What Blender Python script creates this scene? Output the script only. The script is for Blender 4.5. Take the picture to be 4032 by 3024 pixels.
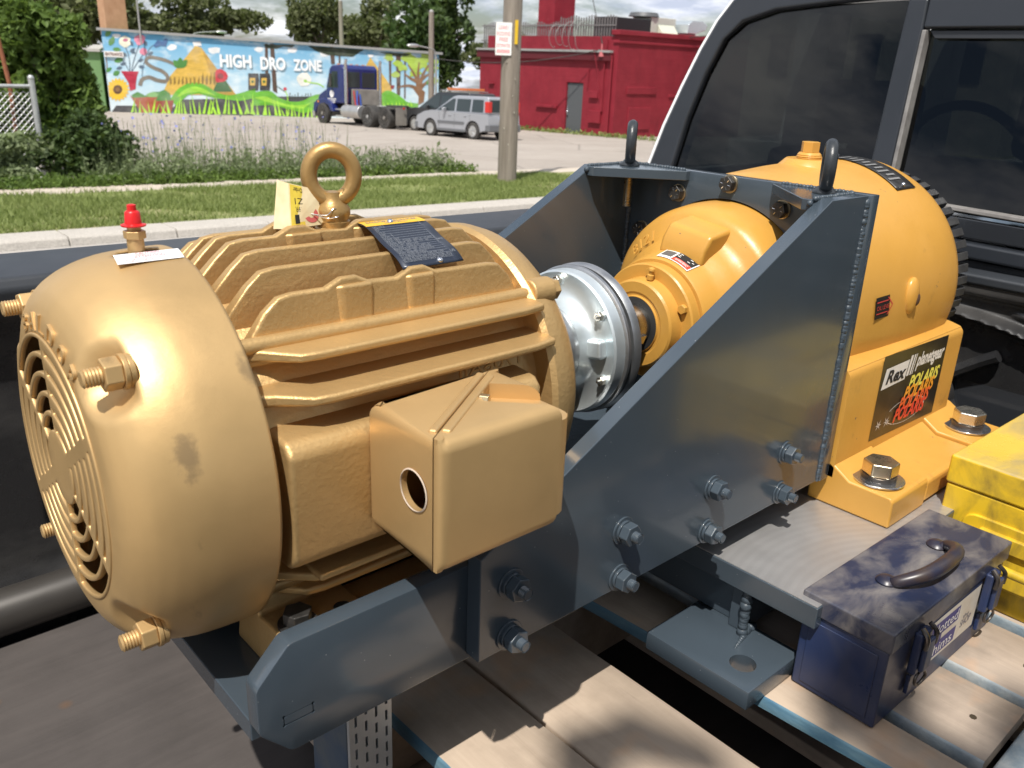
import bpy, bmesh, math, random
from mathutils import Vector, Matrix
from math import sin, cos, pi, radians, sqrt, atan2, hypot

scene = bpy.context.scene
col = scene.collection
for o in list(bpy.data.objects):
    bpy.data.objects.remove(o)

# ------------------------------------------------------------------ camera
cam_d = bpy.data.cameras.new('camera')
cam = bpy.data.objects.new('camera', cam_d)
col.objects.link(cam)
CP = Vector((-0.2466, -0.6724, 0.3067))
YAW, PITCH, ROLL = 0.7412, 0.3595, 0.0388
fwd = Vector((sin(YAW) * cos(PITCH), cos(YAW) * cos(PITCH), -sin(PITCH)))
rgt = Vector((cos(YAW), -sin(YAW), 0))
upv = rgt.cross(fwd)
r2 = rgt * cos(ROLL) + upv * sin(ROLL)
u2 = upv * cos(ROLL) - rgt * sin(ROLL)
cam.matrix_world = Matrix(((r2.x, u2.x, -fwd.x, CP.x), (r2.y, u2.y, -fwd.y, CP.y),
                           (r2.z, u2.z, -fwd.z, CP.z), (0, 0, 0, 1)))
cam_d.sensor_width = 36.0
cam_d.lens = 29.95
cam_d.clip_start = 0.02
cam_d.clip_end = 3000
cam_d.dof.use_dof = True
cam_d.dof.focus_distance = 0.95
cam_d.dof.aperture_fstop = 13.0
scene.camera = cam

# ------------------------------------------------------------------ light
SUN_DIR = Vector((0.47, 0.30, -1.0)).normalized()        # the way the light travels
EL = math.asin(-SUN_DIR.z)
sun_d = bpy.data.lights.new('sun', 'SUN')
sun_d.energy = 5.0
sun_d.angle = radians(0.53)
sun_d.color = (1.0, 0.955, 0.88)
sun = bpy.data.objects.new('sun', sun_d)
sun.rotation_euler = SUN_DIR.to_track_quat('-Z', 'Y').to_euler()
sun.location = (-3, -2, 8)
col.objects.link(sun)

world = bpy.data.worlds.new('World')
scene.world = world
world.use_nodes = True
wt = world.node_tree
wt.nodes.clear()
wn = wt.nodes.new
out = wn('ShaderNodeOutputWorld')
bg = wn('ShaderNodeBackground')
bg.inputs['Strength'].default_value = 0.07
sky = wn('ShaderNodeTexSky')
sky.sky_type = 'NISHITA'
sky.sun_disc = False
sky.sun_elevation = EL
sky.sun_rotation = atan2(-SUN_DIR.x, -SUN_DIR.y)
sky.air_density = 1.0
sky.dust_density = 1.0
sky.ozone_density = 1.2
tc = wn('ShaderNodeTexCoord')
# broken cumulus over the whole sky: noise on the view direction, flattened towards the horizon
sep = wn('ShaderNodeSeparateXYZ')
mx = wn('ShaderNodeMath'); mx.operation = 'ADD'; mx.inputs[1].default_value = 0.22
dvx = wn('ShaderNodeMath'); dvx.operation = 'DIVIDE'
dvy = wn('ShaderNodeMath'); dvy.operation = 'DIVIDE'
cmb = wn('ShaderNodeCombineXYZ')
ab = wn('ShaderNodeMath'); ab.operation = 'ABSOLUTE'
wt.links.new(tc.outputs['Generated'], sep.inputs[0])
wt.links.new(sep.outputs['Z'], ab.inputs[0])
wt.links.new(ab.outputs[0], mx.inputs[0])
wt.links.new(sep.outputs['X'], dvx.inputs[0]); wt.links.new(mx.outputs[0], dvx.inputs[1])
wt.links.new(sep.outputs['Y'], dvy.inputs[0]); wt.links.new(mx.outputs[0], dvy.inputs[1])
wt.links.new(dvx.outputs[0], cmb.inputs[0]); wt.links.new(dvy.outputs[0], cmb.inputs[1])
nz = wn('ShaderNodeTexNoise'); nz.inputs['Scale'].default_value = 1.7
nz.inputs['Detail'].default_value = 9; nz.inputs['Roughness'].default_value = 0.6
nz.inputs['Distortion'].default_value = 0.25
wt.links.new(cmb.outputs[0], nz.inputs['Vector'])
cr = wn('ShaderNodeValToRGB')
cr.color_ramp.elements[0].position = 0.42; cr.color_ramp.elements[0].color = (0, 0, 0, 1)
cr.color_ramp.elements[1].position = 0.58; cr.color_ramp.elements[1].color = (1, 1, 1, 1)
wt.links.new(nz.outputs['Fac'], cr.inputs[0])
nz2 = wn('ShaderNodeTexNoise'); nz2.inputs['Scale'].default_value = 3.1
nz2.inputs['Detail'].default_value = 7; nz2.inputs['Roughness'].default_value = 0.6
wt.links.new(cmb.outputs[0], nz2.inputs['Vector'])
cr2 = wn('ShaderNodeValToRGB')
cr2.color_ramp.elements[0].position = 0.36; cr2.color_ramp.elements[0].color = (8.0, 8.8, 10.8, 1)
cr2.color_ramp.elements[1].position = 0.62; cr2.color_ramp.elements[1].color = (17.0, 17.0, 17.2, 1)
wt.links.new(nz2.outputs['Fac'], cr2.inputs[0])
mixw = wn('ShaderNodeMix'); mixw.data_type = 'RGBA'
wt.links.new(cr.outputs[0], mixw.inputs[0])
wt.links.new(sky.outputs[0], mixw.inputs[6]); wt.links.new(cr2.outputs[0], mixw.inputs[7])
wt.links.new(mixw.outputs[2], bg.inputs['Color'])
wt.links.new(bg.outputs[0], out.inputs['Surface'])

vs = scene.view_settings
scene.display_settings.display_device = 'sRGB'
vs.view_transform = 'Standard'
vs.look = 'None'
vs.exposure = 0.2
vs.gamma = 1.0
vs.use_curve_mapping = False
scene.render.engine = 'CYCLES'

# ------------------------------------------------------------------ helpers
RND = random.Random(7)

def tag(o, label=None, cat=None, group=None, kind=None):
    if label: o['label'] = label
    if cat: o['category'] = cat
    if group: o['group'] = group
    if kind: o['kind'] = kind
    return o

def thing(name, loc, label, cat, group=None):
    e = bpy.data.objects.new(name, None)
    e.location = loc
    e.empty_display_size = 0.05
    col.objects.link(e)
    return tag(e, label, cat, group)

def adopt(o, parent):
    o.parent = parent
    if parent.type == 'EMPTY':
        o.matrix_parent_inverse = Matrix.Translation(-Vector(parent.location))

class MB:
    """collects vertices and faces; build() links them as one mesh object"""
    def __init__(s):
        s.v = []; s.f = []
    def add(s, vs_, fs, M=None):
        b = len(s.v)
        if M is not None:
            vs_ = [M @ Vector(p) for p in vs_]
        s.v.extend(tuple(p) for p in vs_)
        s.f.extend(tuple(i + b for i in f) for f in fs)
        return s
    def box(s, x0, x1, y0, y1, z0, z1, M=None):
        v = [(x0, y0, z0), (x1, y0, z0), (x1, y1, z0), (x0, y1, z0), (x0, y0, z1), (x1, y0, z1), (x1, y1, z1), (x0, y1, z1)]
        return s.add(v, [(0, 3, 2, 1), (4, 5, 6, 7), (0, 1, 5, 4), (1, 2, 6, 5), (2, 3, 7, 6), (3, 0, 4, 7)], M)
    def prism(s, poly, ax, a, b, M=None):
        n = len(poly)
        def P(p, w):
            return (w, p[0], p[1]) if ax == 'x' else ((p[0], w, p[1]) if ax == 'y' else (p[0], p[1], w))
        v = [P(p, a) for p in poly] + [P(p, b) for p in poly]
        f = [tuple(range(n)), tuple(range(2 * n - 1, n - 1, -1))]
        f += [(i, i + n, (i + 1) % n + n, (i + 1) % n) for i in range(n)]
        return s.add(v, f, M)
    def cyl(s, p0, p1, r0, r1=None, n=24, caps=True, rot=0.0):
        r1 = r0 if r1 is None else r1
        p0, p1 = Vector(p0), Vector(p1)
        d = (p1 - p0).normalized()
        a = Vector((0, 0, 1)) if abs(d.z) < .9 else Vector((1, 0, 0))
        u = d.cross(a).normalized(); w = d.cross(u)
        v = []
        for p, r in ((p0, r0), (p1, r1)):
            for i in range(n):
                t = 2 * pi * i / n + rot
                v.append(p + u * (r * cos(t)) + w * (r * sin(t)))
        f = [(i, (i + 1) % n, (i + 1) % n + n, i + n) for i in range(n)]
        if caps: f += [tuple(range(n - 1, -1, -1)), tuple(range(n, 2 * n))]
        return s.add(v, f)
    def hexa(s, p0, p1, af, rot=0.0):
        return s.cyl(p0, p1, af / sqrt(3), n=6, rot=rot)
    def lathe(s, prof, n=64, p0=(0, 0, 0), d=(1, 0, 0), close=False, rot=0.0):
        """prof: (distance along axis, radius)"""
        p0 = Vector(p0); d = Vector(d).normalized()
        a = Vector((0, 0, 1)) if abs(d.z) < .9 else Vector((1, 0, 0))
        u = a.cross(d).normalized(); w = d.cross(u)
        m = len(prof); v = []
        for x, r in prof:
            for i in range(n):
                t = 2 * pi * i / n + rot
                v.append(p0 + d * x + u * (r * cos(t)) + w * (r * sin(t)))
        f = []
        for j in range(m - 1 if not close else m):
            for i in range(n):
                k = (i + 1) % n; j2 = (j + 1) % m
                f.append((j * n + i, j * n + k, j2 * n + k, j2 * n + i))
        if not close:
            if prof[0][1] > 1e-6: f.append(tuple(range(n - 1, -1, -1)))
            if prof[-1][1] > 1e-6: f.append(tuple(range((m - 1) * n, m * n)))
        return s.add(v, f)
    def tube(s, path, r, n=8, caps=True, closed=False):
        P = [Vector(p) for p in path]; m = len(P)
        rs = r if isinstance(r, (list, tuple)) else [r] * m
        v = []; prev = None
        for i, p in enumerate(P):
            if closed: d = P[(i + 1) % m] - P[i - 1]
            else: d = P[min(i + 1, m - 1)] - P[max(i - 1, 0)]
            d = d.normalized()
            if prev is None:
                a = Vector((0, 0, 1)) if abs(d.z) < .9 else Vector((1, 0, 0))
                u = d.cross(a).normalized()
            else:
                u = (prev - d * prev.dot(d)).normalized()
            prev = u; w = d.cross(u)
            for k in range(n):
                t = 2 * pi * k / n
                v.append(p + u * (rs[i] * cos(t)) + w * (rs[i] * sin(t)))
        f = []
        for i in range(m if closed else m - 1):
            for k in range(n):
                k2 = (k + 1) % n; i2 = (i + 1) % m
                f.append((i * n + k, i * n + k2, i2 * n + k2, i2 * n + k))
        if caps and not closed:
            f += [tuple(range(n - 1, -1, -1)), tuple(range((m - 1) * n, m * n))]
        return s.add(v, f)
    def ball(s, c, r, n=16, m=10, sc=(1, 1, 1)):
        v = [(c[0], c[1], c[2] + r * sc[2])]
        for j in range(1, m):
            p = pi * j / m
            for i in range(n):
                t = 2 * pi * i / n
                v.append((c[0] + r * sc[0] * sin(p) * cos(t), c[1] + r * sc[1] * sin(p) * sin(t), c[2] + r * sc[2] * cos(p)))
        v.append((c[0], c[1], c[2] - r * sc[2]))
        f = [(0, 1 + i, 1 + (i + 1) % n) for i in range(n)]
        for j in range(m - 2):
            for i in range(n):
                a = 1 + j * n
                f.append((a + i, a + n + i, a + n + (i + 1) % n, a + (i + 1) % n))
        L = len(v) - 1; a = 1 + (m - 2) * n
        f += [(a + i, L, a + (i + 1) % n) for i in range(n)]
        return s.add(v, f)
    def mesh(s, name, smooth=True, ang=38, recalc=True):
        me = bpy.data.meshes.new(name)
        me.from_pydata(s.v, [], s.f)
        if recalc:
            b = bmesh.new(); b.from_mesh(me)
            bmesh.ops.recalc_face_normals(b, faces=b.faces)
            b.to_mesh(me); b.free()
        if smooth:
            me.polygons.foreach_set('use_smooth', [True] * len(me.polygons))
            me.set_sharp_from_angle(angle=radians(ang))
        me.update()
        return me
    def build(s, name, mat, parent=None, bevel=0, seg=2, smooth=True, ang=38, recalc=True, label=None, cat=None, group=None, kind=None):
        me = s.mesh(name, smooth, ang, recalc)
        return link(name, me, mat, parent, bevel, seg, label, cat, group, kind)

def link(name, me, mat, parent=None, bevel=0, seg=2, label=None, cat=None, group=None, kind=None):
    o = bpy.data.objects.new(name, me)
    if mat is not None and not me.materials: me.materials.append(mat)
    col.objects.link(o)
    if parent is not None: adopt(o, parent)
    if bevel:
        m = o.modifiers.new('edge', 'BEVEL')
        m.width = bevel; m.segments = seg; m.limit_method = 'ANGLE'; m.angle_limit = radians(35)
        m.harden_normals = True
    return tag(o, label, cat, group, kind)

def bool_mesh(base, cutters, op='DIFFERENCE', bevel=0, seg=2, ang=35):
    """base and cutters are MB; returns a new mesh"""
    ob = bpy.data.objects.new('tmp', base.mesh('tmp', smooth=False)); col.objects.link(ob)
    if bevel:
        m = ob.modifiers.new('b', 'BEVEL'); m.width = bevel; m.segments = seg; m.limit_method = 'ANGLE'; m.angle_limit = radians(ang)
    cs = []
    for c in cutters:
        co = bpy.data.objects.new('tmpc', c.mesh('tmpc', smooth=False)); col.objects.link(co); cs.append(co)
        m = ob.modifiers.new('c', 'BOOLEAN'); m.operation = op; m.solver = 'EXACT'; m.object = co
    bpy.context.view_layer.update()
    dg = bpy.context.evaluated_depsgraph_get()
    me = bpy.data.meshes.new_from_object(ob.evaluated_get(dg))
    if len(me.vertices) < 8:                       # exact solver gave up: take the fast one
        for m in ob.modifiers:
            if m.type == 'BOOLEAN': m.solver = 'FAST'
        bpy.context.view_layer.update()
        dg = bpy.context.evaluated_depsgraph_get()
        me = bpy.data.meshes.new_from_object(ob.evaluated_get(dg))
    for o in [ob] + cs:
        bpy.data.objects.remove(o)
    me.polygons.foreach_set('use_smooth', [True] * len(me.polygons))
    me.set_sharp_from_angle(angle=radians(38))
    return me

def smooth_path(pts, k=6):
    o = []; n = len(pts); pts = [Vector(p) for p in pts]
    for i in range(n - 1):
        p0 = pts[max(0, i - 1)]; p1 = pts[i]; p2 = pts[i + 1]; p3 = pts[min(n - 1, i + 2)]
        for j in range(k):
            t = j / k
            o.append(.5 * ((2 * p1) + (-p0 + p2) * t + (2 * p0 - 5 * p1 + 4 * p2 - p3) * t * t + (-p0 + 3 * p1 - 3 * p2 + p3) * t ** 3))
    o.append(pts[-1])
    return o

# lettering: flat letter outlines from the built-in font, cached as (verts, faces), all made in one go
TXT = {}
def prepare_text(strings):
    obs = []
    for s_ in strings:
        cu = bpy.data.curves.new('t', 'FONT'); cu.body = s_; cu.size = 1.0; cu.resolution_u = 3; cu.offset = .034 if s_ in ('HIGH', 'DRO', 'ZONE', 'ENTRANCE', 'POLARIS', 'planetgear', 'Rex') else 0.0
        ob = bpy.data.objects.new('t', cu); col.objects.link(ob); obs.append((s_, ob))
    bpy.context.view_layer.update()
    dg = bpy.context.evaluated_depsgraph_get()
    for s_, ob in obs:
        me = bpy.data.meshes.new_from_object(ob.evaluated_get(dg))
        v = [tuple(p.co) for p in me.vertices]; f = [tuple(p.vertices) for p in me.polygons]
        if v:
            x0 = min(p[0] for p in v); x1 = max(p[0] for p in v); y0 = min(p[1] for p in v); y1 = max(p[1] for p in v)
        else: x0 = x1 = y0 = y1 = 0
        TXT[s_] = (v, f, x0, x1, y0, y1)
        bpy.data.meshes.remove(me)
        cu = ob.data; bpy.data.objects.remove(ob); bpy.data.curves.remove(cu)

def text_fit(mb, s_, fn, u0, u1, v0, v1, shear=0.0, thick=0.0):
    """lay string s_ into the rectangle u0..u1, v0..v1 of a surface; fn(u, v, h) gives the point, h = height above it"""
    v, f, x0, x1, y0, y1 = TXT[s_]
    if not v: return
    pts = []
    for p in v:
        a = (p[0] - x0) / (x1 - x0); b = (p[1] - y0) / max(1e-6, y1 - y0)
        pts.append((u0 + a * (u1 - u0) + shear * b, v0 + b * (v1 - v0)))
    n = len(v)
    if thick <= 0:
        mb.add([fn(u, w, 0) for u, w in pts], f)
        return
    edges = {}
    for q in f:
        for i in range(len(q)):
            a, b = q[i], q[(i + 1) % len(q)]
            edges[(a, b)] = edges.get((a, b), 0) + 1
    fs = list(f) + []
    top = [fn(u, w, thick) for u, w in pts]; bot = [fn(u, w, 0) for u, w in pts]
    side = [(a, b, b + n, a + n) for (a, b) in edges if (b, a) not in edges]
    mb.add(top + bot, fs + side)

prepare_text(['B', 'A', 'L', 'D', 'O', 'R', 'HIGH', 'DRO', 'ZONE', 'ENTRANCE', 'BALDOR - RELIANCER', 'Super-E Motor', 'planetgear', 'POLARIS',
              'Rex', 'OIL LEVEL', 'WARNING', 'CAUTION', 'ATTENTION', 'Slotted', 'Shims', 'SHOP', 'the', 'Order', 'Z1', '09R', '1', 'LEAK?', 'ROOFING',
              'FREE', 'ESTIMATES', 'G&', 'CAT.NO.', 'SPEC.', 'HP', 'VOLTS', 'AMPS', 'R.P.M.', 'FRAME  256T', 'SER.F.  1.15   CODE   DES  A   CLASS  F',
              'NEMA  NOM. EFF.  93   P.F.  84', 'RATING  40C  AMB-CONT', 'CC  010A   USABLE AT 208V 57', 'BEARINGS DE 6309   ODE 6208',
              'ENCL  TEFC   SN  Z1705101472', 'VPWM  INVERTER  READY', 'CT 6-60 HZ 10:1  VT 3-60 HZ 1200', 'USABLE AT 50HZ 20HP 190/380V 56/28A  SF1.0',
              'BALDOR ELECTRIC CO. FT.SMITH AR. MFG IN U.S.A.', 'NEMA', '1706AII', '8121', 'R', 'US',
              'LIFTING MEANS FOR MOTOR ONLY', 'LES ANNEAUX DE LEVAGE SONT SEULEMENT', 'DESTINES A LA MANUTENTION DU MOTEUR', 'SKF', '2012'])

# ------------------------------------------------------------------ materials
def nodes_of(name):
    m = bpy.data.materials.new(name); m.use_nodes = True
    t = m.node_tree
    b = t.nodes['Principled BSDF']
    return m, t, b

def srgb(r, g, b):
    f = lambda c: (c / 255 / 12.92) if c / 255 <= 0.04045 else ((c / 255 + 0.055) / 1.055) ** 2.4
    return (f(r), f(g), f(b))

def tex_coord(t, scale=(1, 1, 1), rot=(0, 0, 0), kind='Object'):
    c_ = t.nodes.new('ShaderNodeTexCoord'); mp = t.nodes.new('ShaderNodeMapping')
    mp.inputs['Scale'].default_value = scale; mp.inputs['Rotation'].default_value = rot
    t.links.new(c_.outputs[kind], mp.inputs['Vector'])
    return mp.outputs[0]

def noise_node(t, vec, scale, detail=6, rough=.6, dist=0):
    n = t.nodes.new('ShaderNodeTexNoise')
    n.inputs['Scale'].default_value = scale; n.inputs['Detail'].default_value = detail
    n.inputs['Roughness'].default_value = rough; n.inputs['Distortion'].default_value = dist
    if vec is not None: t.links.new(vec, n.inputs['Vector'])
    return n.outputs['Fac']

def ramp(t, fac, stops):
    r = t.nodes.new('ShaderNodeValToRGB'); e = r.color_ramp.elements
    while len(e) < len(stops): e.new(.5)
    for i, (p, c_) in enumerate(stops):
        e[i].position = p
        e[i].color = (c_, c_, c_, 1) if isinstance(c_, (int, float)) else (c_[0], c_[1], c_[2], 1)
    t.links.new(fac, r.inputs[0])
    return r.outputs[0]

def mixc(t, fac, a, b, blend='MIX'):
    m = t.nodes.new('ShaderNodeMix'); m.data_type = 'RGBA'; m.blend_type = blend
    for sock, v in ((0, fac), (6, a), (7, b)):
        if hasattr(v, 'is_output'): t.links.new(v, m.inputs[sock])
        elif sock == 0: m.inputs[0].default_value = v
        else: m.inputs[sock].default_value = (v[0], v[1], v[2], 1)
    return m.outputs[2]

def bump(t, b, height, strength, dist=0.001, prev=None):
    n = t.nodes.new('ShaderNodeBump')
    n.inputs['Strength'].default_value = strength; n.inputs['Distance'].default_value = dist
    t.links.new(height, n.inputs['Height'])
    if prev is not None: t.links.new(prev, n.inputs['Normal'])
    if b is not None: t.links.new(n.outputs[0], b.inputs['Normal'])
    return n.outputs[0]

def pm(name, c1, rough=.5, metal=0., c2=None, vs_=6., lo=.35, hi=.65, bs=0., bstr=.3, bdist=.001, coat=0., coat_r=.1, spec=.5, rvar=0., aniso=(1, 1, 1)):
    m, t, b = nodes_of(name)
    b.inputs['Roughness'].default_value = rough; b.inputs['Metallic'].default_value = metal
    b.inputs['Specular IOR Level'].default_value = spec
    b.inputs['Coat Weight'].default_value = coat; b.inputs['Coat Roughness'].default_value = coat_r
    b.inputs['Base Color'].default_value = (*c1, 1)
    v = tex_coord(t, aniso)
    if c2 is not None:
        n = noise_node(t, v, vs_)
        t.links.new(ramp(t, n, [(lo, c1), (hi, c2)]), b.inputs['Base Color'])
    if rvar:
        n = noise_node(t, v, vs_ * 1.7, 5)
        t.links.new(ramp(t, n, [(.3, max(0, rough - rvar)), (.7, min(1, rough + rvar))]), b.inputs['Roughness'])
    if bs:
        bump(t, b, noise_node(t, v, bs, 4), bstr, bdist)
    return m

def _inv(t, sock, lo=1.5, hi=2.3, amount=.55):
    mr_ = t.nodes.new('ShaderNodeMapRange'); mr_.inputs['From Min'].default_value = lo; mr_.inputs['From Max'].default_value = hi
    mr_.inputs['To Min'].default_value = amount; mr_.inputs['To Max'].default_value = 0.; mr_.interpolation_type = 'SMOOTHSTEP'
    t.links.new(sock, mr_.inputs['Value'])
    return mr_.outputs[0]
M = {}
# gold enamel on cast iron / sheet steel
def gold(name, stip, stipscale, c1, smudge=True):
    m, t, b = nodes_of(name)
    v = tex_coord(t)
    n = noise_node(t, v, 9, 5)
    base = ramp(t, n, [(.3, c1), (.7, tuple(x * 1.12 for x in c1))])
    if smudge:
        s1 = noise_node(t, tex_coord(t, (1.3, 1.3, .6)), 13, 6, .62, .4)
        fac = ramp(t, s1, [(.66, 0.), (.73, .5)])
        base = mixc(t, fac, base, (.17, .115, .06))
        # one rubbed stain and a scuff on the side of the cover
        for cpos, csc in (((-.058, -.151, .055), (120, 60, 46)), ((.0, -.128, .095), (110, 60, 80)), ((-.09, -.10, .05), (150, 90, 80))):
            tcn = t.nodes.new('ShaderNodeTexCoord'); vm = t.nodes.new('ShaderNodeVectorMath'); vm.operation = 'SUBTRACT'; vm.inputs[1].default_value = cpos
            vmm = t.nodes.new('ShaderNodeVectorMath'); vmm.operation = 'MULTIPLY'; vmm.inputs[1].default_value = csc
            vl = t.nodes.new('ShaderNodeVectorMath'); vl.operation = 'LENGTH'
            t.links.new(tcn.outputs['Object'], vm.inputs[0]); t.links.new(vm.outputs[0], vmm.inputs[0]); t.links.new(vmm.outputs[0], vl.inputs[0])
            ad = t.nodes.new('ShaderNodeMath'); ad.operation = 'MULTIPLY_ADD'; ad.inputs[1].default_value = 2.2
            t.links.new(noise_node(t, v, 90, 5), ad.inputs[0]); t.links.new(vl.outputs['Value'], ad.inputs[2])
            base = mixc(t, _inv(t, ad.outputs[0]), base, (.16, .115, .07))
    t.links.new(base, b.inputs['Base Color'])
    b.inputs['Metallic'].default_value = .55
    b.inputs['Roughness'].default_value = .4
    t.links.new(ramp(t, noise_node(t, v, 25, 5), [(.3, .38), (.7, .5)]), b.inputs['Roughness'])
    n1 = bump(t, None, noise_node(t, v, stipscale, 3), stip, .0012)
    bump(t, b, noise_node(t, v, 1900, 2), .10, .0006, n1)
    return m
GC = (.535, .355, .160)
M['gold'] = gold('gold_enamel_sheet', .12, 120, GC)
M['gold_cast'] = gold('gold_enamel_cast', .5, 210, (.52, .34, .145), False)
M['steelblue'] = None
def blue_paint():
    m, t, b = nodes_of('slate_blue_enamel')
    v = tex_coord(t)
    pb = ramp(t, noise_node(t, v, 5, 4), [(.3, (.045, .060, .076)), (.7, (.055, .073, .092))])
    vo = t.nodes.new('ShaderNodeTexVoronoi'); vo.inputs['Scale'].default_value = 75; t.links.new(v, vo.inputs['Vector'])
    speck = ramp(t, vo.outputs['Distance'], [(.025, .5), (.045, 0.)])
    scr = ramp(t, noise_node(t, tex_coord(t, (3, 3, 40), (0, .5, 0)), 6, 5, .7), [(.71, 0.), (.75, .25)])
    pb = mixc(t, scr, mixc(t, speck, pb, (.42, .42, .42)), (.16, .18, .20))
    t.links.new(pb, b.inputs['Base Color'])
    t.links.new(ramp(t, noise_node(t, v, 11, 5), [(.3, .17), (.7, .26)]), b.inputs['Roughness'])
    b.inputs['Specular IOR Level'].default_value = .55
    b.inputs['Coat Weight'].default_value = .35; b.inputs['Coat Roughness'].default_value = .09
    n1 = bump(t, None, noise_node(t, v, 60, 3), .06, .0008)
    bump(t, b, noise_node(t, v, 700, 2), .05, .0004, n1)
    return m
M['steelblue'] = blue_paint()
def gear_paint():
    m, t, b = nodes_of('amber_enamel')
    v = tex_coord(t)
    base = ramp(t, noise_node(t, v, 7, 5), [(.3, (.53, .275, .050)), (.7, (.60, .315, .065))])
    grime = ramp(t, noise_node(t, v, 17, 8, .68, .3), [(.62, 0.), (.72, .45)])
    base = mixc(t, grime, base, (.30, .17, .05))
    chip = ramp(t, noise_node(t, tex_coord(t, (1, 1, 1.6)), 46, 6, .62), [(.705, 0.), (.715, 1.)])
    base = mixc(t, chip, base, (.11, .085, .075))
    t.links.new(base, b.inputs['Base Color'])
    b.inputs['Roughness'].default_value = .34
    t.links.new(ramp(t, noise_node(t, v, 20, 4), [(.3, .28), (.7, .42)]), b.inputs['Roughness'])
    n1 = bump(t, None, noise_node(t, v, 90, 4), .2, .0015)
    bump(t, b, noise_node(t, v, 500, 2), .08, .0005, n1)
    return m
M['amber'] = gear_paint()
M['zinc'] = pm('zinc_plate', (.66, .73, .76), .40, .75, (.74, .80, .82), 14, rvar=.08, bs=300, bstr=.05, bdist=.0005)
M['iron_ring'] = pm('dull_cast_ring', (.42, .43, .44), .36, .9, (.5, .51, .52), 30, rvar=.06, bs=420, bstr=.15, bdist=.0006)
M['dark_steel'] = pm('dark_oiled_steel', (.10, .088, .08), .34, .85, (.17, .15, .135), 22, rvar=.1)
M['bright_steel'] = pm('turned_steel', (.45, .44, .42), .22, 1., (.56, .54, .5), 30, rvar=.08)
M['black_oxide'] = pm('black_oxide_bolt', (.035, .034, .033), .42, .55, (.08, .075, .07), 60, rvar=.1, spec=.4)
M['yellow_zinc'] = pm('yellow_zinc_bolt', (.56, .46, .30), .3, .95, (.66, .56, .40), 40, rvar=.08)
M['pale_zinc'] = pm('clear_zinc_bolt', (.62, .60, .54), .28, .95, (.72, .70, .63), 40, rvar=.08)
M['washer'] = pm('zinc_washer', (.6, .63, .68), .2, .95, (.7, .72, .76), 50, rvar=.08)
M['blackpaint'] = pm('black_eye_paint', (.022, .026, .030), .33, 0, (.035, .04, .046), 40, bs=380, bstr=.3, bdist=.001, spec=.5)
M['redplastic'] = pm('red_plastic', (.62, .012, .014), .35, 0, spec=.5)
M['rubber'] = pm('black_rubber', (.02, .02, .021), .6, 0, (.03, .03, .03), 20)
M['fanblack'] = pm('black_fan_casting', (.03, .03, .032), .48, .1, (.05, .05, .05), 30, bs=200, bstr=.3)
M['void'] = pm('unlit_interior', (.012, .012, .012), .8)

def machined():
    m, t, b = nodes_of('fly_cut_steel')
    v = tex_coord(t)
    c_ = t.nodes.new('ShaderNodeTexCoord'); mp = t.nodes.new('ShaderNodeMapping')
    mp.inputs['Location'].default_value = (-.62, .47, 0)
    t.links.new(c_.outputs['Object'], mp.inputs['Vector'])
    w = t.nodes.new('ShaderNodeTexWave'); w.wave_type = 'RINGS'; w.rings_direction = 'Z'
    w.inputs['Scale'].default_value = 26; w.inputs['Distortion'].default_value = .6; w.inputs['Detail'].default_value = 2
    t.links.new(mp.outputs[0], w.inputs['Vector'])
    w2 = t.nodes.new('ShaderNodeTexWave'); w2.wave_type = 'RINGS'; w2.rings_direction = 'Z'
    w2.inputs['Scale'].default_value = 170; w2.inputs['Distortion'].default_value = 1.; w2.inputs['Detail'].default_value = 2
    t.links.new(mp.outputs[0], w2.inputs['Vector'])
    base = ramp(t, w.outputs['Fac'], [(.2, (.50, .49, .485)), (.8, (.53, .52, .515))])
    base = mixc(t, ramp(t, noise_node(t, v, 9, 6), [(.4, 0.), (.7, .35)]), base, (.40, .385, .38))
    t.links.new(base, b.inputs['Base Color'])
    b.inputs['Metallic'].default_value = .7
    t.links.new(ramp(t, noise_node(t, v, 30, 5), [(.3, .38), (.7, .5)]), b.inputs['Roughness'])
    n1 = bump(t, None, w2.outputs['Fac'], .12, .0004)
    bump(t, b, w.outputs['Fac'], .07, .0004, n1)
    return m
M['machined'] = machined()

def wood(name, light, dark, grain_axis, grime=.5, scale=1., warmth=.35):
    m, t, b = nodes_of(name)
    sc = {'x': (1.2, 14, 14), 'y': (14, 1.2, 14)}[grain_axis]
    v = tex_coord(t, tuple(s_ * scale for s_ in sc))
    g = noise_node(t, v, 5, 8, .65, .6)
    base = ramp(t, g, [(.2, dark), (.75, light)])
    v2 = tex_coord(t)
    blot = ramp(t, noise_node(t, v2, 7, 6), [(.46, 0.), (.7, grime)])
    base = mixc(t, blot, base, tuple(x * .42 for x in dark))
    kn = t.nodes.new('ShaderNodeTexVoronoi'); kn.inputs['Scale'].default_value = 7; t.links.new(v2, kn.inputs['Vector'])
    kf = ramp(t, kn.outputs['Distance'], [(.02, .8), (.09, 0.)])
    base = mixc(t, kf, base, (.13, .07, .035))
    warm = ramp(t, noise_node(t, v2, 9, 3), [(.55, 0.), (.68, warmth)])
    base = mixc(t, warm, base, (.62, .34, .17))
    t.links.new(base, b.inputs['Base Color'])
    b.inputs['Roughness'].default_value = .78
    b.inputs['Specular IOR Level'].default_value = .25
    bump(t, b, g, .35, .002)
    return m
M['board'] = wood('weathered_pine', (.47, .375, .29), (.375, .295, .225), 'y', .5)
M['board2'] = wood('grey_pine', (.40, .325, .26), (.29, .235, .19), 'y', .6)
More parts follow.
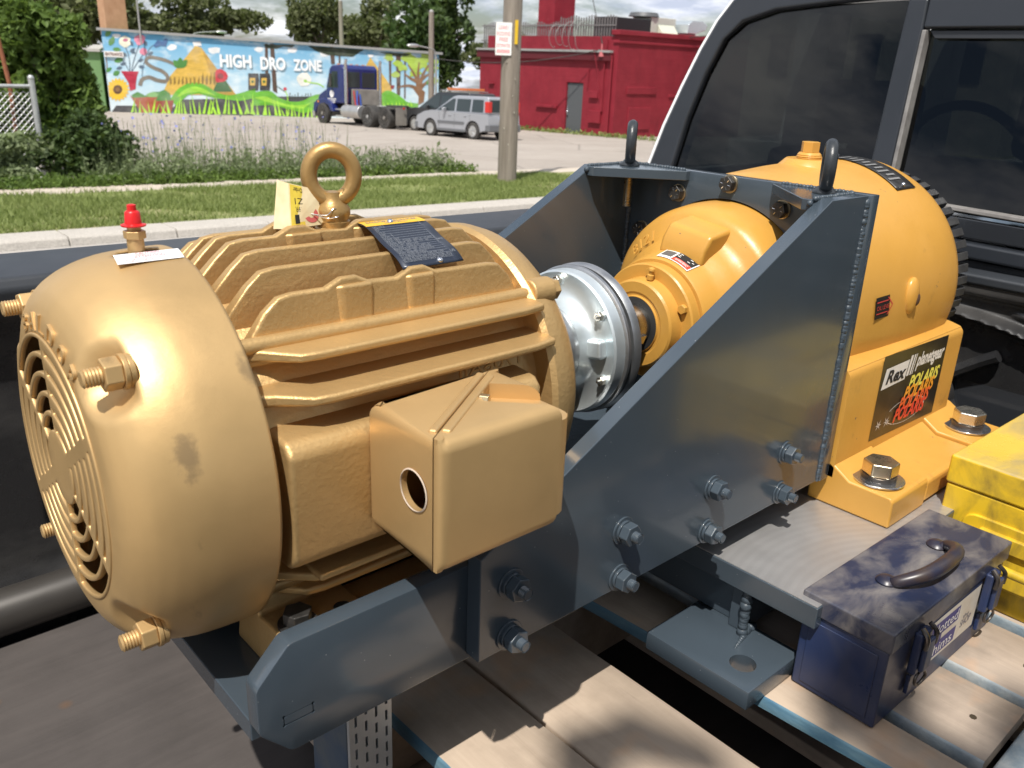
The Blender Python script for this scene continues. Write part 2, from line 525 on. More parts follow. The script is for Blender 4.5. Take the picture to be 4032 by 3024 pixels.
M['bluewood'] = pm('blue_painted_board_edge', (.045, .13, .21), .75, 0, (.15, .25, .29), 30, bs=160, bstr=.5, bdist=.002, aniso=(1, .3, 1))
M['greybluewood'] = pm('worn_blue_stringer', (.16, .21, .25), .75, 0, (.34, .36, .36), 26, bs=120, bstr=.5, bdist=.002)
M['ply'] = wood('dark_stained_plywood', (.085, .074, .069), (.06, .053, .05), 'x', .3, .6, 0.)

def plastic_liner():
    m, t, b = nodes_of('black_bed_liner')
    v = tex_coord(t)
    dust = ramp(t, noise_node(t, tex_coord(t, (1, 1, 2)), 4, 6), [(.45, 0.), (.75, .6)])
    t.links.new(mixc(t, dust, (.020, .020, .021), (.10, .095, .09)), b.inputs['Base Color'])
    b.inputs['Roughness'].default_value = .4; b.inputs['Specular IOR Level'].default_value = .6
    t.links.new(ramp(t, noise_node(t, v, 18, 4), [(.3, .2), (.7, .4)]), b.inputs['Roughness'])
    n1 = bump(t, None, noise_node(t, v, 420, 2), .35, .0008)
    bump(t, b, noise_node(t, v, 25, 3), .12, .002, n1)
    return m
M['liner'] = plastic_liner()
M['rail'] = pm('textured_rail_cap', (.026, .030, .036), .45, 0, (.034, .038, .045), 12, bs=500, bstr=.3, bdist=.0006)
M['carblack'] = pm('black_car_paint', (.020, .022, .026), .18, 0, coat=.9, coat_r=.05, spec=.5)
M['satinblack'] = pm('satin_black_trim', (.022, .024, .028), .34, 0, (.028, .03, .034), 10, spec=.5)
M['slatetrim'] = pm('slate_window_frame', (.015, .018, .023), .34, 0, (.019, .022, .028), 8, coat=.3, coat_r=.15)
M['whitetrim'] = pm('white_car_paint', (.78, .79, .80), .25, 0, coat=.5)
M['greyseal'] = pm('grey_window_seal', (.16, .15, .145), .5, 0, (.24, .23, .22), 40)
M['seat'] = pm('dark_seat_cloth', (.022, .022, .024), .8, 0, (.03, .03, .032), 60)

def glass(name, tint, refl=1.5, rough=0.):
    m, t, b = nodes_of(name)
    t.nodes.remove(b)
    o = t.nodes['Material Output']
    tr = t.nodes.new('ShaderNodeBsdfTransparent'); tr.inputs[0].default_value = (*tint, 1)
    gl = t.nodes.new('ShaderNodeBsdfGlossy'); gl.inputs['Roughness'].default_value = rough
    gl.inputs['Color'].default_value = (1, 1, 1, 1)
    fr = t.nodes.new('ShaderNodeFresnel'); fr.inputs[0].default_value = refl
    mx_ = t.nodes.new('ShaderNodeMixShader')
    t.links.new(fr.outputs[0], mx_.inputs[0]); t.links.new(tr.outputs[0], mx_.inputs[1]); t.links.new(gl.outputs[0], mx_.inputs[2])
    t.links.new(mx_.outputs[0], o.inputs['Surface'])
    return m
M['tint'] = glass('privacy_glass', (.11, .118, .112), 1.45)
M['autoglass'] = glass('car_window_glass', (.30, .34, .33), 1.4)

def flat(name, c_, rough=.6, spec=.4):
    return pm(name, c_, rough, 0, tuple(min(1, x * 1.08) for x in c_), 12, spec=spec)
# ================================================================== THE STREET
def GZ(x, y):
    return -1.52 - .0203 * x - .0221 * y

def sheet(x0, x1, y0, y1, dz, nx=1, ny=1, wob=0.):
    mb = MB()
    for j in range(ny + 1):
        for i in range(nx + 1):
            x = x0 + (x1 - x0) * i / nx; y = y0 + (y1 - y0) * j / ny
            mb.v.append((x, y + (RND.uniform(-wob, wob) if j in (0, ny) else 0), GZ(x, y) + dz))
    for j in range(ny):
        for i in range(nx):
            a = j * (nx + 1) + i
            mb.f.append((a, a + 1, a + nx + 2, a + nx + 1))
    return mb

def ground_mat(name, a, b_, sc, c_=None, bs=30, rough=.9, crack=False):
    m, t, b = nodes_of(name)
    v = tex_coord(t)
    base = ramp(t, noise_node(t, v, sc, 8, .65), [(.3, a), (.7, b_)])
    if c_ is not None:
        base = mixc(t, ramp(t, noise_node(t, v, sc * .21, 7, .65), [(.45, 0.), (.62, .8)]), base, c_)
    if crack:
        vo = t.nodes.new('ShaderNodeTexVoronoi'); vo.feature = 'DISTANCE_TO_EDGE'; vo.inputs['Scale'].default_value = .22
        t.links.new(tex_coord(t, (1, 1.6, 1)), vo.inputs['Vector'])
        base = mixc(t, ramp(t, vo.outputs['Distance'], [(.006, .55), (.016, 0.)]), base, (.06, .055, .05))
    fine = noise_node(t, v, 60, 3)
    base = mixc(t, .35, base, ramp(t, fine, [(.3, tuple(x * .6 for x in a)), (.7, tuple(min(1, x * 1.5) for x in b_))]))
    t.links.new(base, b.inputs['Base Color'])
    b.inputs['Roughness'].default_value = rough; b.inputs['Specular IOR Level'].default_value = .2
    bump(t, b, noise_node(t, v, bs, 5), .5, .02)
    return m
M['earth'] = ground_mat('dry_earth', (.10, .085, .06), (.17, .14, .10), 3, (.08, .10, .035))
M['road'] = ground_mat('worn_asphalt_street', (.33, .31, .285), (.40, .375, .345), 2.2, (.31, .29, .265))
M['lot'] = ground_mat('sun_bleached_asphalt', (.30, .265, .235), (.38, .34, .30), 1.1, (.27, .235, .205), crack=True)
M['concrete'] = ground_mat('kerb_concrete', (.37, .345, .31), (.44, .41, .37), 4)
M['walk'] = ground_mat('pavement_concrete', (.44, .39, .33), (.54, .48, .41), 3, (.40, .335, .26))
M['turf'] = ground_mat('verge_turf', (.15, .18, .06), (.22, .24, .09), 4, (.30, .26, .15), bs=60)

sheet(-900, 900, -900, 900, 0, 2, 2).build('ground', M['earth'], kind='structure', smooth=False)
sheet(-60, 90, -8.5, 9.55, .012, 40, 1).build('street', M['road'], kind='structure', smooth=False)
sheet(-60, 90, 10.05, 13.55, .11, 60, 6).build('verge', M['turf'], kind='structure', smooth=False)
sheet(-60, 90, 14.45, 60, .03, 40, 20, .25).build('car_park', M['lot'], kind='structure', smooth=False)
# kerb: real step, stones joined end to end
kerb = MB().box(-.01, .01, -.01, .01, -.01, .01); kerb = MB()
for i in range(30):
    x0 = -6 + i * 1.2; x1 = x0 + 1.19
    z = GZ((x0 + x1) / 2, 9.8)
    s0 = GZ(x0, 9.8) - z; s1 = GZ(x1, 9.8) - z
    p = [(9.55, 0.), (9.58, .10), (9.62, .118), (10.05, .118), (10.05, 0.)]
    n = len(p)
    v = [(x0, a, z + s0 + b) for a, b in p] + [(x1, a, z + s1 + b) for a, b in p]
    kerb.add(v, [tuple(range(n)), tuple(range(2 * n - 1, n - 1, -1))] + [(k, k + n, (k + 1) % n + n, (k + 1) % n) for k in range(n)])
kerb.build('kerb', M['concrete'], kind='structure', bevel=.012)
# pavement of separate slabs
walk = thing('pavement', (0, 14, GZ(0, 14)), None, None); walk['kind'] = 'structure'
for i in range(16):
    x0 = -1.0 + i * 1.22; x1 = x0 + 1.205
    mb = MB(); y0, y1 = 13.55 + RND.uniform(-.01, .01), 14.45
    d = .10 + RND.uniform(-.006, .006)
    v = [(x0, y0, GZ(x0, y0) + d), (x1, y0, GZ(x1, y0) + d), (x1, y1, GZ(x1, y1) + d), (x0, y1, GZ(x0, y1) + d)]
    v += [(p[0], p[1], p[2] - .14) for p in v]
    mb.add(v, [(0, 1, 2, 3), (7, 6, 5, 4), (0, 4, 5, 1), (1, 5, 6, 2), (2, 6, 7, 3), (3, 7, 4, 0)])
    mb.build('slab', M['walk'], walk, bevel=.012)

# ------------------------------------------------------------------ foliage helpers
def leaf_mat(name, a, b_, sc=1.2, trans=.35, far=None):
    m, t, b = nodes_of(name)
    o = t.nodes['Material Output']
    v = tex_coord(t)
    oi = t.nodes.new('ShaderNodeTexWhiteNoise')
    ge = t.nodes.new('ShaderNodeNewGeometry')
    t.links.new(ge.outputs['Random Per Island'], oi.inputs['Vector'])
    base = ramp(t, noise_node(t, v, sc, 4), [(.3, a), (.7, b_)])
    base = mixc(t, .45, base, ramp(t, ge.outputs['Random Per Island'], [(0, tuple(x * .6 for x in a)), (1, tuple(x * 1.35 for x in b_))]))
    t.links.new(base, b.inputs['Base Color'])
    b.inputs['Roughness'].default_value = .55; b.inputs['Specular IOR Level'].default_value = .25
    tl = t.nodes.new('ShaderNodeBsdfTranslucent')
    t.links.new(mixc(t, .5, base, (.22, .32, .05)), tl.inputs['Color'])
    mxs = t.nodes.new('ShaderNodeMixShader'); mxs.inputs[0].default_value = trans
    t.links.new(b.outputs[0], mxs.inputs[1]); t.links.new(tl.outputs[0], mxs.inputs[2])
    t.links.new(mxs.outputs[0], o.inputs['Surface'])
    return m
M['leaf_far'] = leaf_mat('olive_foliage', (.085, .10, .045), (.15, .165, .075), .25, .3)
M['leaf_dark'] = leaf_mat('dark_foliage', (.030, .056, .018), (.07, .11, .032), .4, .2)
M['leaf_bush'] = leaf_mat('bright_foliage', (.07, .13, .025), (.15, .22, .05), 1.3, .35)
M['leaf_weed'] = leaf_mat('weed_foliage', (.13, .175, .08), (.24, .285, .15), 1.5, .3)
M['grass'] = leaf_mat('grass_blades', (.17, .225, .065), (.29, .335, .12), 1.1, .35)
M['dry'] = leaf_mat('dry_stalks', (.19, .165, .08), (.28, .25, .13), 2, .2)
M['chicory'] = leaf_mat('chicory_petals', (.20, .22, .62), (.32, .34, .78), 3, .3)
M['bark'] = pm('bark', (.085, .07, .055), .9, 0, (.15, .125, .10), 8, bs=14, bstr=.8, bdist=.05)

def leaf_quads(mb, pts, size, rnd, flat_=.0, ar=.62, nrm=None):
    for p in pts:
        s_ = size * rnd.uniform(.6, 1.35)
        if nrm is not None:
            n = (nrm(p) + Vector((rnd.gauss(0, .55), rnd.gauss(0, .55), rnd.gauss(0, .55)))).normalized()
        else:
            n = Vector((rnd.gauss(0, 1), rnd.gauss(0, 1), rnd.gauss(flat_, 1))).normalized()
        a = Vector((rnd.gauss(0, 1), rnd.gauss(0, 1), rnd.gauss(0, 1)))
        u = n.cross(a)
        if u.length < 1e-4: continue
        u.normalize(); w = n.cross(u)
        p = Vector(p)
        b = len(mb.v)
        mb.v += [tuple(p - u * s_), tuple(p - w * (s_ * ar) + n * (s_ * .15)), tuple(p + u * s_), tuple(p + w * (s_ * ar) + n * (s_ * .15))]
        mb.f.append((b, b + 1, b + 2, b + 3))

def blob_points(rnd, centre, rad, n, lobes=14, spread=.62, lobe=.42, flatten=.25):
    """points on and in many overlapping lobes: uneven outline with gaps"""
    c = Vector(centre); L = []
    for i in range(lobes):
        while True:
            q = Vector((rnd.uniform(-1, 1), rnd.uniform(-1, 1), rnd.uniform(-1 + flatten, 1)))
            if q.length <= 1: break
        q = q * (.55 + .45 * rnd.random())
        L.append((Vector((q.x * rad[0], q.y * rad[1], q.z * rad[2])) * spread / .62 * .8, lobe * rnd.uniform(.6, 1.2)))
    out_ = []
    while len(out_) < n:
        o, k = L[rnd.randrange(lobes)]
        q = Vector((rnd.gauss(0, 1), rnd.gauss(0, 1), rnd.gauss(0, 1))).normalized()
        r = rnd.uniform(.55, 1.0) ** .6
        if q.z < -.3 and rnd.random() < .6: continue
        p = o + Vector((q.x * rad[0], q.y * rad[1], q.z * rad[2])) * (k * r)
        out_.append(c + p)
    return out_, [(c + o, k) for o, k in L]

def make_tree(name, base, height, rad, crown_h, n, size, mat, label, seed, trunk_r=.25, lobes=16, lobe=.4, group=None):
    rnd = random.Random(seed)
    t = thing(name, base, label, 'tree', group)
    b = Vector(base)
    cc = b + Vector((0, 0, height - rad[2] * .95))
    pts, L = blob_points(rnd, cc, rad, n, lobes, lobe=lobe)
    mb = MB(); leaf_quads(mb, pts, size, rnd)
    mb.build('crown', mat, t, smooth=False, recalc=False)
    tr = MB()
    top = cc + Vector((0, 0, rad[2] * .3))
    path = smooth_path([b, b + (top - b) * .35 + Vector((rnd.uniform(-.3, .3), rnd.uniform(-.3, .3), 0)), b + (top - b) * .7, top], 4)
    m_ = len(path)
    tr.tube(path, [trunk_r * (1 - .8 * i / (m_ - 1)) for i in range(m_)], 8)
    for o, k in L[:9]:
        s0 = b + (cc - b) * rnd.uniform(.55, .95)
        mid = s0.lerp(o, .5) + Vector((0, 0, .1 * rad[2]))
        pp = smooth_path([s0, mid, o], 4)
        tr.tube(pp, [trunk_r * .4 * (1 - .85 * i / (len(pp) - 1)) for i in range(len(pp))], 6)
    tr.build('trunk', M['bark'], t)
    return t

# ------------------------------------------------------------------ grass on the verge, weeds along the lot
rnd = random.Random(3)
g = MB()
for i in range(52000):
    y = 10.08 + 3.46 * rnd.random()
    x = rnd.uniform(.8, 13.4)
    if rnd.random() < .8 and .55 < (sin(x * 1.7 + sin(y * 3)) + sin(y * 2.3 + x * .6)) * .5 + .35 * sin(x * 5.1 + y * 4): continue
    h = rnd.uniform(.04, .10); a = rnd.uniform(0, 2 * pi); w = rnd.uniform(.006, .012)
    z = GZ(x, y) + .11; lx, ly = rnd.gauss(0, .035), rnd.gauss(0, .035)
    b = len(g.v)
    g.v += [(x - w * cos(a), y - w * sin(a), z), (x + w * cos(a), y + w * sin(a), z), (x + lx, y + ly, z + h)]
    g.f.append((b, b + 1, b + 2))
g.build('grass', M['grass'], smooth=False, recalc=False, label='short mown grass growing on the verge between kerb and pavement', cat='grass', kind='stuff')

def weeds(name, mat, n, region, hmin, hmax, label, seed, leafy=6, size=.045, cat='weeds'):
    rnd = random.Random(seed); mb = MB()
    for i in range(n):
        x, y = region(rnd)
        h = rnd.uniform(hmin, hmax); z = GZ(x, y) + .04
        lx, ly = rnd.gauss(0, .12) * h, rnd.gauss(0, .12) * h
        w = .004 + .006 * rnd.random(); a = rnd.uniform(0, pi)
        b = len(mb.v)
        mb.v += [(x - w * cos(a), y - w * sin(a), z), (x + w * cos(a), y + w * sin(a), z), (x + lx + w * .4, y + ly, z + h), (x + lx - w * .4, y + ly, z + h)]
        mb.f.append((b, b + 1, b + 2, b + 3))
        pts = []
        for k in range(leafy):
            t_ = rnd.uniform(.12, .95)
            pts.append((x + lx * t_ + rnd.gauss(0, .05), y + ly * t_ + rnd.gauss(0, .05), z + h * t_))
        leaf_quads(mb, pts, size, rnd, ar=.4)
    return mb.build(name, mat, smooth=False, recalc=False, label=label, cat=cat, kind='stuff')
def reg_a(r):
    x = r.uniform(4.3, 11.6); t_ = (x - 4.3) / 7.3
    return x, 14.5 + abs(r.gauss(0, 1)) * (1.25 - .75 * t_)
def reg_low(r):
    return r.uniform(1.5, 12.2), 14.35 + abs(r.gauss(0, .45))
def reg_tall(r):
    x = r.choice((5.2, 5.8, 6.4, 7.2, 8.2, 9.0)) + r.gauss(0, .4); return x, 15.2 + abs(r.gauss(0, .7))
weeds('weeds', M['leaf_weed'], 1250, reg_a, .2, .62, 'grey green waist high weeds along the car park edge', 11)
weeds('ground_weeds', M['leaf_bush'], 2000, reg_low, .08, .28, 'low bright green weeds spilling over the far edge of the pavement', 12, 5, .05)
weeds('dry_grass', M['leaf_weed'], 420, reg_tall, .5, 1.15, 'tall thin stalks standing above the weeds by the car park', 13, 2, .02)
cf = MB(); r9 = random.Random(21); pts = []
for i in range(130):
    x, y = reg_tall(r9); pts.append((x, y + .2, GZ(x, y) + r9.uniform(.55, 1.2)))
leaf_quads(cf, pts, .026, r9, ar=.9)
cf.build('chicory_flowers', M['chicory'], smooth=False, recalc=False, label='small violet blue flowers scattered over the tall weeds', cat='flowers', kind='stuff')
wc = random.Random(33); cl = MB()
for cx, cy, n_, h_ in ((11.2, 14.75, 260, .5), (10.4, 14.7, 150, .3), (3.0, 14.9, 200, .4)):
    pts = [(cx + wc.gauss(0, .35), cy + wc.gauss(0, .15), GZ(cx, cy) + .05 + abs(wc.gauss(0, .4)) * h_) for k in range(n_)]
    leaf_quads(cl, pts, .06, wc, ar=.5)
cl.build('weed_clump', M['leaf_weed'], smooth=False, recalc=False, label='clumps of pale leafy weeds at the end of the pavement edge', cat='weeds', kind='stuff')
rb = MB(); pts = []
for k in range(700):
    y = wc.uniform(23.5, 34.5); pts.append((30.25 - abs(wc.gauss(0, .25)), y, GZ(30.2, y) + .06 + abs(wc.gauss(0, .08))))
leaf_quads(rb, pts, .09, wc, ar=.4)
rb.build('wall_weeds', M['grass'], smooth=False, recalc=False, label='strip of weeds along the foot of the dark red building', cat='weeds', kind='stuff')

# ------------------------------------------------------------------ trees
make_tree('broadleaf_tree', (20.8, 68.5, GZ(20.8, 68.5)), 9.8, (6.8, 5, 3.6), 5, 6200, .26, M['leaf_far'], 'broad olive green tree rising behind the left end of the mural', 1, .4, 22, .36)
make_tree('poplar_tree', (42.5, 74.0, GZ(42.5, 74)), 11.6, (3.5, 3.0, 4.4), 5, 3200, .26, M['leaf_far'], 'tall loose tree with see through crown behind the words on the mural', 2, .3, 15, .34)
make_tree('round_tree', (47.6, 72.0, GZ(47.6, 72)), 9.9, (2.8, 2.4, 3.0), 4, 2200, .26, M['leaf_far'], 'rounder loose tree between the tall loose tree and the big dark tree', 3, .28, 13, .36)
make_tree('linden_tree', (37.6, 49.5, GZ(37.6, 49.5)), 9.6, (4.0, 3.8, 5.0), 7, 8200, .24, M['leaf_dark'], 'big dense dark green tree standing right of the mural wall', 4, .45, 34, .33)
make_tree('hedge_tree', (35.5, 84, GZ(35.5, 84)), 10.0, (7.5, 4, 3.0), 4, 4200, .3, M['leaf_far'], 'long low tree line showing above the middle of the mural roof', 5, .3, 18, .34)
make_tree('backdrop_tree', (50.5, 78, GZ(50.5, 78)), 9.3, (7, 4, 3.0), 4, 3800, .3, M['leaf_far'], 'low olive tree just left of the big dark tree', 6, .3, 16, .36)
make_tree('side_tree', (38.8, 42.5, GZ(38.8, 42.5)), 5.4, (3.0, 2.6, 2.6), 3, 3600, .2, M['leaf_far'], 'smaller tree growing in the gap left of the dark red building', 7, .25, 18, .36)
make_tree('roof_edge_tree', (64, 49, GZ(64, 49)), 7.1, (4.0, 3, 2.0), 3, 1500, .3, M['leaf_bush'], 'light green tree top peeping over the dark red roof beside the vent', 8, .3, 12, .4)
make_tree('far_tree', (58, 66, GZ(58, 66)), 7.4, (9, 4, 2.4), 3, 2600, .3, M['leaf_far'], 'distant tree line seen through the bars on the dark red roof', 9, .3, 18, .36)

def make_bush(name, base, rad, n, size, mat, label, seed, lobes=20, lobe=.36):
    rnd = random.Random(seed)
    t = thing(name, base, label, 'bush')
    c = Vector(base) + Vector((0, 0, rad[2] * .72))
    pts, L = blob_points(rnd, c, rad, n, lobes, lobe=lobe, flatten=0)
    zmin = base[2] + .02
    pts = [p for p in pts if p.z > zmin]
    mb = MB(); leaf_quads(mb, pts, size, rnd)
    mb.build('crown', mat, t, smooth=False, recalc=False)
    st = MB()
    for o, k in L[:8]:
        p = smooth_path([Vector(base) + Vector((rnd.uniform(-.15, .15), rnd.uniform(-.15, .15), 0)), Vector(base).lerp(o, .5) + Vector((rnd.uniform(-.1, .1), 0, .1)), o], 4)
        st.tube(p, [.035 * (1 - .8 * i / (len(p) - 1)) for i in range(len(p))], 6)
    st.build('stems', M['bark'], t)
    return t
make_bush('maple_shrub', (4.25, 17.2, GZ(4.25, 17.2)), (1.3, 1.1, 2.15), 11500, .085, M['leaf_bush'], 'tall bright green bush overgrowing the end of the chain link fence', 31, 44, .25)
make_bush('elder_shrub', (2.9, 21.0, GZ(2.9, 21)), (3.1, 1.6, 3.8), 11000, .10, M['leaf_bush'], 'darker tall shrub at the left edge behind the fence', 32, 44, .25)
make_bush('bramble_bush', (4.6, 15.9, GZ(4.6, 15.9)), (1.2, .6, .85), 5200, .06, M['leaf_dark'], 'low dark bramble at the right foot of the tall green bush', 33, 20, .38)
make_bush('grassy_shrub', (3.1, 15.3, GZ(3.1, 15.3)), (1.0, .4, .55), 3000, .06, M['leaf_weed'], 'grey green scrub in front of the chain link fence', 34, 20, .38)
make_bush('sumac_bush', (35.9, 40.5, GZ(35.9, 40.5)), (2.0, 1.6, 1.25), 2200, .14, M['leaf_bush'], 'leafy bush behind the parked dark car and silver car', 35, 16, .4)
# ================================================================== BUILDINGS
def wall_frame(P0, P1):
    """coordinates on a vertical wall: s along it, z up, h out of the wall towards the street"""
    a = Vector((P0[0], P0[1], 0)); b = Vector((P1[0], P1[1], 0))
    t = (b - a).normalized(); n = Vector((t.y, -t.x, 0))
    def fn(s, z, h=0.):
        p = a + t * s + n * h
        return (p.x, p.y, z)
    return fn, (b - a).length, t, n

# ---- the building with the painted wall
MW0, MW1 = (15.63, 49.37), (32.24, 42.31)
mf, ML, mt, mn = wall_frame(MW0, MW1)
mural = thing('mural_building', (23.9, 45.8, GZ(23.9, 45.8)), 'long low building with a bright painted garden mural across its whole wall', 'building')
def ztop(s): return 1.15 - .0277 * s
def zbase(s): return GZ(*mf(s, 0)[:2]) - .05
m_, t_, b_ = nodes_of('mural_sky_paint')
sp = t_.nodes.new('ShaderNodeSeparateXYZ'); tcx = t_.nodes.new('ShaderNodeTexCoord')
t_.links.new(tcx.outputs['Object'], sp.inputs[0])
mr = t_.nodes.new('ShaderNodeMapRange'); mr.inputs['From Min'].default_value = -2.8; mr.inputs['From Max'].default_value = 1.1
t_.links.new(sp.outputs['Z'], mr.inputs['Value'])
g_ = ramp(t_, mr.outputs[0], [(.05, (.62, .72, .76)), (.5, (.36, .58, .72)), (1., (.10, .36, .60))])
wsp = ramp(t_, noise_node(t_, tex_coord(t_, (1, 1, 1.8)), .75, 6, .62), [(.5, 0.), (.66, .7)])
t_.links.new(mixc(t_, wsp, g_, (.72, .80, .82)), b_.inputs['Base Color'])
b_.inputs['Roughness'].default_value = .8
M['mural_sky'] = m_
M['coping'] = flat('grey_metal_coping', (.30, .30, .29), .6)
M['greenwall'] = flat('green_side_wall', (.16, .28, .12), .8)
mb = MB()
v = [mf(0, zbase(0)), mf(ML, zbase(ML)), mf(ML, ztop(ML)), mf(0, ztop(0))]
back = [mf(0, zbase(0), -9), mf(ML, zbase(ML), -9), mf(ML, ztop(ML), -9), mf(0, ztop(0), -9)]
mb.add(v, [(0, 1, 2, 3)])
mb.build('painted_wall', M['mural_sky'], mural, smooth=False)
mb = MB(); mb.add(v + back, [(1, 5, 6, 2), (5, 4, 7, 6), (4, 0, 3, 7), (3, 2, 6, 7)])
mb.build('side_walls', M['greenwall'], mural, smooth=False)
mb = MB()
for s0, s1 in ((-.2, 9.0), (9.02, 18.25)):
    q = []
    for h in (-.35, .14):
        q += [mf(s0, ztop(s0) + .0, h), mf(s1, ztop(s1) + .0, h), mf(s1, ztop(s1) + .13, h), mf(s0, ztop(s0) + .13, h)]
    mb.add(q, [(0, 1, 2, 3), (7, 6, 5, 4), (0, 4, 5, 1), (1, 5, 6, 2), (2, 6, 7, 3), (3, 7, 4, 0)])
mb.build('coping', M['coping'], mural, smooth=False)
mb = MB(); c0 = Vector(mf(.55, ztop(0) - .2, -1.2))
mb.box(-.55, .55, -.5, .5, 0, 3.2, Matrix.Translation(c0))
mb.build('chimney', pm('tan_brick', (.40, .22, .12), .85, 0, (.48, .28, .16), 3), mural, smooth=False)
mb = MB(); mb.cyl(mf(1.9, ztop(1.9) - .6, .2), mf(1.9, ztop(1.9) + 1.9, .2), .045, n=8)
mb.build('vent_pipe', M['coping'], mural)
# the green lean-to left of the mural
shed = thing('green_shed', (14.2, 50.3, GZ(14.2, 50.3)), 'green boarded shed with a pale flat roof left of the mural', 'shed')
mb = MB(); p = [mf(-3.6, zbase(0), -.6), mf(-.25, zbase(0), -.6), mf(-.25, zbase(0), -5), mf(-3.6, zbase(0), -5)]
q = [(a, b, .1) for a, b, c in p]
mb.add(p + q, [(0, 1, 5, 4), (1, 2, 6, 5), (2, 3, 7, 6), (3, 0, 4, 7)]); mb.build('wall', M['greenwall'], shed, smooth=False)
mb = MB(); p = [mf(-3.8, .1, -.4), mf(-.2, .1, -.4), mf(-.2, .32, -5.2), mf(-3.8, .32, -5.2)]
mb.add(p + [(a, b, c + .14) for a, b, c in p], [(0, 1, 2, 3), (7, 6, 5, 4), (0, 4, 5, 1), (1, 5, 6, 2), (2, 6, 7, 3), (3, 7, 4, 0)])
mb.build('roof', flat('pale_flat_roof', (.42, .40, .38)), shed, smooth=False)

PAINT = {'cloud': (.80, .84, .85), 'leaf': (.07, .24, .05), 'leaf2': (.20, .42, .14), 'leafdk': (.03, .12, .03), 'stem': (.22, .11, .06), 'slate': (.09, .14, .20),
         'cream': (.80, .76, .60), 'pink': (.72, .26, .36), 'rosedk': (.48, .16, .24), 'bluefl': (.05, .13, .30), 'vase': (.42, .018, .05), 'vine': (.19, .165, .13),
         'sun': (.78, .48, .03), 'brown': (.11, .05, .02), 'brown2': (.22, .11, .03), 'terra': (.36, .085, .035), 'terra2': (.27, .05, .03), 'pyr': (.62, .40, .07),
         'pyr2': (.48, .30, .06), 'white': (.82, .82, .80), 'pyrdk': (.25, .16, .03), 'rose': (.55, .02, .04), 'rosedk2': (.25, .01, .02), 'soil': (.055, .055, .06),
         'hill': (.13, .42, .03), 'hill2': (.30, .60, .05), 'blade': (.38, .72, .05), 'trunk': (.085, .05, .035), 'canopy': (.025, .04, .018), 'black': (.03, .032, .035),
         'puff': (.80, .80, .70), 'lime': (.36, .52, .07), 'bark': (.22, .115, .055)}
KIND = {'cloud': 'painted_cloud', 'leaf': 'painted_leaf', 'leaf2': 'painted_leaf', 'leafdk': 'painted_leaf', 'stem': 'painted_stem', 'slate': 'painted_sprig', 'cream': 'painted_rose',
        'pink': 'painted_rose', 'rosedk': 'painted_petals', 'bluefl': 'painted_flower', 'vase': 'painted_vase', 'vine': 'painted_vine', 'sun': 'painted_sunflower', 'brown': 'painted_seed_head',
        'brown2': 'painted_seed_head', 'terra': 'painted_pot', 'terra2': 'painted_pot', 'pyr': 'painted_pyramid', 'pyr2': 'painted_pyramid', 'white': 'painted_cap', 'pyrdk': 'painted_marks',
        'rose': 'painted_rose', 'rosedk2': 'painted_petals', 'soil': 'painted_soil', 'hill': 'painted_hill', 'hill2': 'painted_hill', 'blade': 'painted_grass', 'trunk': 'painted_trunk',
        'canopy': 'painted_canopy', 'black': 'painted_bucket', 'puff': 'painted_dandelion', 'lime': 'painted_foliage', 'bark': 'painted_tree'}
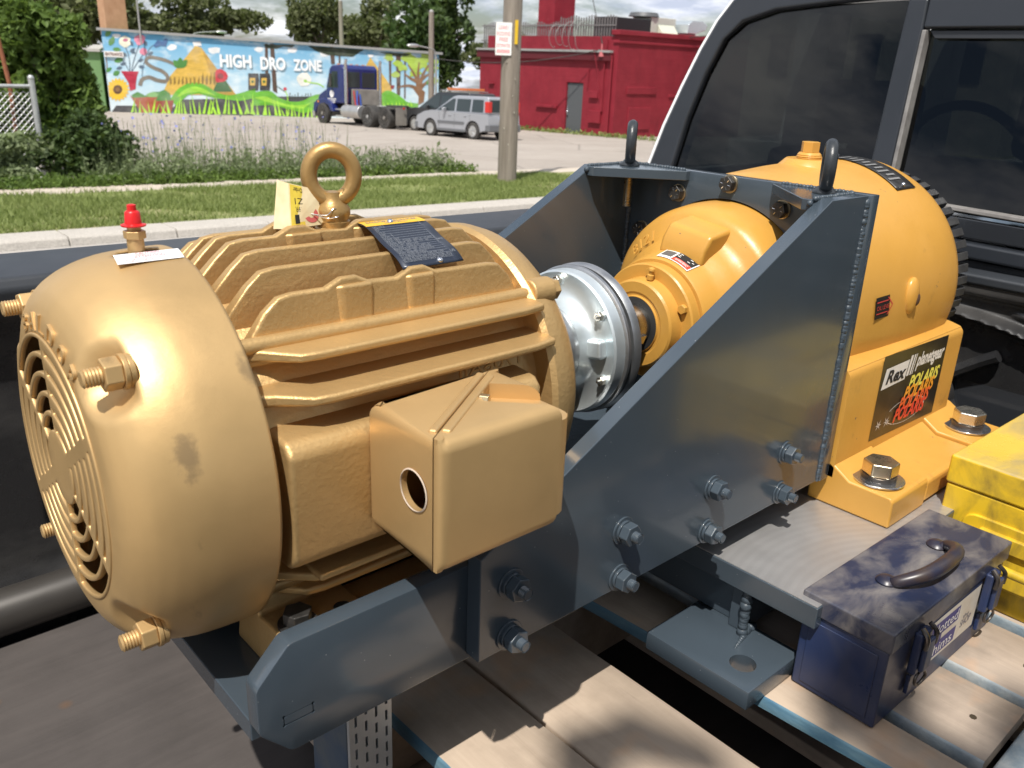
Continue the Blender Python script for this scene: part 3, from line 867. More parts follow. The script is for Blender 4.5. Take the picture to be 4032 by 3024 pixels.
ART = [('cloud',1,[(3.62,0.46),(3.59,0.39),(3.44,0.33),(3.28,0.3),(3.15,0.37),(3.13,0.45),(3.22,0.52),(3.34,0.62),(3.5,0.62),(3.64,0.54)]),
('cloud',1,[(5.81,0.4),(5.8,0.28),(5.63,0.26),(5.4,0.2),(5.26,0.29),(5.21,0.37),(5.22,0.49),(5.43,0.53),(5.65,0.56),(5.84,0.52)]),
('cloud',1,[(0.93,0.92),(0.88,0.85),(0.75,0.81),(0.61,0.81),(0.56,0.83),(0.51,0.9),(0.54,0.97),(0.63,1.0),(0.78,1.01),(0.9,0.98)]),
('cloud',1,[(0.13,-1.88),(0.07,-1.98),(-0.05,-2.01),(-0.23,-2.02),(-0.43,-2.0),(-0.4,-1.89),(-0.33,-1.79),(-0.19,-1.71),(-0.01,-1.68),(0.14,-1.75)]),
('leaf',2,[(0.19,0.85),(0.31,0.87),(0.44,0.95),(0.49,1.09),(0.5,1.21),(0.38,1.19),(0.25,1.11),(0.18,0.98)]),
('leaf',2,[(0.32,0.41),(0.46,0.46),(0.58,0.58),(0.62,0.75),(0.6,0.88),(0.47,0.83),(0.34,0.71),(0.29,0.55)]),
('leaf',2,[(0.45,-0.34),(0.55,-0.41),(0.7,-0.41),(0.84,-0.33),(0.93,-0.22),(0.83,-0.17),(0.68,-0.15),(0.54,-0.22)]),
('leaf',2,[(0.45,0.26),(0.52,0.18),(0.64,0.14),(0.78,0.18),(0.88,0.24),(0.81,0.3),(0.69,0.36),(0.55,0.33)]),
('leaf',2,[(-0.02,-0.88),(0.08,-0.9),(0.19,-0.86),(0.27,-0.76),(0.31,-0.66),(0.21,-0.65),(0.1,-0.69),(0.01,-0.78)]),
('leaf',2,[(0.33,-1.03),(0.44,-1.07),(0.56,-1.05),(0.64,-0.94),(0.68,-0.83),(0.58,-0.8),(0.45,-0.81),(0.37,-0.9)]),
('stem',1,[(-0.16,-2.19),(-0.14,-2.02),(-0.11,-1.78),(-0.08,-1.51),(-0.05,-1.27),(-0.0,-1.07),(0.05,-0.89),(0.1,-0.7),(0.12,-0.5),(0.11,-0.27),(0.08,-0.03),(0.04,0.2),(0.01,0.4),(-0.01,0.58),(-0.02,0.75),(-0.03,0.89),(-0.03,0.99),(-0.07,0.98),(-0.07,0.88),(-0.06,0.74),(-0.05,0.57),(-0.04,0.39),(-0.01,0.18),(0.03,-0.05),(0.06,-0.28),(0.07,-0.5),(0.05,-0.7),(0.01,-0.88),(-0.05,-1.07),(-0.09,-1.27),(-0.13,-1.51),(-0.16,-1.78),(-0.18,-2.02),(-0.2,-2.19)]),
('slate',1,[(1.2,-0.81),(1.21,-0.69),(1.23,-0.52),(1.24,-0.34),(1.23,-0.15),(1.21,0.03),(1.16,0.23),(1.12,0.4),(1.09,0.52),(1.04,0.5),(1.07,0.38),(1.12,0.21),(1.16,0.02),(1.19,-0.16),(1.19,-0.34),(1.18,-0.53),(1.16,-0.69),(1.15,-0.81)]),
('slate',1,[(1.27,-0.81),(1.31,-0.69),(1.36,-0.53),(1.43,-0.34),(1.5,-0.16),(1.58,0.05),(1.68,0.27),(1.78,0.47),(1.84,0.61),(1.8,0.63),(1.74,0.49),(1.64,0.28),(1.54,0.06),(1.45,-0.14),(1.38,-0.33),(1.32,-0.52),(1.27,-0.69),(1.23,-0.8)]),
('slate',1,[(1.31,-0.82),(1.37,-0.72),(1.47,-0.59),(1.57,-0.44),(1.66,-0.31),(1.75,-0.19),(1.84,-0.08),(1.91,0.02),(1.97,0.08),(1.93,0.11),(1.88,0.04),(1.8,-0.06),(1.72,-0.17),(1.63,-0.28),(1.53,-0.42),(1.43,-0.56),(1.34,-0.7),(1.27,-0.79)]),
('slate',1,[(1.16,-0.8),(1.13,-0.74),(1.1,-0.65),(1.05,-0.55),(1.01,-0.46),(0.96,-0.37),(0.91,-0.29),(0.86,-0.21),(0.82,-0.16),(0.78,-0.19),(0.82,-0.24),(0.87,-0.32),(0.92,-0.4),(0.97,-0.48),(1.01,-0.57),(1.06,-0.67),(1.09,-0.76),(1.12,-0.82)]),
('slate',1,[(1.77,-1.06),(1.79,-0.95),(1.82,-0.8),(1.86,-0.63),(1.92,-0.44),(2.0,-0.23),(2.1,0.01),(2.22,0.23),(2.34,0.4),(2.48,0.5),(2.65,0.55),(2.8,0.58),(2.92,0.6),(2.91,0.65),(2.8,0.63),(2.64,0.6),(2.47,0.54),(2.31,0.43),(2.18,0.25),(2.06,0.02),(1.96,-0.22),(1.87,-0.43),(1.81,-0.62),(1.77,-0.8),(1.75,-0.95),(1.73,-1.06)]),
('slate',2,[(1.11,-0.09),(1.11,0.0),(1.07,0.09),(0.98,0.12),(0.9,0.12),(0.9,0.04),(0.94,-0.05),(1.02,-0.09)]),
('slate',2,[(1.28,0.15),(1.37,0.13),(1.47,0.17),(1.53,0.25),(1.56,0.34),(1.48,0.34),(1.38,0.31),(1.31,0.24)]),
('slate',2,[(1.54,0.08),(1.53,0.17),(1.47,0.24),(1.37,0.25),(1.29,0.23),(1.3,0.16),(1.36,0.08),(1.45,0.05)]),
('slate',2,[(1.61,-0.3),(1.68,-0.34),(1.78,-0.33),(1.87,-0.26),(1.92,-0.19),(1.85,-0.16),(1.75,-0.16),(1.66,-0.22)]),
('slate',2,[(1.04,-0.39),(0.96,-0.36),(0.86,-0.37),(0.78,-0.44),(0.73,-0.51),(0.8,-0.54),(0.9,-0.54),(0.99,-0.48)]),
('slate',2,[(1.62,-0.56),(1.67,-0.63),(1.75,-0.67),(1.86,-0.64),(1.93,-0.59),(1.88,-0.53),(1.79,-0.48),(1.69,-0.5)]),
('slate',2,[(1.47,0.45),(1.49,0.54),(1.47,0.64),(1.39,0.69),(1.31,0.7),(1.29,0.62),(1.31,0.52),(1.38,0.47)]),
('slate',2,[(2.14,0.48),(2.18,0.57),(2.18,0.67),(2.11,0.73),(2.04,0.77),(2.01,0.68),(2.01,0.58),(2.06,0.51)]),
('slate',2,[(0.82,-0.63),(0.75,-0.58),(0.66,-0.58),(0.57,-0.65),(0.51,-0.72),(0.58,-0.75),(0.68,-0.76),(0.77,-0.71)]),
('slate',2,[(2.13,0.03),(2.22,0.0),(2.32,0.03),(2.39,0.11),(2.43,0.19),(2.35,0.21),(2.25,0.19),(2.17,0.11)]),
('cream',3,[(1.34,0.67),(1.36,0.52),(1.19,0.39),(1.05,0.35),(0.92,0.43),(0.81,0.53),(0.8,0.65),(0.85,0.78),(0.98,0.88),(1.11,0.94),(1.25,0.89),(1.39,0.82)]),
('pink',3,[(2.08,0.78),(2.03,0.66),(1.96,0.58),(1.81,0.51),(1.68,0.51),(1.62,0.63),(1.55,0.76),(1.58,0.89),(1.74,0.98),(1.86,1.02),(1.99,1.02),(2.11,0.91)]),
('pink',3,[(2.12,0.2),(2.09,0.1),(1.99,0.0),(1.9,0.04),(1.79,0.08),(1.75,0.19),(1.81,0.3),(1.92,0.38),(2.03,0.35),(2.11,0.32)]),
('rosedk',4,[(1.26,0.73),(1.2,0.67),(1.12,0.64),(1.02,0.66),(1.0,0.72),(1.06,0.79),(1.13,0.8),(1.23,0.8)]),
('rosedk',4,[(1.99,0.76),(1.95,0.71),(1.85,0.67),(1.78,0.7),(1.73,0.75),(1.77,0.82),(1.87,0.82),(1.96,0.81)]),
('bluefl',3,[(2.45,0.49),(2.7,0.79),(2.92,0.74),(3.13,0.9),(3.22,0.81),(3.09,0.48),(2.83,0.51),(2.59,0.41)]),
('vase',3,[(0.73,-0.82),(1.61,-0.81),(1.49,-1.07),(1.41,-1.38),(1.36,-1.71),(1.07,-1.81),(1.04,-1.39),(0.88,-1.09)]),
('vine',3,[(1.68,-1.55),(1.7,-1.5),(1.72,-1.44),(1.74,-1.37),(1.77,-1.32),(1.8,-1.28),(1.83,-1.25),(1.89,-1.23),(1.95,-1.2),(2.01,-1.19),(2.07,-1.18),(2.13,-1.19),(2.2,-1.22),(2.28,-1.26),(2.37,-1.3),(2.46,-1.32),(2.56,-1.34),(2.66,-1.36),(2.75,-1.37),(2.85,-1.37),(2.94,-1.34),(3.02,-1.29),(3.08,-1.22),(3.11,-1.14),(3.12,-1.06),(3.1,-0.99),(3.07,-0.92),(3.03,-0.85),(2.97,-0.79),(2.9,-0.73),(2.83,-0.68),(2.74,-0.63),(2.64,-0.6),(2.55,-0.57),(2.46,-0.54),(2.38,-0.5),(2.31,-0.46),(2.23,-0.41),(2.16,-0.36),(2.12,-0.31),(2.1,-0.29),(2.1,-0.27),(2.11,-0.24),(2.13,-0.21),(2.16,-0.18),(2.2,-0.17),(2.28,-0.16),(2.38,-0.16),(2.5,-0.18),(2.62,-0.2),(2.73,-0.22),(2.84,-0.25),(2.94,-0.28),(3.05,-0.31),(3.15,-0.35),(3.24,-0.39),(3.33,-0.43),(3.42,-0.48),(3.51,-0.53),(3.58,-0.57),(3.64,-0.6),(3.73,-0.46),(3.67,-0.43),(3.6,-0.39),(3.51,-0.34),(3.42,-0.29),(3.32,-0.24),(3.22,-0.2),(3.12,-0.16),(3.01,-0.12),(2.9,-0.09),(2.79,-0.06),(2.67,-0.04),(2.54,-0.02),(2.41,0.0),(2.29,0.01),(2.19,-0.01),(2.09,-0.04),(2.02,-0.11),(1.96,-0.18),(1.94,-0.27),(1.94,-0.36),(1.98,-0.43),(2.04,-0.49),(2.12,-0.55),(2.2,-0.61),(2.29,-0.66),(2.38,-0.7),(2.47,-0.74),(2.57,-0.77),(2.65,-0.8),(2.72,-0.84),(2.78,-0.88),(2.84,-0.93),(2.88,-0.98),(2.91,-1.02),(2.93,-1.06),(2.93,-1.09),(2.93,-1.12),(2.92,-1.15),(2.9,-1.16),(2.89,-1.17),(2.86,-1.18),(2.79,-1.18),(2.7,-1.17),(2.61,-1.15),(2.53,-1.14),(2.46,-1.11),(2.38,-1.08),(2.3,-1.04),(2.2,-1.01),(2.11,-0.99),(2.01,-1.0),(1.92,-1.02),(1.83,-1.05),(1.75,-1.09),(1.67,-1.15),(1.61,-1.22),(1.57,-1.31),(1.53,-1.39),(1.51,-1.46),(1.5,-1.5)]),
('sun',3,[(0.65,-1.75),(0.72,-1.82),(0.84,-1.84),(0.97,-1.8),(1.06,-1.74),(0.98,-1.68),(0.87,-1.64),(0.74,-1.67)]),
('sun',3,[(0.63,-1.81),(0.67,-1.9),(0.77,-1.97),(0.9,-1.98),(1.0,-1.95),(0.95,-1.86),(0.86,-1.78),(0.74,-1.77)]),
('sun',3,[(0.59,-1.87),(0.6,-1.98),(0.66,-2.08),(0.78,-2.13),(0.88,-2.13),(0.86,-2.03),(0.81,-1.92),(0.7,-1.86)]),
('sun',3,[(0.54,-1.91),(0.51,-2.02),(0.53,-2.14),(0.62,-2.23),(0.7,-2.27),(0.73,-2.17),(0.71,-2.04),(0.64,-1.95)]),
('sun',3,[(0.48,-1.93),(0.42,-2.03),(0.39,-2.16),(0.44,-2.28),(0.5,-2.35),(0.56,-2.25),(0.59,-2.12),(0.55,-2.0)]),
('sun',3,[(0.42,-1.94),(0.33,-2.01),(0.26,-2.13),(0.27,-2.26),(0.3,-2.35),(0.38,-2.28),(0.45,-2.16),(0.46,-2.03)]),
('sun',3,[(0.36,-1.92),(0.26,-1.95),(0.16,-2.05),(0.12,-2.18),(0.12,-2.28),(0.21,-2.24),(0.32,-2.15),(0.37,-2.02)]),
('sun',3,[(0.32,-1.87),(0.21,-1.88),(0.09,-1.94),(0.01,-2.05),(-0.02,-2.15),(0.08,-2.14),(0.2,-2.09),(0.29,-1.98)]),
('sun',3,[(0.29,-1.82),(0.2,-1.78),(0.07,-1.8),(-0.04,-1.89),(-0.1,-1.97),(-0.01,-2.0),(0.12,-1.99),(0.23,-1.92)]),
('sun',3,[(0.29,-1.76),(0.22,-1.69),(0.1,-1.66),(-0.03,-1.7),(-0.11,-1.77),(-0.04,-1.82),(0.08,-1.86),(0.2,-1.83)]),
('sun',3,[(0.31,-1.69),(0.27,-1.6),(0.17,-1.53),(0.04,-1.53),(-0.05,-1.56),(-0.01,-1.64),(0.08,-1.72),(0.2,-1.73)]),
('sun',3,[(0.35,-1.64),(0.34,-1.53),(0.28,-1.43),(0.17,-1.38),(0.07,-1.38),(0.08,-1.48),(0.14,-1.58),(0.24,-1.64)]),
('sun',3,[(0.4,-1.59),(0.43,-1.49),(0.41,-1.36),(0.32,-1.28),(0.24,-1.24),(0.22,-1.34),(0.23,-1.47),(0.3,-1.56)]),
('sun',3,[(0.46,-1.57),(0.52,-1.47),(0.55,-1.34),(0.5,-1.23),(0.44,-1.16),(0.38,-1.25),(0.35,-1.39),(0.39,-1.5)]),
('sun',3,[(0.52,-1.57),(0.61,-1.5),(0.68,-1.38),(0.67,-1.25),(0.64,-1.16),(0.56,-1.23),(0.49,-1.35),(0.48,-1.47)]),
('sun',3,[(0.58,-1.59),(0.68,-1.55),(0.78,-1.45),(0.82,-1.32),(0.82,-1.22),(0.73,-1.27),(0.62,-1.36),(0.57,-1.48)]),
('sun',3,[(0.62,-1.63),(0.73,-1.63),(0.85,-1.57),(0.93,-1.45),(0.96,-1.35),(0.86,-1.36),(0.74,-1.41),(0.65,-1.52)]),
('sun',3,[(0.65,-1.68),(0.74,-1.72),(0.87,-1.7),(0.98,-1.62),(1.05,-1.53),(0.95,-1.5),(0.82,-1.51),(0.71,-1.59)]),
('brown',4,[(0.7,-1.75),(0.66,-1.85),(0.59,-1.93),(0.49,-1.98),(0.39,-1.98),(0.31,-1.94),(0.26,-1.86),(0.24,-1.76),(0.28,-1.66),(0.35,-1.57),(0.45,-1.53),(0.55,-1.52),(0.63,-1.57),(0.68,-1.65)]),
('brown2',5,[(0.58,-1.75),(0.55,-1.82),(0.49,-1.86),(0.42,-1.86),(0.37,-1.82),(0.36,-1.75),(0.39,-1.69),(0.45,-1.64),(0.52,-1.64),(0.57,-1.68)]),
('leaf',3,[(1.12,-2.01),(1.44,-1.84),(1.8,-2.03),(2.21,-1.82),(2.59,-1.81),(2.47,-2.21),(1.17,-2.24)]),
('terra',4,[(1.03,-2.01),(1.18,-2.16),(2.53,-2.04),(2.46,-2.35),(2.26,-2.89),(1.52,-2.9),(1.35,-2.63)]),
('terra2',4,[(2.39,-2.25),(3.22,-2.23),(3.14,-2.51),(3.01,-2.9),(2.48,-2.91)]),
('leaf',4,[(2.31,-2.29),(2.51,-1.82),(2.8,-1.69),(3.05,-1.88),(3.09,-2.24)]),
('leaf2',5,[(2.48,-1.97),(2.37,-2.09),(2.22,-2.09),(2.02,-2.1),(1.89,-2.05),(1.87,-1.96),(2.07,-1.86),(2.26,-1.82),(2.43,-1.91)]),
('pyr',2,[(2.65,-1.97),(3.13,-1.02),(4.58,0.6),(4.87,0.51),(6.5,-1.88)]),
('pyr2',3,[(4.87,0.51),(6.5,-1.88),(5.56,-2.06)]),
('white',3,[(4.44,0.77),(4.85,0.81),(4.9,0.59),(4.5,0.56)]),
('pyrdk',4,[(3.14,-0.98),(3.2,-1.1),(3.21,-1.37),(3.09,-1.45)]),
('pyrdk',4,[(3.33,-1.02),(3.41,-1.06),(3.41,-1.36),(3.29,-1.44)]),
('pyrdk',4,[(3.51,-1.31),(3.62,-0.98),(3.61,-1.36),(3.5,-1.44)]),
('pyrdk',4,[(3.72,-1.16),(3.82,-0.97),(3.82,-1.35),(3.7,-1.43)]),
('pyrdk',4,[(3.94,-0.98),(4.01,-1.11),(4.02,-1.34),(3.9,-1.43)]),
('pyrdk',4,[(4.14,-1.05),(4.21,-1.1),(4.22,-1.34),(4.11,-1.42)]),
('pyrdk',4,[(4.35,-0.97),(4.42,-1.07),(4.43,-1.33),(4.31,-1.41)]),
('pyrdk',4,[(4.54,-1.19),(4.64,-0.95),(4.63,-1.33),(4.52,-1.41)]),
('pyrdk',4,[(4.76,-1.02),(4.86,-0.72),(4.84,-1.32),(4.72,-1.4)]),
('pyrdk',4,[(4.95,-1.17),(5.06,-0.82),(5.05,-1.32),(4.93,-1.4)]),
('pyrdk',4,[(5.16,-1.11),(5.27,-0.7),(5.25,-1.31),(5.14,-1.39)]),
('pyrdk',4,[(5.39,-0.83),(5.48,-0.7),(5.46,-1.3),(5.34,-1.39)]),
('leaf',4,[(3.72,-0.57),(3.75,-0.41),(3.69,-0.26),(3.54,-0.19),(3.39,-0.18),(3.38,-0.33),(3.42,-0.49),(3.56,-0.58)]),
('leaf',4,[(3.72,-0.57),(3.84,-0.45),(3.91,-0.29),(3.85,-0.13),(3.75,-0.03),(3.64,-0.14),(3.56,-0.31),(3.6,-0.47)]),
('leaf',4,[(3.72,-0.57),(3.88,-0.56),(4.03,-0.45),(4.09,-0.28),(4.1,-0.13),(3.95,-0.16),(3.78,-0.25),(3.71,-0.41)]),
('rose',4,[(6.13,-0.9),(6.07,-1.07),(5.9,-1.2),(5.71,-1.23),(5.53,-1.26),(5.42,-1.11),(5.38,-0.93),(5.46,-0.77),(5.56,-0.6),(5.76,-0.54),(5.96,-0.63),(6.07,-0.73)]),
('rosedk2',5,[(5.91,-0.91),(5.87,-1.02),(5.75,-1.06),(5.63,-1.05),(5.56,-0.98),(5.58,-0.86),(5.66,-0.79),(5.78,-0.76),(5.86,-0.83)]),
('leafdk',3,[(5.55,-1.18),(6.03,-1.17),(6.31,-1.72),(5.27,-1.75)]),
('soil',2,[(-0.27,-2.97),(0.3,-2.57),(1.06,-2.56),(3.17,-2.59),(3.57,-2.19),(7.43,-2.02),(7.36,-3.0)]),
('hill',4,[(3.03,-2.2),(3.11,-2.1),(3.21,-1.96),(3.33,-1.8),(3.46,-1.67),(3.59,-1.57),(3.74,-1.48),(3.89,-1.4),(4.04,-1.34),(4.16,-1.31),(4.28,-1.29),(4.4,-1.28),(4.51,-1.29),(4.63,-1.31),(4.74,-1.34),(4.85,-1.38),(4.97,-1.44),(5.1,-1.51),(5.23,-1.61),(5.36,-1.71),(5.5,-1.78),(5.65,-1.83),(5.81,-1.87),(5.97,-1.9),(6.14,-1.9),(6.3,-1.89),(6.46,-1.85),(6.63,-1.8),(6.8,-1.75),(7.0,-1.69),(7.22,-1.61),(7.42,-1.54),(7.55,-1.49),(7.52,-2.02),(6.6,-2.2),(5.96,-2.13),(5.32,-2.07),(4.54,-1.85),(3.98,-1.94),(3.3,-2.51)]),
('hill2',5,[(3.34,-2.11),(3.41,-2.03),(3.52,-1.92),(3.64,-1.8),(3.77,-1.71),(3.9,-1.63),(4.04,-1.57),(4.19,-1.52),(4.34,-1.49),(4.47,-1.5),(4.6,-1.53),(4.74,-1.58),(4.88,-1.64),(5.04,-1.72),(5.21,-1.82),(5.38,-1.92),(5.49,-1.98),(4.55,-1.77),(3.91,-1.86)]),
('blade',6,[(0.98,-3.01),(1.29,-2.14),(1.1,-3.01)]),
('blade',6,[(1.2,-3.02),(1.22,-2.43),(1.28,-3.01)]),
('blade',6,[(1.38,-2.99),(1.52,-2.25),(1.49,-2.99)]),
('blade',6,[(1.69,-2.99),(1.52,-2.46),(1.86,-2.99)]),
('blade',6,[(1.9,-3.01),(1.88,-2.3),(1.99,-3.01)]),
('blade',6,[(2.01,-2.96),(2.31,-2.11),(2.16,-2.96)]),
('blade',6,[(2.21,-2.96),(2.51,-2.36),(2.3,-2.96)]),
('blade',6,[(2.51,-2.98),(2.83,-2.28),(2.61,-2.98)]),
('blade',6,[(2.68,-2.95),(2.48,-2.44),(2.79,-2.95)]),
('blade',6,[(2.84,-2.94),(2.81,-2.07),(3.0,-2.94)]),
('blade',6,[(3.13,-2.98),(3.45,-2.23),(3.29,-2.97)]),
('blade',6,[(3.34,-2.96),(3.56,-1.96),(3.47,-2.96)]),
('blade',6,[(3.53,-2.93),(3.62,-1.83),(3.61,-2.93)]),
('blade',6,[(3.69,-2.98),(3.7,-2.25),(3.83,-2.97)]),
('blade',6,[(4.0,-2.94),(4.04,-2.13),(4.09,-2.93)]),
('blade',6,[(4.22,-2.91),(4.14,-1.74),(4.32,-2.91)]),
('blade',6,[(4.43,-2.96),(4.52,-2.25),(4.56,-2.96)]),
('blade',6,[(4.63,-2.92),(5.0,-1.81),(4.78,-2.91)]),
('blade',6,[(4.87,-2.96),(5.14,-2.14),(5.03,-2.96)]),
('blade',6,[(5.05,-2.9),(5.36,-1.93),(5.16,-2.9)]),
('blade',6,[(5.27,-2.95),(5.09,-2.0),(5.41,-2.95)]),
('blade',6,[(5.43,-2.94),(5.4,-1.95),(5.6,-2.94)]),
('blade',6,[(5.71,-2.91),(6.01,-1.79),(5.87,-2.9)]),
('blade',6,[(5.96,-2.92),(6.1,-1.9),(6.09,-2.92)]),
('blade',6,[(6.2,-2.9),(6.37,-2.27),(6.33,-2.9)]),
('blade',6,[(6.35,-2.91),(6.24,-2.18),(6.44,-2.91)]),
('blade',6,[(6.61,-2.93),(6.46,-1.91),(6.79,-2.92)]),
('blade',6,[(6.84,-2.9),(7.08,-2.32),(6.98,-2.89)]),
('blade',6,[(7.03,-2.86),(6.84,-1.82),(7.16,-2.86)]),
('blade',6,[(7.18,-2.88),(7.41,-1.72),(7.35,-2.88)]),
('trunk',2,[(8.2,0.83),(8.36,0.84),(8.28,-1.06),(8.11,-1.01)]),
('trunk',2,[(8.47,0.84),(8.69,0.85),(8.72,-1.75),(8.48,-1.61)]),
('trunk',2,[(11.72,0.81),(11.99,0.82),(11.98,-0.09),(11.77,-0.1)]),
('trunk',2,[(12.2,0.74),(12.31,0.74),(12.31,-0.02),(12.21,-0.03)]),
('trunk',2,[(15.08,0.51),(15.22,0.51),(15.22,-1.12),(15.09,-1.12)]),
('trunk',2,[(15.49,0.54),(15.79,0.55),(15.73,-1.68),(15.53,-1.68)]),
('trunk',2,[(15.98,0.51),(16.09,0.52),(16.05,-1.86),(15.96,-1.86)]),
('canopy',3,[(8.1,0.79),(9.83,0.84),(9.64,0.69),(9.2,0.74),(8.83,0.6),(8.34,0.61)]),
('canopy',3,[(10.52,0.82),(13.66,0.75),(13.26,0.5),(13.0,0.34),(12.35,0.35),(11.58,0.38),(10.95,0.57)]),
('canopy',3,[(14.52,0.66),(16.4,0.62),(16.13,0.49),(15.25,0.48)]),
('cloud',1,[(8.09,0.54),(8.08,0.49),(7.94,0.4),(7.78,0.4),(7.69,0.45),(7.59,0.53),(7.69,0.59),(7.82,0.67),(7.97,0.64),(8.1,0.61)]),
('cloud',1,[(9.93,0.56),(9.83,0.47),(9.7,0.42),(9.56,0.43),(9.42,0.44),(9.4,0.54),(9.45,0.64),(9.56,0.64),(9.71,0.7),(9.88,0.65)]),
('cloud',1,[(11.77,0.45),(11.69,0.36),(11.57,0.32),(11.36,0.26),(11.24,0.32),(11.17,0.42),(11.18,0.53),(11.38,0.6),(11.54,0.6),(11.66,0.54)]),
('black',4,[(7.21,-0.73),(7.76,-0.72),(7.77,-1.08),(7.69,-1.61),(7.16,-1.63)]),
('pyr',5,[(7.28,-0.97),(7.57,-0.96),(7.53,-1.36),(7.27,-1.36)]),
('leafdk',6,[(7.5,-1.16),(7.47,-1.21),(7.41,-1.24),(7.36,-1.22),(7.34,-1.16),(7.36,-1.11),(7.42,-1.08),(7.48,-1.1)]),
('black',4,[(7.82,-0.72),(8.38,-0.7),(8.39,-1.06),(8.31,-1.6),(7.78,-1.61)]),
('pyr',5,[(7.9,-0.95),(8.19,-0.94),(8.15,-1.34),(7.89,-1.35)]),
('leafdk',6,[(8.11,-1.14),(8.09,-1.2),(8.03,-1.22),(7.97,-1.2),(7.95,-1.15),(7.98,-1.09),(8.04,-1.06),(8.09,-1.09)]),
('puff',3,[(10.64,-0.95),(10.61,-1.08),(10.51,-1.22),(10.38,-1.3),(10.23,-1.3),(10.06,-1.33),(9.95,-1.21),(9.88,-1.12),(9.81,-0.97),(9.84,-0.82),(9.99,-0.69),(10.1,-0.61),(10.26,-0.61),(10.42,-0.58),(10.52,-0.71),(10.6,-0.81)]),
('blade',3,[(10.23,-1.06),(10.28,-1.08),(10.36,-1.1),(10.45,-1.13),(10.55,-1.15),(10.66,-1.16),(10.77,-1.17),(10.89,-1.18),(10.99,-1.2),(11.08,-1.23),(11.17,-1.28),(11.25,-1.34),(11.3,-1.37),(11.33,-1.32),(11.28,-1.29),(11.2,-1.24),(11.11,-1.18),(11.01,-1.14),(10.9,-1.12),(10.78,-1.11),(10.67,-1.1),(10.56,-1.09),(10.47,-1.07),(10.38,-1.05),(10.3,-1.03),(10.25,-1.01)]),
('hill2',4,[(10.38,-1.04),(10.35,-1.1),(10.29,-1.13),(10.23,-1.1),(10.2,-1.04),(10.23,-0.98),(10.3,-0.96),(10.36,-0.98)]),
('rose',4,[(9.25,-1.49),(9.22,-1.56),(9.15,-1.59),(9.08,-1.56),(9.06,-1.5),(9.09,-1.43),(9.16,-1.4),(9.23,-1.43)]),
('blade',4,[(9.13,-1.6),(9.24,-1.84),(9.26,-2.89),(9.31,-2.88),(9.29,-1.83),(9.17,-1.58)]),
('canopy',3,[(8.58,-1.31),(8.88,-1.49),(9.12,-1.66),(9.14,-1.64),(8.9,-1.46),(8.6,-1.28)]),
('soil',2,[(7.3,-2.92),(7.43,-1.94),(10.84,-1.86),(10.79,-3.02)]),
('hill',4,[(7.38,-1.75),(7.46,-1.73),(7.57,-1.7),(7.69,-1.67),(7.82,-1.65),(7.96,-1.63),(8.1,-1.62),(8.25,-1.62),(8.38,-1.64),(8.49,-1.7),(8.59,-1.79),(8.69,-1.88),(8.8,-1.97),(8.94,-2.03),(9.1,-2.09),(9.26,-2.14),(9.42,-2.17),(9.58,-2.18),(9.74,-2.18),(9.9,-2.16),(10.06,-2.12),(10.23,-2.06),(10.4,-1.96),(10.57,-1.87),(10.72,-1.8),(10.84,-1.76),(10.95,-1.74),(11.04,-1.73),(11.11,-1.73),(10.94,-2.61),(10.09,-2.78),(9.27,-2.57),(8.34,-2.38),(7.34,-2.43)]),
('hill2',5,[(7.43,-2.0),(7.54,-1.98),(7.7,-1.95),(7.88,-1.92),(8.05,-1.92),(8.2,-1.96),(8.35,-2.02),(8.5,-2.09),(8.66,-2.15),(8.84,-2.21),(9.02,-2.27),(9.22,-2.32),(9.41,-2.35),(9.62,-2.36),(9.84,-2.36),(10.06,-2.34),(10.24,-2.31),(10.41,-2.25),(10.56,-2.17),(10.68,-2.1),(10.77,-2.04),(10.1,-2.56),(9.15,-2.45),(8.16,-2.23)]),
('blade',6,[(7.31,-2.92),(7.19,-2.17),(7.46,-2.92)]),
('blade',6,[(7.52,-2.93),(7.56,-2.28),(7.66,-2.93)]),
('blade',6,[(7.84,-2.93),(8.03,-2.27),(7.95,-2.93)]),
('blade',6,[(7.95,-2.94),(8.02,-1.97),(8.09,-2.94)]),
('blade',6,[(8.18,-2.95),(8.19,-2.41),(8.29,-2.95)]),
('blade',6,[(8.51,-2.95),(8.49,-1.99),(8.67,-2.95)]),
('blade',6,[(8.73,-2.96),(8.67,-1.95),(8.88,-2.96)]),
('blade',6,[(8.98,-2.97),(8.82,-2.47),(9.08,-2.96)]),
('blade',6,[(9.14,-2.97),(9.15,-2.42),(9.28,-2.97)]),
('blade',6,[(9.39,-2.98),(9.48,-2.19),(9.52,-2.98)]),
('blade',6,[(9.63,-2.99),(9.5,-2.25),(9.71,-2.99)]),
('blade',6,[(9.78,-3.0),(9.92,-2.31),(9.89,-2.99)]),
('blade',6,[(10.03,-3.0),(10.1,-2.43),(10.17,-3.0)]),
('blade',6,[(10.24,-3.01),(10.44,-2.41),(10.39,-3.01)]),
('blade',6,[(10.53,-3.02),(10.53,-2.34),(10.64,-3.01)]),
('blade',6,[(10.79,-3.02),(10.84,-2.21),(10.89,-3.02)]),
('canopy',3,[(9.38,-2.08),(9.43,-1.69),(9.39,-1.68),(9.34,-2.08)]),
('canopy',3,[(9.53,-2.07),(9.54,-1.8),(9.51,-1.8),(9.5,-2.07)]),
('canopy',3,[(9.69,-2.07),(9.71,-1.78),(9.67,-1.78),(9.65,-2.07)]),
('canopy',3,[(9.84,-2.07),(9.88,-1.68),(9.84,-1.68),(9.8,-2.07)]),
('canopy',3,[(9.99,-2.07),(10.11,-1.8),(10.08,-1.79),(9.96,-2.06)]),
('canopy',3,[(10.15,-2.06),(10.21,-1.86),(10.17,-1.86),(10.11,-2.05)]),
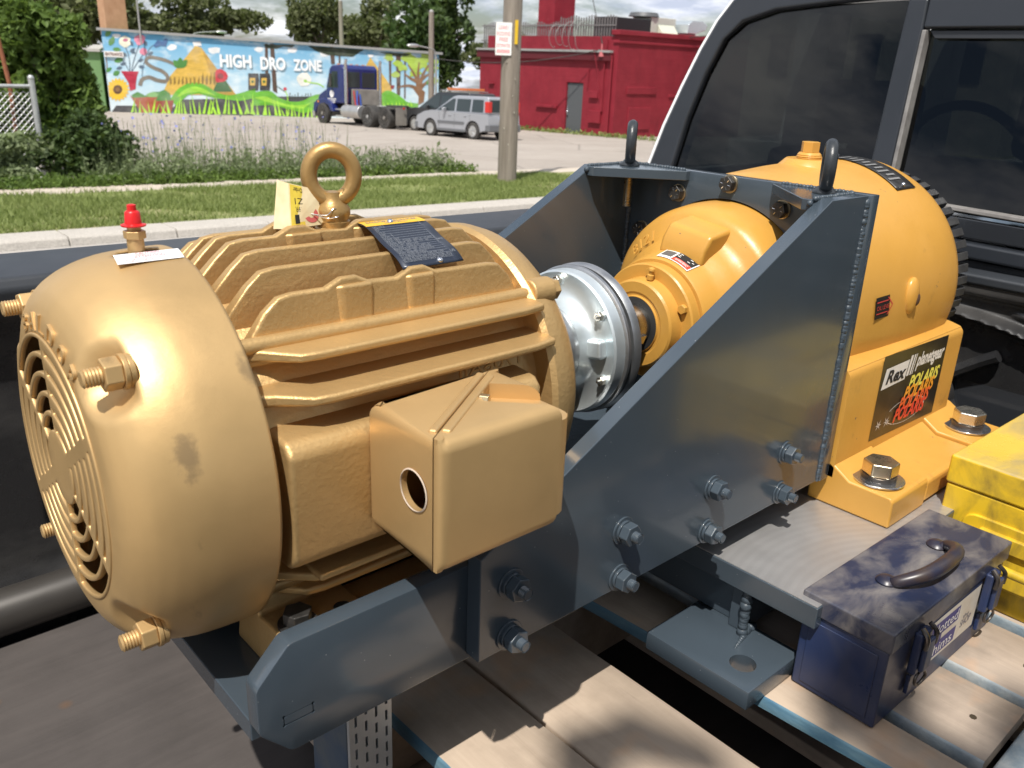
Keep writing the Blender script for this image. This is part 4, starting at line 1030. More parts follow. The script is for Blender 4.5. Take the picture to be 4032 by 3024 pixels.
('canopy',3,[(10.3,-2.05),(10.31,-1.7),(10.27,-1.7),(10.26,-2.06)]),
('canopy',3,[(10.46,-2.05),(10.43,-1.69),(10.39,-1.7),(10.42,-2.05)]),
('canopy',3,[(10.61,-2.05),(10.58,-1.69),(10.54,-1.7),(10.57,-2.05)]),
('pyr',2,[(13.5,-0.54),(14.02,0.35),(15.23,-1.24),(15.21,-2.14),(13.19,-2.18)]),
('white',3,[(13.87,0.49),(14.22,0.49),(14.15,0.35),(13.92,0.34)]),
('rosedk2',4,[(15.16,-1.12),(15.4,-1.14),(15.33,-1.34),(15.16,-1.31)]),
('hill',3,[(14.54,-1.71),(14.6,-1.65),(14.69,-1.57),(14.79,-1.49),(14.89,-1.44),(14.98,-1.43),(15.08,-1.43),(15.18,-1.46),(15.29,-1.5),(15.42,-1.56),(15.57,-1.64),(15.71,-1.72),(15.83,-1.8),(15.93,-1.87),(16.0,-1.94),(16.08,-2.01),(16.18,-2.05),(16.33,-2.08),(16.51,-2.09),(16.68,-2.1),(16.8,-2.1),(16.8,-2.36),(14.53,-2.35)]),
('blade',6,[(14.74,-2.31),(14.7,-2.02),(14.84,-2.31)]),
('blade',6,[(14.97,-2.3),(14.94,-2.04),(15.07,-2.3)]),
('blade',6,[(15.2,-2.3),(15.22,-2.05),(15.3,-2.3)]),
('blade',6,[(15.43,-2.29),(15.49,-1.95),(15.53,-2.29)]),
('blade',6,[(15.67,-2.29),(15.65,-1.94),(15.77,-2.29)]),
('blade',6,[(15.9,-2.29),(15.86,-2.07),(16.0,-2.28)]),
('blade',6,[(16.13,-2.28),(16.2,-2.08),(16.24,-2.28)]),
('blade',6,[(16.37,-2.28),(16.3,-1.91),(16.47,-2.27)]),
('lime',3,[(15.31,0.39),(15.39,0.32),(15.25,0.18),(15.15,0.23),(15.01,0.17),(14.92,0.29),(14.76,0.34),(14.91,0.41),(14.81,0.5),(14.99,0.57),(15.17,0.56),(15.27,0.57),(15.29,0.47)]),
('lime',3,[(15.9,0.04),(15.82,-0.07),(15.73,-0.13),(15.61,-0.09),(15.49,-0.1),(15.44,-0.07),(15.39,-0.02),(15.28,0.07),(15.33,0.12),(15.48,0.23),(15.61,0.25),(15.69,0.22),(15.89,0.15)]),
('lime',3,[(16.7,0.44),(16.54,0.3),(16.49,0.21),(16.24,0.09),(16.07,0.2),(15.99,0.2),(15.76,0.34),(15.87,0.46),(15.9,0.63),(16.07,0.65),(16.24,0.75),(16.37,0.7),(16.43,0.57)]),
('lime',3,[(17.38,0.09),(17.3,-0.03),(17.01,-0.15),(16.85,-0.28),(16.63,-0.26),(16.33,-0.19),(16.25,-0.05),(16.2,0.14),(16.49,0.27),(16.61,0.41),(16.88,0.43),(17.11,0.29),(17.27,0.2)]),
('lime',3,[(17.74,0.48),(17.53,0.31),(17.58,0.29),(17.32,0.15),(17.11,0.27),(16.91,0.24),(16.87,0.4),(17.01,0.5),(16.99,0.66),(17.13,0.66),(17.35,0.65),(17.54,0.64),(17.53,0.57)]),
('lime',3,[(18.1,-0.14),(17.86,-0.26),(17.83,-0.36),(17.68,-0.43),(17.46,-0.36),(17.32,-0.28),(17.33,-0.21),(17.17,-0.12),(17.31,0.04),(17.51,0.02),(17.67,0.09),(17.83,-0.01),(18.05,-0.02)]),
('lime',3,[(18.06,-0.78),(17.99,-0.89),(17.89,-0.93),(17.75,-1.02),(17.63,-0.92),(17.55,-0.91),(17.37,-0.84),(17.37,-0.76),(17.49,-0.7),(17.6,-0.65),(17.73,-0.62),(17.87,-0.6),(17.92,-0.68)]),
('lime',3,[(15.74,-0.53),(15.7,-0.63),(15.62,-0.68),(15.46,-0.7),(15.34,-0.7),(15.29,-0.68),(15.2,-0.57),(15.24,-0.52),(15.26,-0.47),(15.35,-0.42),(15.48,-0.35),(15.55,-0.38),(15.67,-0.47)]),
('lime',3,[(17.04,-0.43),(16.88,-0.54),(16.75,-0.62),(16.65,-0.64),(16.46,-0.61),(16.26,-0.65),(16.34,-0.51),(16.3,-0.42),(16.39,-0.28),(16.48,-0.23),(16.63,-0.27),(16.78,-0.25),(16.97,-0.33)]),
('lime',3,[(16.16,-0.14),(16.19,-0.24),(16.1,-0.29),(15.94,-0.27),(15.81,-0.34),(15.66,-0.31),(15.65,-0.2),(15.57,-0.13),(15.73,-0.03),(15.82,0.03),(15.94,0.03),(16.04,-0.01),(16.11,-0.07)]),
('lime',3,[(18.11,0.24),(18.01,0.17),(18.0,0.13),(17.87,0.09),(17.74,0.13),(17.64,0.16),(17.54,0.19),(17.55,0.25),(17.66,0.31),(17.74,0.4),(17.86,0.34),(18.0,0.36),(18.04,0.3)]),
('leaf',5,[(17.5,-0.8),(17.4,-0.81),(17.33,-0.87),(17.3,-0.96),(17.31,-1.04),(17.4,-1.02),(17.48,-0.97),(17.52,-0.88)]),
('leaf',5,[(17.91,-0.27),(17.87,-0.2),(17.79,-0.15),(17.69,-0.16),(17.61,-0.19),(17.66,-0.26),(17.73,-0.32),(17.83,-0.32)]),
('leaf',5,[(17.78,-1.05),(17.68,-1.05),(17.6,-1.09),(17.56,-1.18),(17.56,-1.26),(17.65,-1.26),(17.74,-1.21),(17.78,-1.13)]),
('leaf',5,[(17.43,-0.03),(17.42,-0.12),(17.47,-0.2),(17.56,-0.23),(17.65,-0.23),(17.65,-0.15),(17.6,-0.06),(17.52,-0.03)]),
('leaf',5,[(17.98,0.11),(17.9,0.15),(17.8,0.15),(17.72,0.08),(17.68,0.01),(17.76,-0.02),(17.86,-0.02),(17.94,0.03)]),
('bark',4,[(16.49,-1.27),(16.87,-1.2),(17.22,-1.45),(17.14,-2.03),(16.8,-2.2),(16.84,-1.72)]),
('bark',4,[(16.92,-1.38),(16.91,-1.28),(16.89,-1.13),(16.86,-0.95),(16.82,-0.79),(16.75,-0.65),(16.67,-0.52),(16.59,-0.4),(16.51,-0.29),(16.43,-0.18),(16.34,-0.08),(16.27,0.01),(16.21,0.06),(16.17,0.03),(16.21,-0.03),(16.27,-0.13),(16.35,-0.24),(16.41,-0.35),(16.48,-0.46),(16.55,-0.59),(16.61,-0.72),(16.65,-0.84),(16.67,-0.99),(16.68,-1.15),(16.69,-1.3),(16.68,-1.4)]),
('bark',4,[(17.06,-1.33),(17.06,-1.21),(17.06,-1.04),(17.07,-0.86),(17.1,-0.7),(17.14,-0.57),(17.2,-0.44),(17.27,-0.31),(17.34,-0.19),(17.41,-0.07),(17.48,0.04),(17.54,0.14),(17.59,0.21),(17.54,0.24),(17.48,0.17),(17.41,0.08),(17.32,-0.03),(17.24,-0.14),(17.16,-0.25),(17.07,-0.38),(16.99,-0.52),(16.93,-0.67),(16.88,-0.84),(16.86,-1.03),(16.84,-1.2),(16.82,-1.32)]),
('bark',4,[(16.86,-1.23),(16.79,-1.2),(16.68,-1.15),(16.55,-1.1),(16.41,-1.07),(16.28,-1.06),(16.14,-1.07),(16.02,-1.09),(15.9,-1.11),(15.79,-1.14),(15.69,-1.18),(15.61,-1.21),(15.56,-1.24),(15.58,-1.29),(15.64,-1.27),(15.72,-1.25),(15.82,-1.23),(15.92,-1.21),(16.03,-1.21),(16.15,-1.2),(16.26,-1.21),(16.37,-1.23),(16.47,-1.27),(16.58,-1.32),(16.67,-1.38),(16.74,-1.43)]),
('bark',4,[(16.99,-1.31),(16.96,-1.15),(16.93,-0.91),(16.9,-0.65),(16.88,-0.43),(16.88,-0.25),(16.89,-0.07),(16.9,0.09),(16.9,0.2),(16.85,0.2),(16.82,0.09),(16.79,-0.06),(16.75,-0.24),(16.73,-0.44),(16.73,-0.67),(16.74,-0.93),(16.75,-1.17),(16.75,-1.34)]),
('bark',4,[(16.99,-1.34),(17.05,-1.27),(17.14,-1.18),(17.25,-1.07),(17.34,-0.98),(17.41,-0.89),(17.49,-0.81),(17.55,-0.74),(17.59,-0.68),(17.55,-0.65),(17.49,-0.69),(17.42,-0.75),(17.33,-0.81),(17.24,-0.88),(17.13,-0.96),(17.02,-1.05),(16.91,-1.13),(16.83,-1.18)]),
('bark',4,[(16.78,-0.78),(16.7,-0.76),(16.59,-0.73),(16.47,-0.69),(16.36,-0.65),(16.26,-0.6),(16.16,-0.53),(16.07,-0.48),(16.0,-0.44),(15.97,-0.48),(16.02,-0.53),(16.1,-0.61),(16.19,-0.69),(16.28,-0.76),(16.39,-0.83),(16.51,-0.89),(16.61,-0.94),(16.68,-0.98)]),
('bark',4,[(17.08,-0.83),(17.12,-0.79),(17.19,-0.73),(17.26,-0.66),(17.33,-0.6),(17.41,-0.54),(17.5,-0.47),(17.59,-0.41),(17.65,-0.37),(17.62,-0.32),(17.55,-0.35),(17.45,-0.39),(17.35,-0.45),(17.25,-0.49),(17.16,-0.54),(17.07,-0.59),(16.99,-0.64),(16.94,-0.66)])]
def mural_paint(k, c_):
    """brushed emulsion, a little faded and dusty, over block courses"""
    m, t, b = nodes_of('mural_' + k)
    v = tex_coord(t)
    base = ramp(t, noise_node(t, tex_coord(t, (1, 1, 2.5)), 1.6, 8, .7, .5), [(.25, tuple(x * .72 for x in c_)), (.75, tuple(min(1, x * 1.3 + .02) for x in c_))])
    base = mixc(t, ramp(t, noise_node(t, v, .8, 7, .7), [(.45, 0.), (.75, .35)]), base, (.45, .44, .42))
    t.links.new(base, b.inputs['Base Color']); b.inputs['Roughness'].default_value = .85
    return m
paints = {k: mural_paint(k, v) for k, v in PAINT.items()}
for i, (c_, lay, pts) in enumerate(ART):
    pp = []
    for s, z in pts:
        s = min(max(s, .02), ML - .02); z = min(max(z, zbase(s) + .06), ztop(s) - .01)
        pp.append(mf(s, z, .004 * lay + .0002 * (i % 15)))
    MB().add(pp, [tuple(range(len(pp)))]).build(KIND[c_], paints[c_], mural, smooth=False, recalc=False)
lt = flat('mural_lettering_white', (.82, .84, .84)); ltd = flat('mural_lettering_grey', (.20, .30, .36))
for s_, s0, s1, z0, z1, th in (('HIGH', 5.77, 7.42, -.46, .22, 0), ('DRO', 7.9, 9.25, -.52, .16, 0), ('ZONE', 9.67, 11.23, -.52, .10, 0)):
    mb = MB(); text_fit(mb, s_, lambda u, v_, h: mf(u, v_, .030), s0 + .05, s1 + .05, z0 - .05, z1 - .05); mb.build('letter_outline', ltd, mural, smooth=False, recalc=False)  # grey outline of the painted letters, set a little low behind the white
    mb = MB(); text_fit(mb, s_, lambda u, v_, h: mf(u, v_, .036), s0, s1, z0, z1); mb.build('lettering', lt, mural, smooth=False, recalc=False)
es = thing('entrance_sign', mf(.4, -.1, .1), 'small white board reading ENTRANCE on the left end of the mural wall', 'sign')
mb = MB(); mb.add([mf(.03, -.13, .05), mf(.95, -.13, .05), mf(.95, .15, .05), mf(.03, .15, .05), mf(.03, -.13, .09), mf(.95, -.13, .09), mf(.95, .15, .09), mf(.03, .15, .09)],
                  [(0, 3, 2, 1), (4, 5, 6, 7), (0, 1, 5, 4), (1, 2, 6, 5), (2, 3, 7, 6), (3, 0, 4, 7)])
mb.build('board', flat('sign_white', (.78, .76, .72)), es, smooth=False)
mb = MB(); text_fit(mb, 'ENTRANCE', lambda u, v_, h: mf(u, v_, .098), .08, .90, -.07, .09); mb.build('lettering', flat('sign_brown', (.15, .05, .04)), es, smooth=False, recalc=False)

# ---- the dark red building
def red_wall():
    m, t, b = nodes_of('dark_red_painted_block')
    v = tex_coord(t)
    base = ramp(t, noise_node(t, v, 1.2, 7, .65), [(.3, (.20, .013, .024)), (.7, (.27, .022, .036))])
    base = mixc(t, ramp(t, noise_node(t, tex_coord(t, (1, 1, .25)), 2.5, 8, .7), [(.55, 0.), (.75, .5)]), base, (.14, .012, .02))
    base = mixc(t, ramp(t, noise_node(t, tex_coord(t, (1, 1, .5)), 4.5, 8, .7), [(.62, 0.), (.74, .35)]), base, (.34, .07, .085))
    t.links.new(base, b.inputs['Base Color'])
    b.inputs['Roughness'].default_value = .62; b.inputs['Specular IOR Level'].default_value = .3
    # block courses under the paint: joints by height and by distance along the wall
    sp = t.nodes.new('ShaderNodeSeparateXYZ'); t.links.new(v, sp.inputs[0])
    ad = t.nodes.new('ShaderNodeMath'); t.links.new(sp.outputs['X'], ad.inputs[0]); t.links.new(sp.outputs['Y'], ad.inputs[1])
    cb = t.nodes.new('ShaderNodeCombineXYZ'); t.links.new(ad.outputs[0], cb.inputs[0]); t.links.new(sp.outputs['Z'], cb.inputs[1])
    bt = t.nodes.new('ShaderNodeTexBrick'); bt.inputs['Scale'].default_value = 1.0
    bt.inputs['Brick Width'].default_value = .42; bt.inputs['Row Height'].default_value = .21; bt.inputs['Mortar Size'].default_value = .012
    bt.inputs['Color1'].default_value = (1, 1, 1, 1); bt.inputs['Color2'].default_value = (.8, .8, .8, 1); bt.inputs['Mortar'].default_value = (0, 0, 0, 1)
    t.links.new(cb.outputs[0], bt.inputs['Vector'])
    n1 = bump(t, None, bt.outputs['Color'], .5, .015)
    bump(t, b, noise_node(t, v, 9, 7, .7), .5, .03, n1)
    return m
M['red'] = red_wall()
M['reddark'] = flat('dark_red_fascia', (.10, .010, .016), .6)
red = thing('red_building', (33, 29, GZ(33, 29)), 'dark red windowless block building with grey door and roof vents', 'building')
RX, RY = 30.35, 26.6                                   # the street corner of the building
zl, zr = .90, 1.66                                     # roof heights of the low wing and of the tall block
gz = lambda x, y: GZ(x, y) - .1
# low wing: wall facing the car park (x = RX, running away along y)
def blockwork(name, poly, holes, thick, parent):
    base_ = MB().prism(poly, 'x', RX, RX + thick)
    cs = [MB().box(RX - .2, RX + thick + .2, a, b, c, d) for a, b, c, d in holes]
    me = bool_mesh(base_, cs) if cs else base_.mesh(name)
    return link(name, me, M['red'], parent)
DY0, DY1, DZ1 = 28.62, 29.72, -.42
LW = blockwork('low_wall', [(RY + .25, gz(RX, RY)), (36.2, gz(RX, 36.2)), (36.2, zl), (RY + .25, zl)], [(DY0, DY1, -4, DZ1)], .3, red)
mb = MB().box(RX + .3, RX + 14, RY + .3, 36.1, -4, zl - .1); mb.build('low_wing', M['red'], red, smooth=False)
mb = MB().box(RX - .16, RX + .05, RY + .3, 36.3, zl - .32, zl + .02); mb.build('fascia', M['reddark'], red, smooth=False)
mb = MB().box(RX - .22, RX + .3, RY + .3, 36.3, zl + .024, zl + .12); mb.build('gutter', M['coping'], red, smooth=False)
# tall block: wall facing the street (y = RY)
mb = MB().box(RX, RX + 16, RY, RY + .28, -4.2, zr); mb.build('street_wall', M['red'], red, smooth=False)
mb = MB().box(RX + .003, RX + 16, RY + .283, RY + 9, zl - .3, zr - .05); mb.build('tall_block', M['red'], red, smooth=False)
mb = MB().box(RX - .10, RX + 16, RY - .10, RY + .4, zr + .003, zr + .22); mb.box(RX - .06, RX + 16, RY - .06, RY + .3, zr - .34, zr - .22)
mb.build('cornice', M['red'], red, bevel=.03)
# bricked-up openings stand proud of the street wall
for x0, x1, z0, z1 in ((31.1, 33.2, -.82, -.5), (34.2, 36.2, -.95, -.82), (31.3, 32.9, -2.4, -1.4), (34.3, 35.9, -2.4, -1.6)):
    mb = MB().box(x0, x1, RY - .05, RY + .02, z0, z1); mb.build('lintel', M['red'], red, bevel=.02)
door = MB().box(RX + .06, RX + .12, DY0 + .03, DY1 - .03, gz(RX, 29) + .12, DZ1 - .03).build('door', flat('grey_steel_door', (.085, .092, .098), .5), red, bevel=.01)
mb = MB(); mb.ball((RX + .0, DY1 - .15, -1.75), .06, 10, 8); mb.box(RX + .0, RX + .06, DY1 - .19, DY1 - .11, -1.9, -1.5); mb.build('handle', M['washer'], door)
for y0, y1, z0, z1 in ((30.25, 31.7, -1.65, -1.52), (27.6, 28.15, -1.05, -.75), (27.35, 28.1, -2.15, -1.6), (35.0, 35.4, -.72, -.66)):
    mb = MB().box(RX - .12, RX + .05, y0, y1, z0, z1); mb.build('meter_box', M['red'], red, bevel=.015)
for pts, r in (([(RX - .06, 27.25, 1.5), (RX - .06, 27.35, -.2), (RX - .06, 27.3, -1.6), (RX - .06, 27.6, -1.75)], .035), ([(RX - .06, 26.9, .8), (RX - .06, 26.9, -2.7)], .05),
               ([(RX - .3, 27.95, 1.5), (RX - .1, 27.75, .3), (RX - .08, 27.6, -.6), (RX - .08, 27.5, -1.1)], .025), ([(RX - .06, 28.3, .2), (RX - .06, 28.3, -.6)], .03)):
    mb = MB(); mb.tube(pts, r, 8); mb.build('conduit', M['red'], red)
mb = MB(); mb.cyl((RX - .16, 27.45, .95), (RX - .16, 27.45, .75), .09, .14, 12); mb.tube([(RX - .16, 27.45, .9), (RX - .12, 27.5, 1.3)], .04, 8); mb.build('service_head', pm('faded_red_cap', (.45, .12, .13), .6), red)
mb = MB().box(32.7, 34.15, 33.2, 34.4, zl - .2, 7.0); mb.build('chimney', M['red'], red, smooth=False)
# roof plant
ac = thing('rooftop_unit', (39.2, 31, zr), 'pale grey and black air handling unit standing on the dark red roof', 'air conditioner')
mb = MB().box(33.55, 36.4, 29.9, 31.2, zr - .3, 2.65); mb.build('black_casing', flat('black_casing', (.02, .02, .022), .5), ac, bevel=.03)
mb = MB().box(36.43, 38.4, 29.9, 31.2, zr - .3, 2.80); mb.build('pale_casing', flat('pale_casing', (.50, .52, .46), .5), ac, bevel=.03)
mb = MB(); mb.prism([(29.85, zr + .0), (29.2, zr + .0), (29.85, zr + .8)], 'x', 36.9, 38.2); mb.build('intake_hood', flat('cream_hood', (.56, .58, .47), .5), ac, bevel=.02)
mb = MB(); mb.cyl((36.6, 30.6, 2.81), (36.6, 30.6, 3.0), .8, .7, 20); mb.build('fan_cowl', flat('dark_cowl', (.09, .095, .10), .5), ac)
vent = thing('roof_vent', (41.3, 30, zr), 'shiny curved metal vent hood on the dark red roof', 'vent')
mb = MB(); mb.cyl((39.2, 29.8, zr - .1), (39.2, 29.8, zr + .5), .5, .5, 20); mb.build('collar', M['coping'], vent)
mb = MB(); mb.prism([(-.75, .5), (-.7, .95), (-.35, 1.15), (.5, 1.15), (.95, .95), (.75, .7), (.35, .62), (0, .5)], 'y', 29.2, 30.6, Matrix.Translation((39.3, 0, zr - .05))); mb.build('hood', M['zinc'], vent, bevel=.03)
# bars and coiled wire along the edge of the low roof
bars = thing('roof_bars', (30.3, 31, zl + .12), 'row of thin upright security bars with coiled wire on the low red roof', 'fence')
for i in range(56):
    y = 26.95 + i * .165
    mb = MB(); mb.box(RX + .1, RX + .145, y, y + .045, zl + .12, zl + 1.35 + .06 * sin(i * .9) + (.2 if i < 22 else -.05))
    mb.build('bar', flat('bar_grey', (.16, .15, .15)) if i == 0 else bpy.data.materials['bar_grey'], bars, smooth=False)
mb = MB(); mb.box(RX + .06, RX + .1, 26.9, 36.2, zl + .45, zl + .5); mb.box(RX + .06, RX + .1, 26.9, 36.2, zl + 1.15, zl + 1.2); mb.build('bar_rail', bpy.data.materials['bar_grey'], bars, smooth=False)
mb = MB(); pts = []
for i in range(26 * 5):
    a = i * 2 * pi / 26
    pts.append((RX - .1 + .42 * cos(a), 28.6 + i * .0165, zl + .75 + .55 * sin(a) * (1 + .2 * sin(i * .05))))
mb.tube(pts, .014, 5); mb.build('coiled_wire', M['coping'], bars)

# ---- seen dimly through the cab windows
M['stone'] = pm('pale_stone', (.40, .38, .33), .85, 0, (.50, .48, .42), 1.4, bs=3, bstr=.8, bdist=.05)
st = thing('stone_house', (38.0, 14.8, GZ(38, 14.8)), 'pale stone house with arched windows seen through the cab glass', 'house')
mb = MB().box(36.5, 44, 12.2, 24, -4, 3.6); mb.build('wall', M['stone'], st, smooth=False)
mb = MB(); mb.prism([(11.6, 3.6), (24.6, 3.6), (24.6, 3.9), (18.2, 7.4), (11.6, 3.9)], 'x', 36.2, 44.2); mb.build('roof', flat('house_roof', (.22, .21, .20)), st, smooth=False)
for k in range(5):
    y = 13.4 + k * 2.1
    w = MB(); w.box(36.44, 36.52, y, y + 1.0, .2, 2.0); w.build('window', flat('window_dark', (.03, .035, .04), .2) if k == 0 else bpy.data.materials['window_dark'], st, smooth=False)
    w = MB(); w.box(36.38, 36.46, y - .15, y + 1.15, 2.0, 2.25); w.build('lintel', M['stone'], st, smooth=False)
tl = thing('traffic_light', (22.6, 9.4, GZ(22.6, 9.4)), 'yellow traffic signal seen through the cab glass in front of the stone house', 'traffic light')
mb = MB(); mb.cyl((22.6, 9.4, GZ(22.6, 9.4)), (22.6, 9.4, 1.1), .07, n=10); mb.build('post', M['coping'], tl)
mb = MB().box(22.35, 22.6, 8.8, 9.1, -.05, .85); mb.build('housing', flat('signal_yellow', (.72, .38, .03), .5), tl, bevel=.02)
for k in range(3):
    mb = MB(); mb.cyl((22.36, 8.95, .12 + k * .28), (22.22, 8.95, .12 + k * .28), .10, .10, 14); mb.build('lens_hood', M['void'], tl)
# ================================================================== PARKED VEHICLES, POLES, FENCE
def placed(mb, X, name, mat, parent, **k):
    mb.v = [tuple(X @ Vector(p)) for p in mb.v]
    return mb.build(name, mat, parent, **k)

def frame_at(x, y, heading, dz=0.):
    """local x forward, y left, z up, standing on the sloping ground"""
    h = Vector((cos(heading), sin(heading), 0)); l = Vector((-sin(heading), cos(heading), 0))
    h.z = -.0203 * h.x - .0221 * h.y; l.z = -.0203 * l.x - .0221 * l.y
    h.normalize(); n = h.cross(l).normalized(); l = n.cross(h)
    return Matrix(((h.x, l.x, n.x, x), (h.y, l.y, n.y, y), (h.z, l.z, n.z, GZ(x, y) + dz), (0, 0, 0, 1)))

M['tyre'] = pm('tyre', (.028, .027, .026), .8, 0, (.06, .055, .05), 4)
M['truckblue'] = pm('dark_blue_truck_paint', (.010, .018, .115), .25, 0, (.014, .024, .14), 1.2, coat=.6)
M['roadgrey'] = pm('dusty_steel', (.20, .185, .165), .7, .2, (.29, .27, .24), 2)
M['frameblk'] = pm('black_chassis', (.028, .026, .025), .7, 0, (.06, .055, .05), 3)
M['alu'] = pm('dull_aluminium', (.52, .52, .52), .4, .8, (.62, .62, .60), 3)
M['chrome'] = pm('chrome_pipe', (.72, .72, .72), .18, 1.)
M['silver'] = pm('silver_car_paint', (.40, .415, .45), .3, .45, (.42, .435, .47), 2, coat=.6)
M['greytrim'] = pm('grey_bumper', (.13, .135, .145), .55)
M['darkcar'] = pm('dark_grey_car_paint', (.030, .032, .036), .3, .2, coat=.5)
M['lampred'] = pm('tail_lamp', (.55, .02, .015), .25, 0, coat=.5)
M['lampamber'] = pm('amber_lamp', (.75, .26, .03), .3)
M['carglass'] = pm('car_glass', (.03, .042, .045), .08, 0, spec=.6)
M['signwhite'] = flat('white_sheet', (.80, .79, .77))

def wheel(X, c_, r, w, name, parent, rim_mat, dual=False, side=1):
    """side: +1 = outer face towards +y"""
    x, y = c_
    mb = MB(); pr = [(0, r * .62), (.0, r * .9), (w * .12, r), (w * .88, r), (w, r * .9), (w, r * .62)]
    mb.lathe(pr, 28, (x, y - w / 2, r), (0, 1, 0))
    t = placed(mb, X, name, M['tyre'], parent)
    mb = MB(); f = y + side * w / 2
    if dual:
        mb.lathe([(0, r * .63), (-.02, r * .58), (-.16, r * .5), (-.16, r * .24), (-.04, r * .2), (0.02, r * .14), (.02, 0)], 24, (x, f, r), (0, side, 0))
    else:
        mb.lathe([(.004, r * .63), (.0, r * .56), (-.03, r * .5), (-.02, r * .18), (.0, r * .12), (.0, 0)], 24, (x, f, r), (0, side, 0))
    placed(mb, X, 'rim', rim_mat, t)
    if not dual:
        for k in range(5):
            a = k * 2 * pi / 5 + .3
            mb = MB(); p0 = (x + cos(a) * r * .15, f - side * .006, r + sin(a) * r * .15); p1 = (x + cos(a) * r * .54, f - side * .006, r + sin(a) * r * .54)
            mb.cyl(p0, p1, r * .11, r * .08, 6); placed(mb, X, 'spoke', rim_mat, t)
    return t

# ---- road tractor
XT = frame_at(22.27, 33.17, radians(92)) @ Matrix.Translation((0, -1.2, 0))
semi = thing('road_tractor', XT @ Vector((2, 0, 0)), 'dark blue day cab lorry tractor without trailer parked before the mural', 'truck')
prof = [(3.55, 1.0), (3.55, 2.62), (3.75, 2.78), (4.55, 2.74), (4.75, 2.60), (5.08, 1.78), (5.12, 1.0)]
mb = MB().prism(prof, 'y', -1.0, 1.0); cab = placed(mb, XT, 'cab', M['truckblue'], semi, bevel=.08, seg=3)
mb = MB().prism([(5.0, .95), (5.0, 1.72), (5.3, 1.66), (5.95, 1.40), (6.1, 1.25), (6.15, .75), (5.95, .62), (5.9, .95)], 'y', -.85, .85); hood = placed(mb, XT, 'hood', M['truckblue'], semi, bevel=.08, seg=3)
for s in (1, -1):
    a = [(4.25, .62), (4.4, .98), (4.75, 1.16), (5.25, 1.2), (5.75, 1.12), (6.02, .92), (6.1, .6), (5.9, .5), (5.75, .75), (5.45, .92), (5.05, .98), (4.7, .88), (4.5, .62)]
    mb = MB().prism([(x - .42 * 0, z) for x, z in a], 'y', s * .80, s * 1.16); placed(mb, XT, 'wing', M['truckblue'], semi, bevel=.04)
mb = MB().box(6.02, 6.16, -.5, .5, .62, 1.22); placed(mb, XT, 'grille', M['alu'], semi, bevel=.02)
mb = MB().box(6.06, 6.28, -1.1, 1.1, .32, .60); placed(mb, XT, 'bumper', M['alu'], semi, bevel=.04)
for s in (1, -1):
    mb = MB(); mb.box(5.9, 6.12, s * .98 - .12, s * .98 + .12, .82, 1.0); placed(mb, XT, 'headlight', M['carglass'], semi, bevel=.03)
    w = [(4.02, 1.72), (4.02, 2.46), (4.5, 2.46), (4.92, 1.80), (4.92, 1.72)]
    mb = MB().prism(w, 'y', s * 1.0, s * 1.012); placed(mb, XT, 'side_window', M['carglass'], cab)
    mb = MB().box(4.35, 4.47, s * 1.17 - .05, s * 1.17 + .05, 1.75, 2.35); placed(mb, XT, 'mirror', M['frameblk'], semi, bevel=.02)
    mb = MB(); mb.tube([(4.4, s * 1.0, 2.3), (4.41, s * 1.17, 2.3)], .015, 6); placed(mb, XT, 'mirror_arm', M['chrome'], semi)
    mb = MB(); mb.tube([(3.36, s * .98, .95), (3.36, s * .98, 2.5), (3.36, s * .98, 2.82), (3.3, s * .98, 3.0)], [.085, .085, .065, .065], 12); placed(mb, XT, 'exhaust_stack', M['chrome'], semi)
mb = MB(); v = [(5.06, -.86, 1.80), (5.06, .86, 1.80), (4.76, .84, 2.56), (4.76, -.84, 2.56)]
v2 = [(x + .02, y, z + .012) for x, y, z in v]; mb.add(v2 + v, [(0, 1, 2, 3), (7, 6, 5, 4), (0, 4, 5, 1), (1, 5, 6, 2), (2, 6, 7, 3), (3, 7, 4, 0)]); placed(mb, XT, 'windscreen', M['carglass'], cab)
for y0, y1 in ((-.82, -.06), (.06, .82)):
    mb = MB().box(3.535, 3.56, y0, y1, 1.75, 2.45); placed(mb, XT, 'rear_window', M['carglass'], cab, bevel=.02)
mb = MB().box(3.38, 3.52, -.92, .60, .95, 1.68); placed(mb, XT, 'headboard', M['roadgrey'], semi, bevel=.03)
mb = MB(); mb.lathe([(0, 0), (0.0, .16), (.02, .17), (.02, 0)], 20, (4.55, 1.004, 1.42), (0, 1, 0)); placed(mb, XT, 'door_roundel', M['signwhite'], cab)
for k, z in enumerate((1.18, 1.10, 1.02)):
    mb = MB().box(4.2 + .05 * k, 4.95 - .08 * k, 1.004, 1.012, z, z + .035); placed(mb, XT, 'door_line', M['signwhite'], cab)
mb = MB().box(5.5, 5.62, 1.155, 1.19, 1.0, 1.08); placed(mb, XT, 'marker_lamp', M['lampamber'], semi, bevel=.01)
for k in range(5):
    mb = MB().box(4.3, 4.42, -.7 + k * .35 - .05, -.7 + k * .35 + .05, 2.75, 2.82); placed(mb, XT, 'roof_lamp', M['lampamber'], cab)
mb = MB(); mb.box(-1.0, 6.0, .34, .44, .62, .92); mb.box(-1.0, 6.0, -.44, -.34, .62, .92); mb.box(-1.0, -.9, -.44, .44, .6, .92); mb.box(1.9, 2.1, -.44, .44, .62, .9); placed(mb, XT, 'chassis', M['frameblk'], semi)
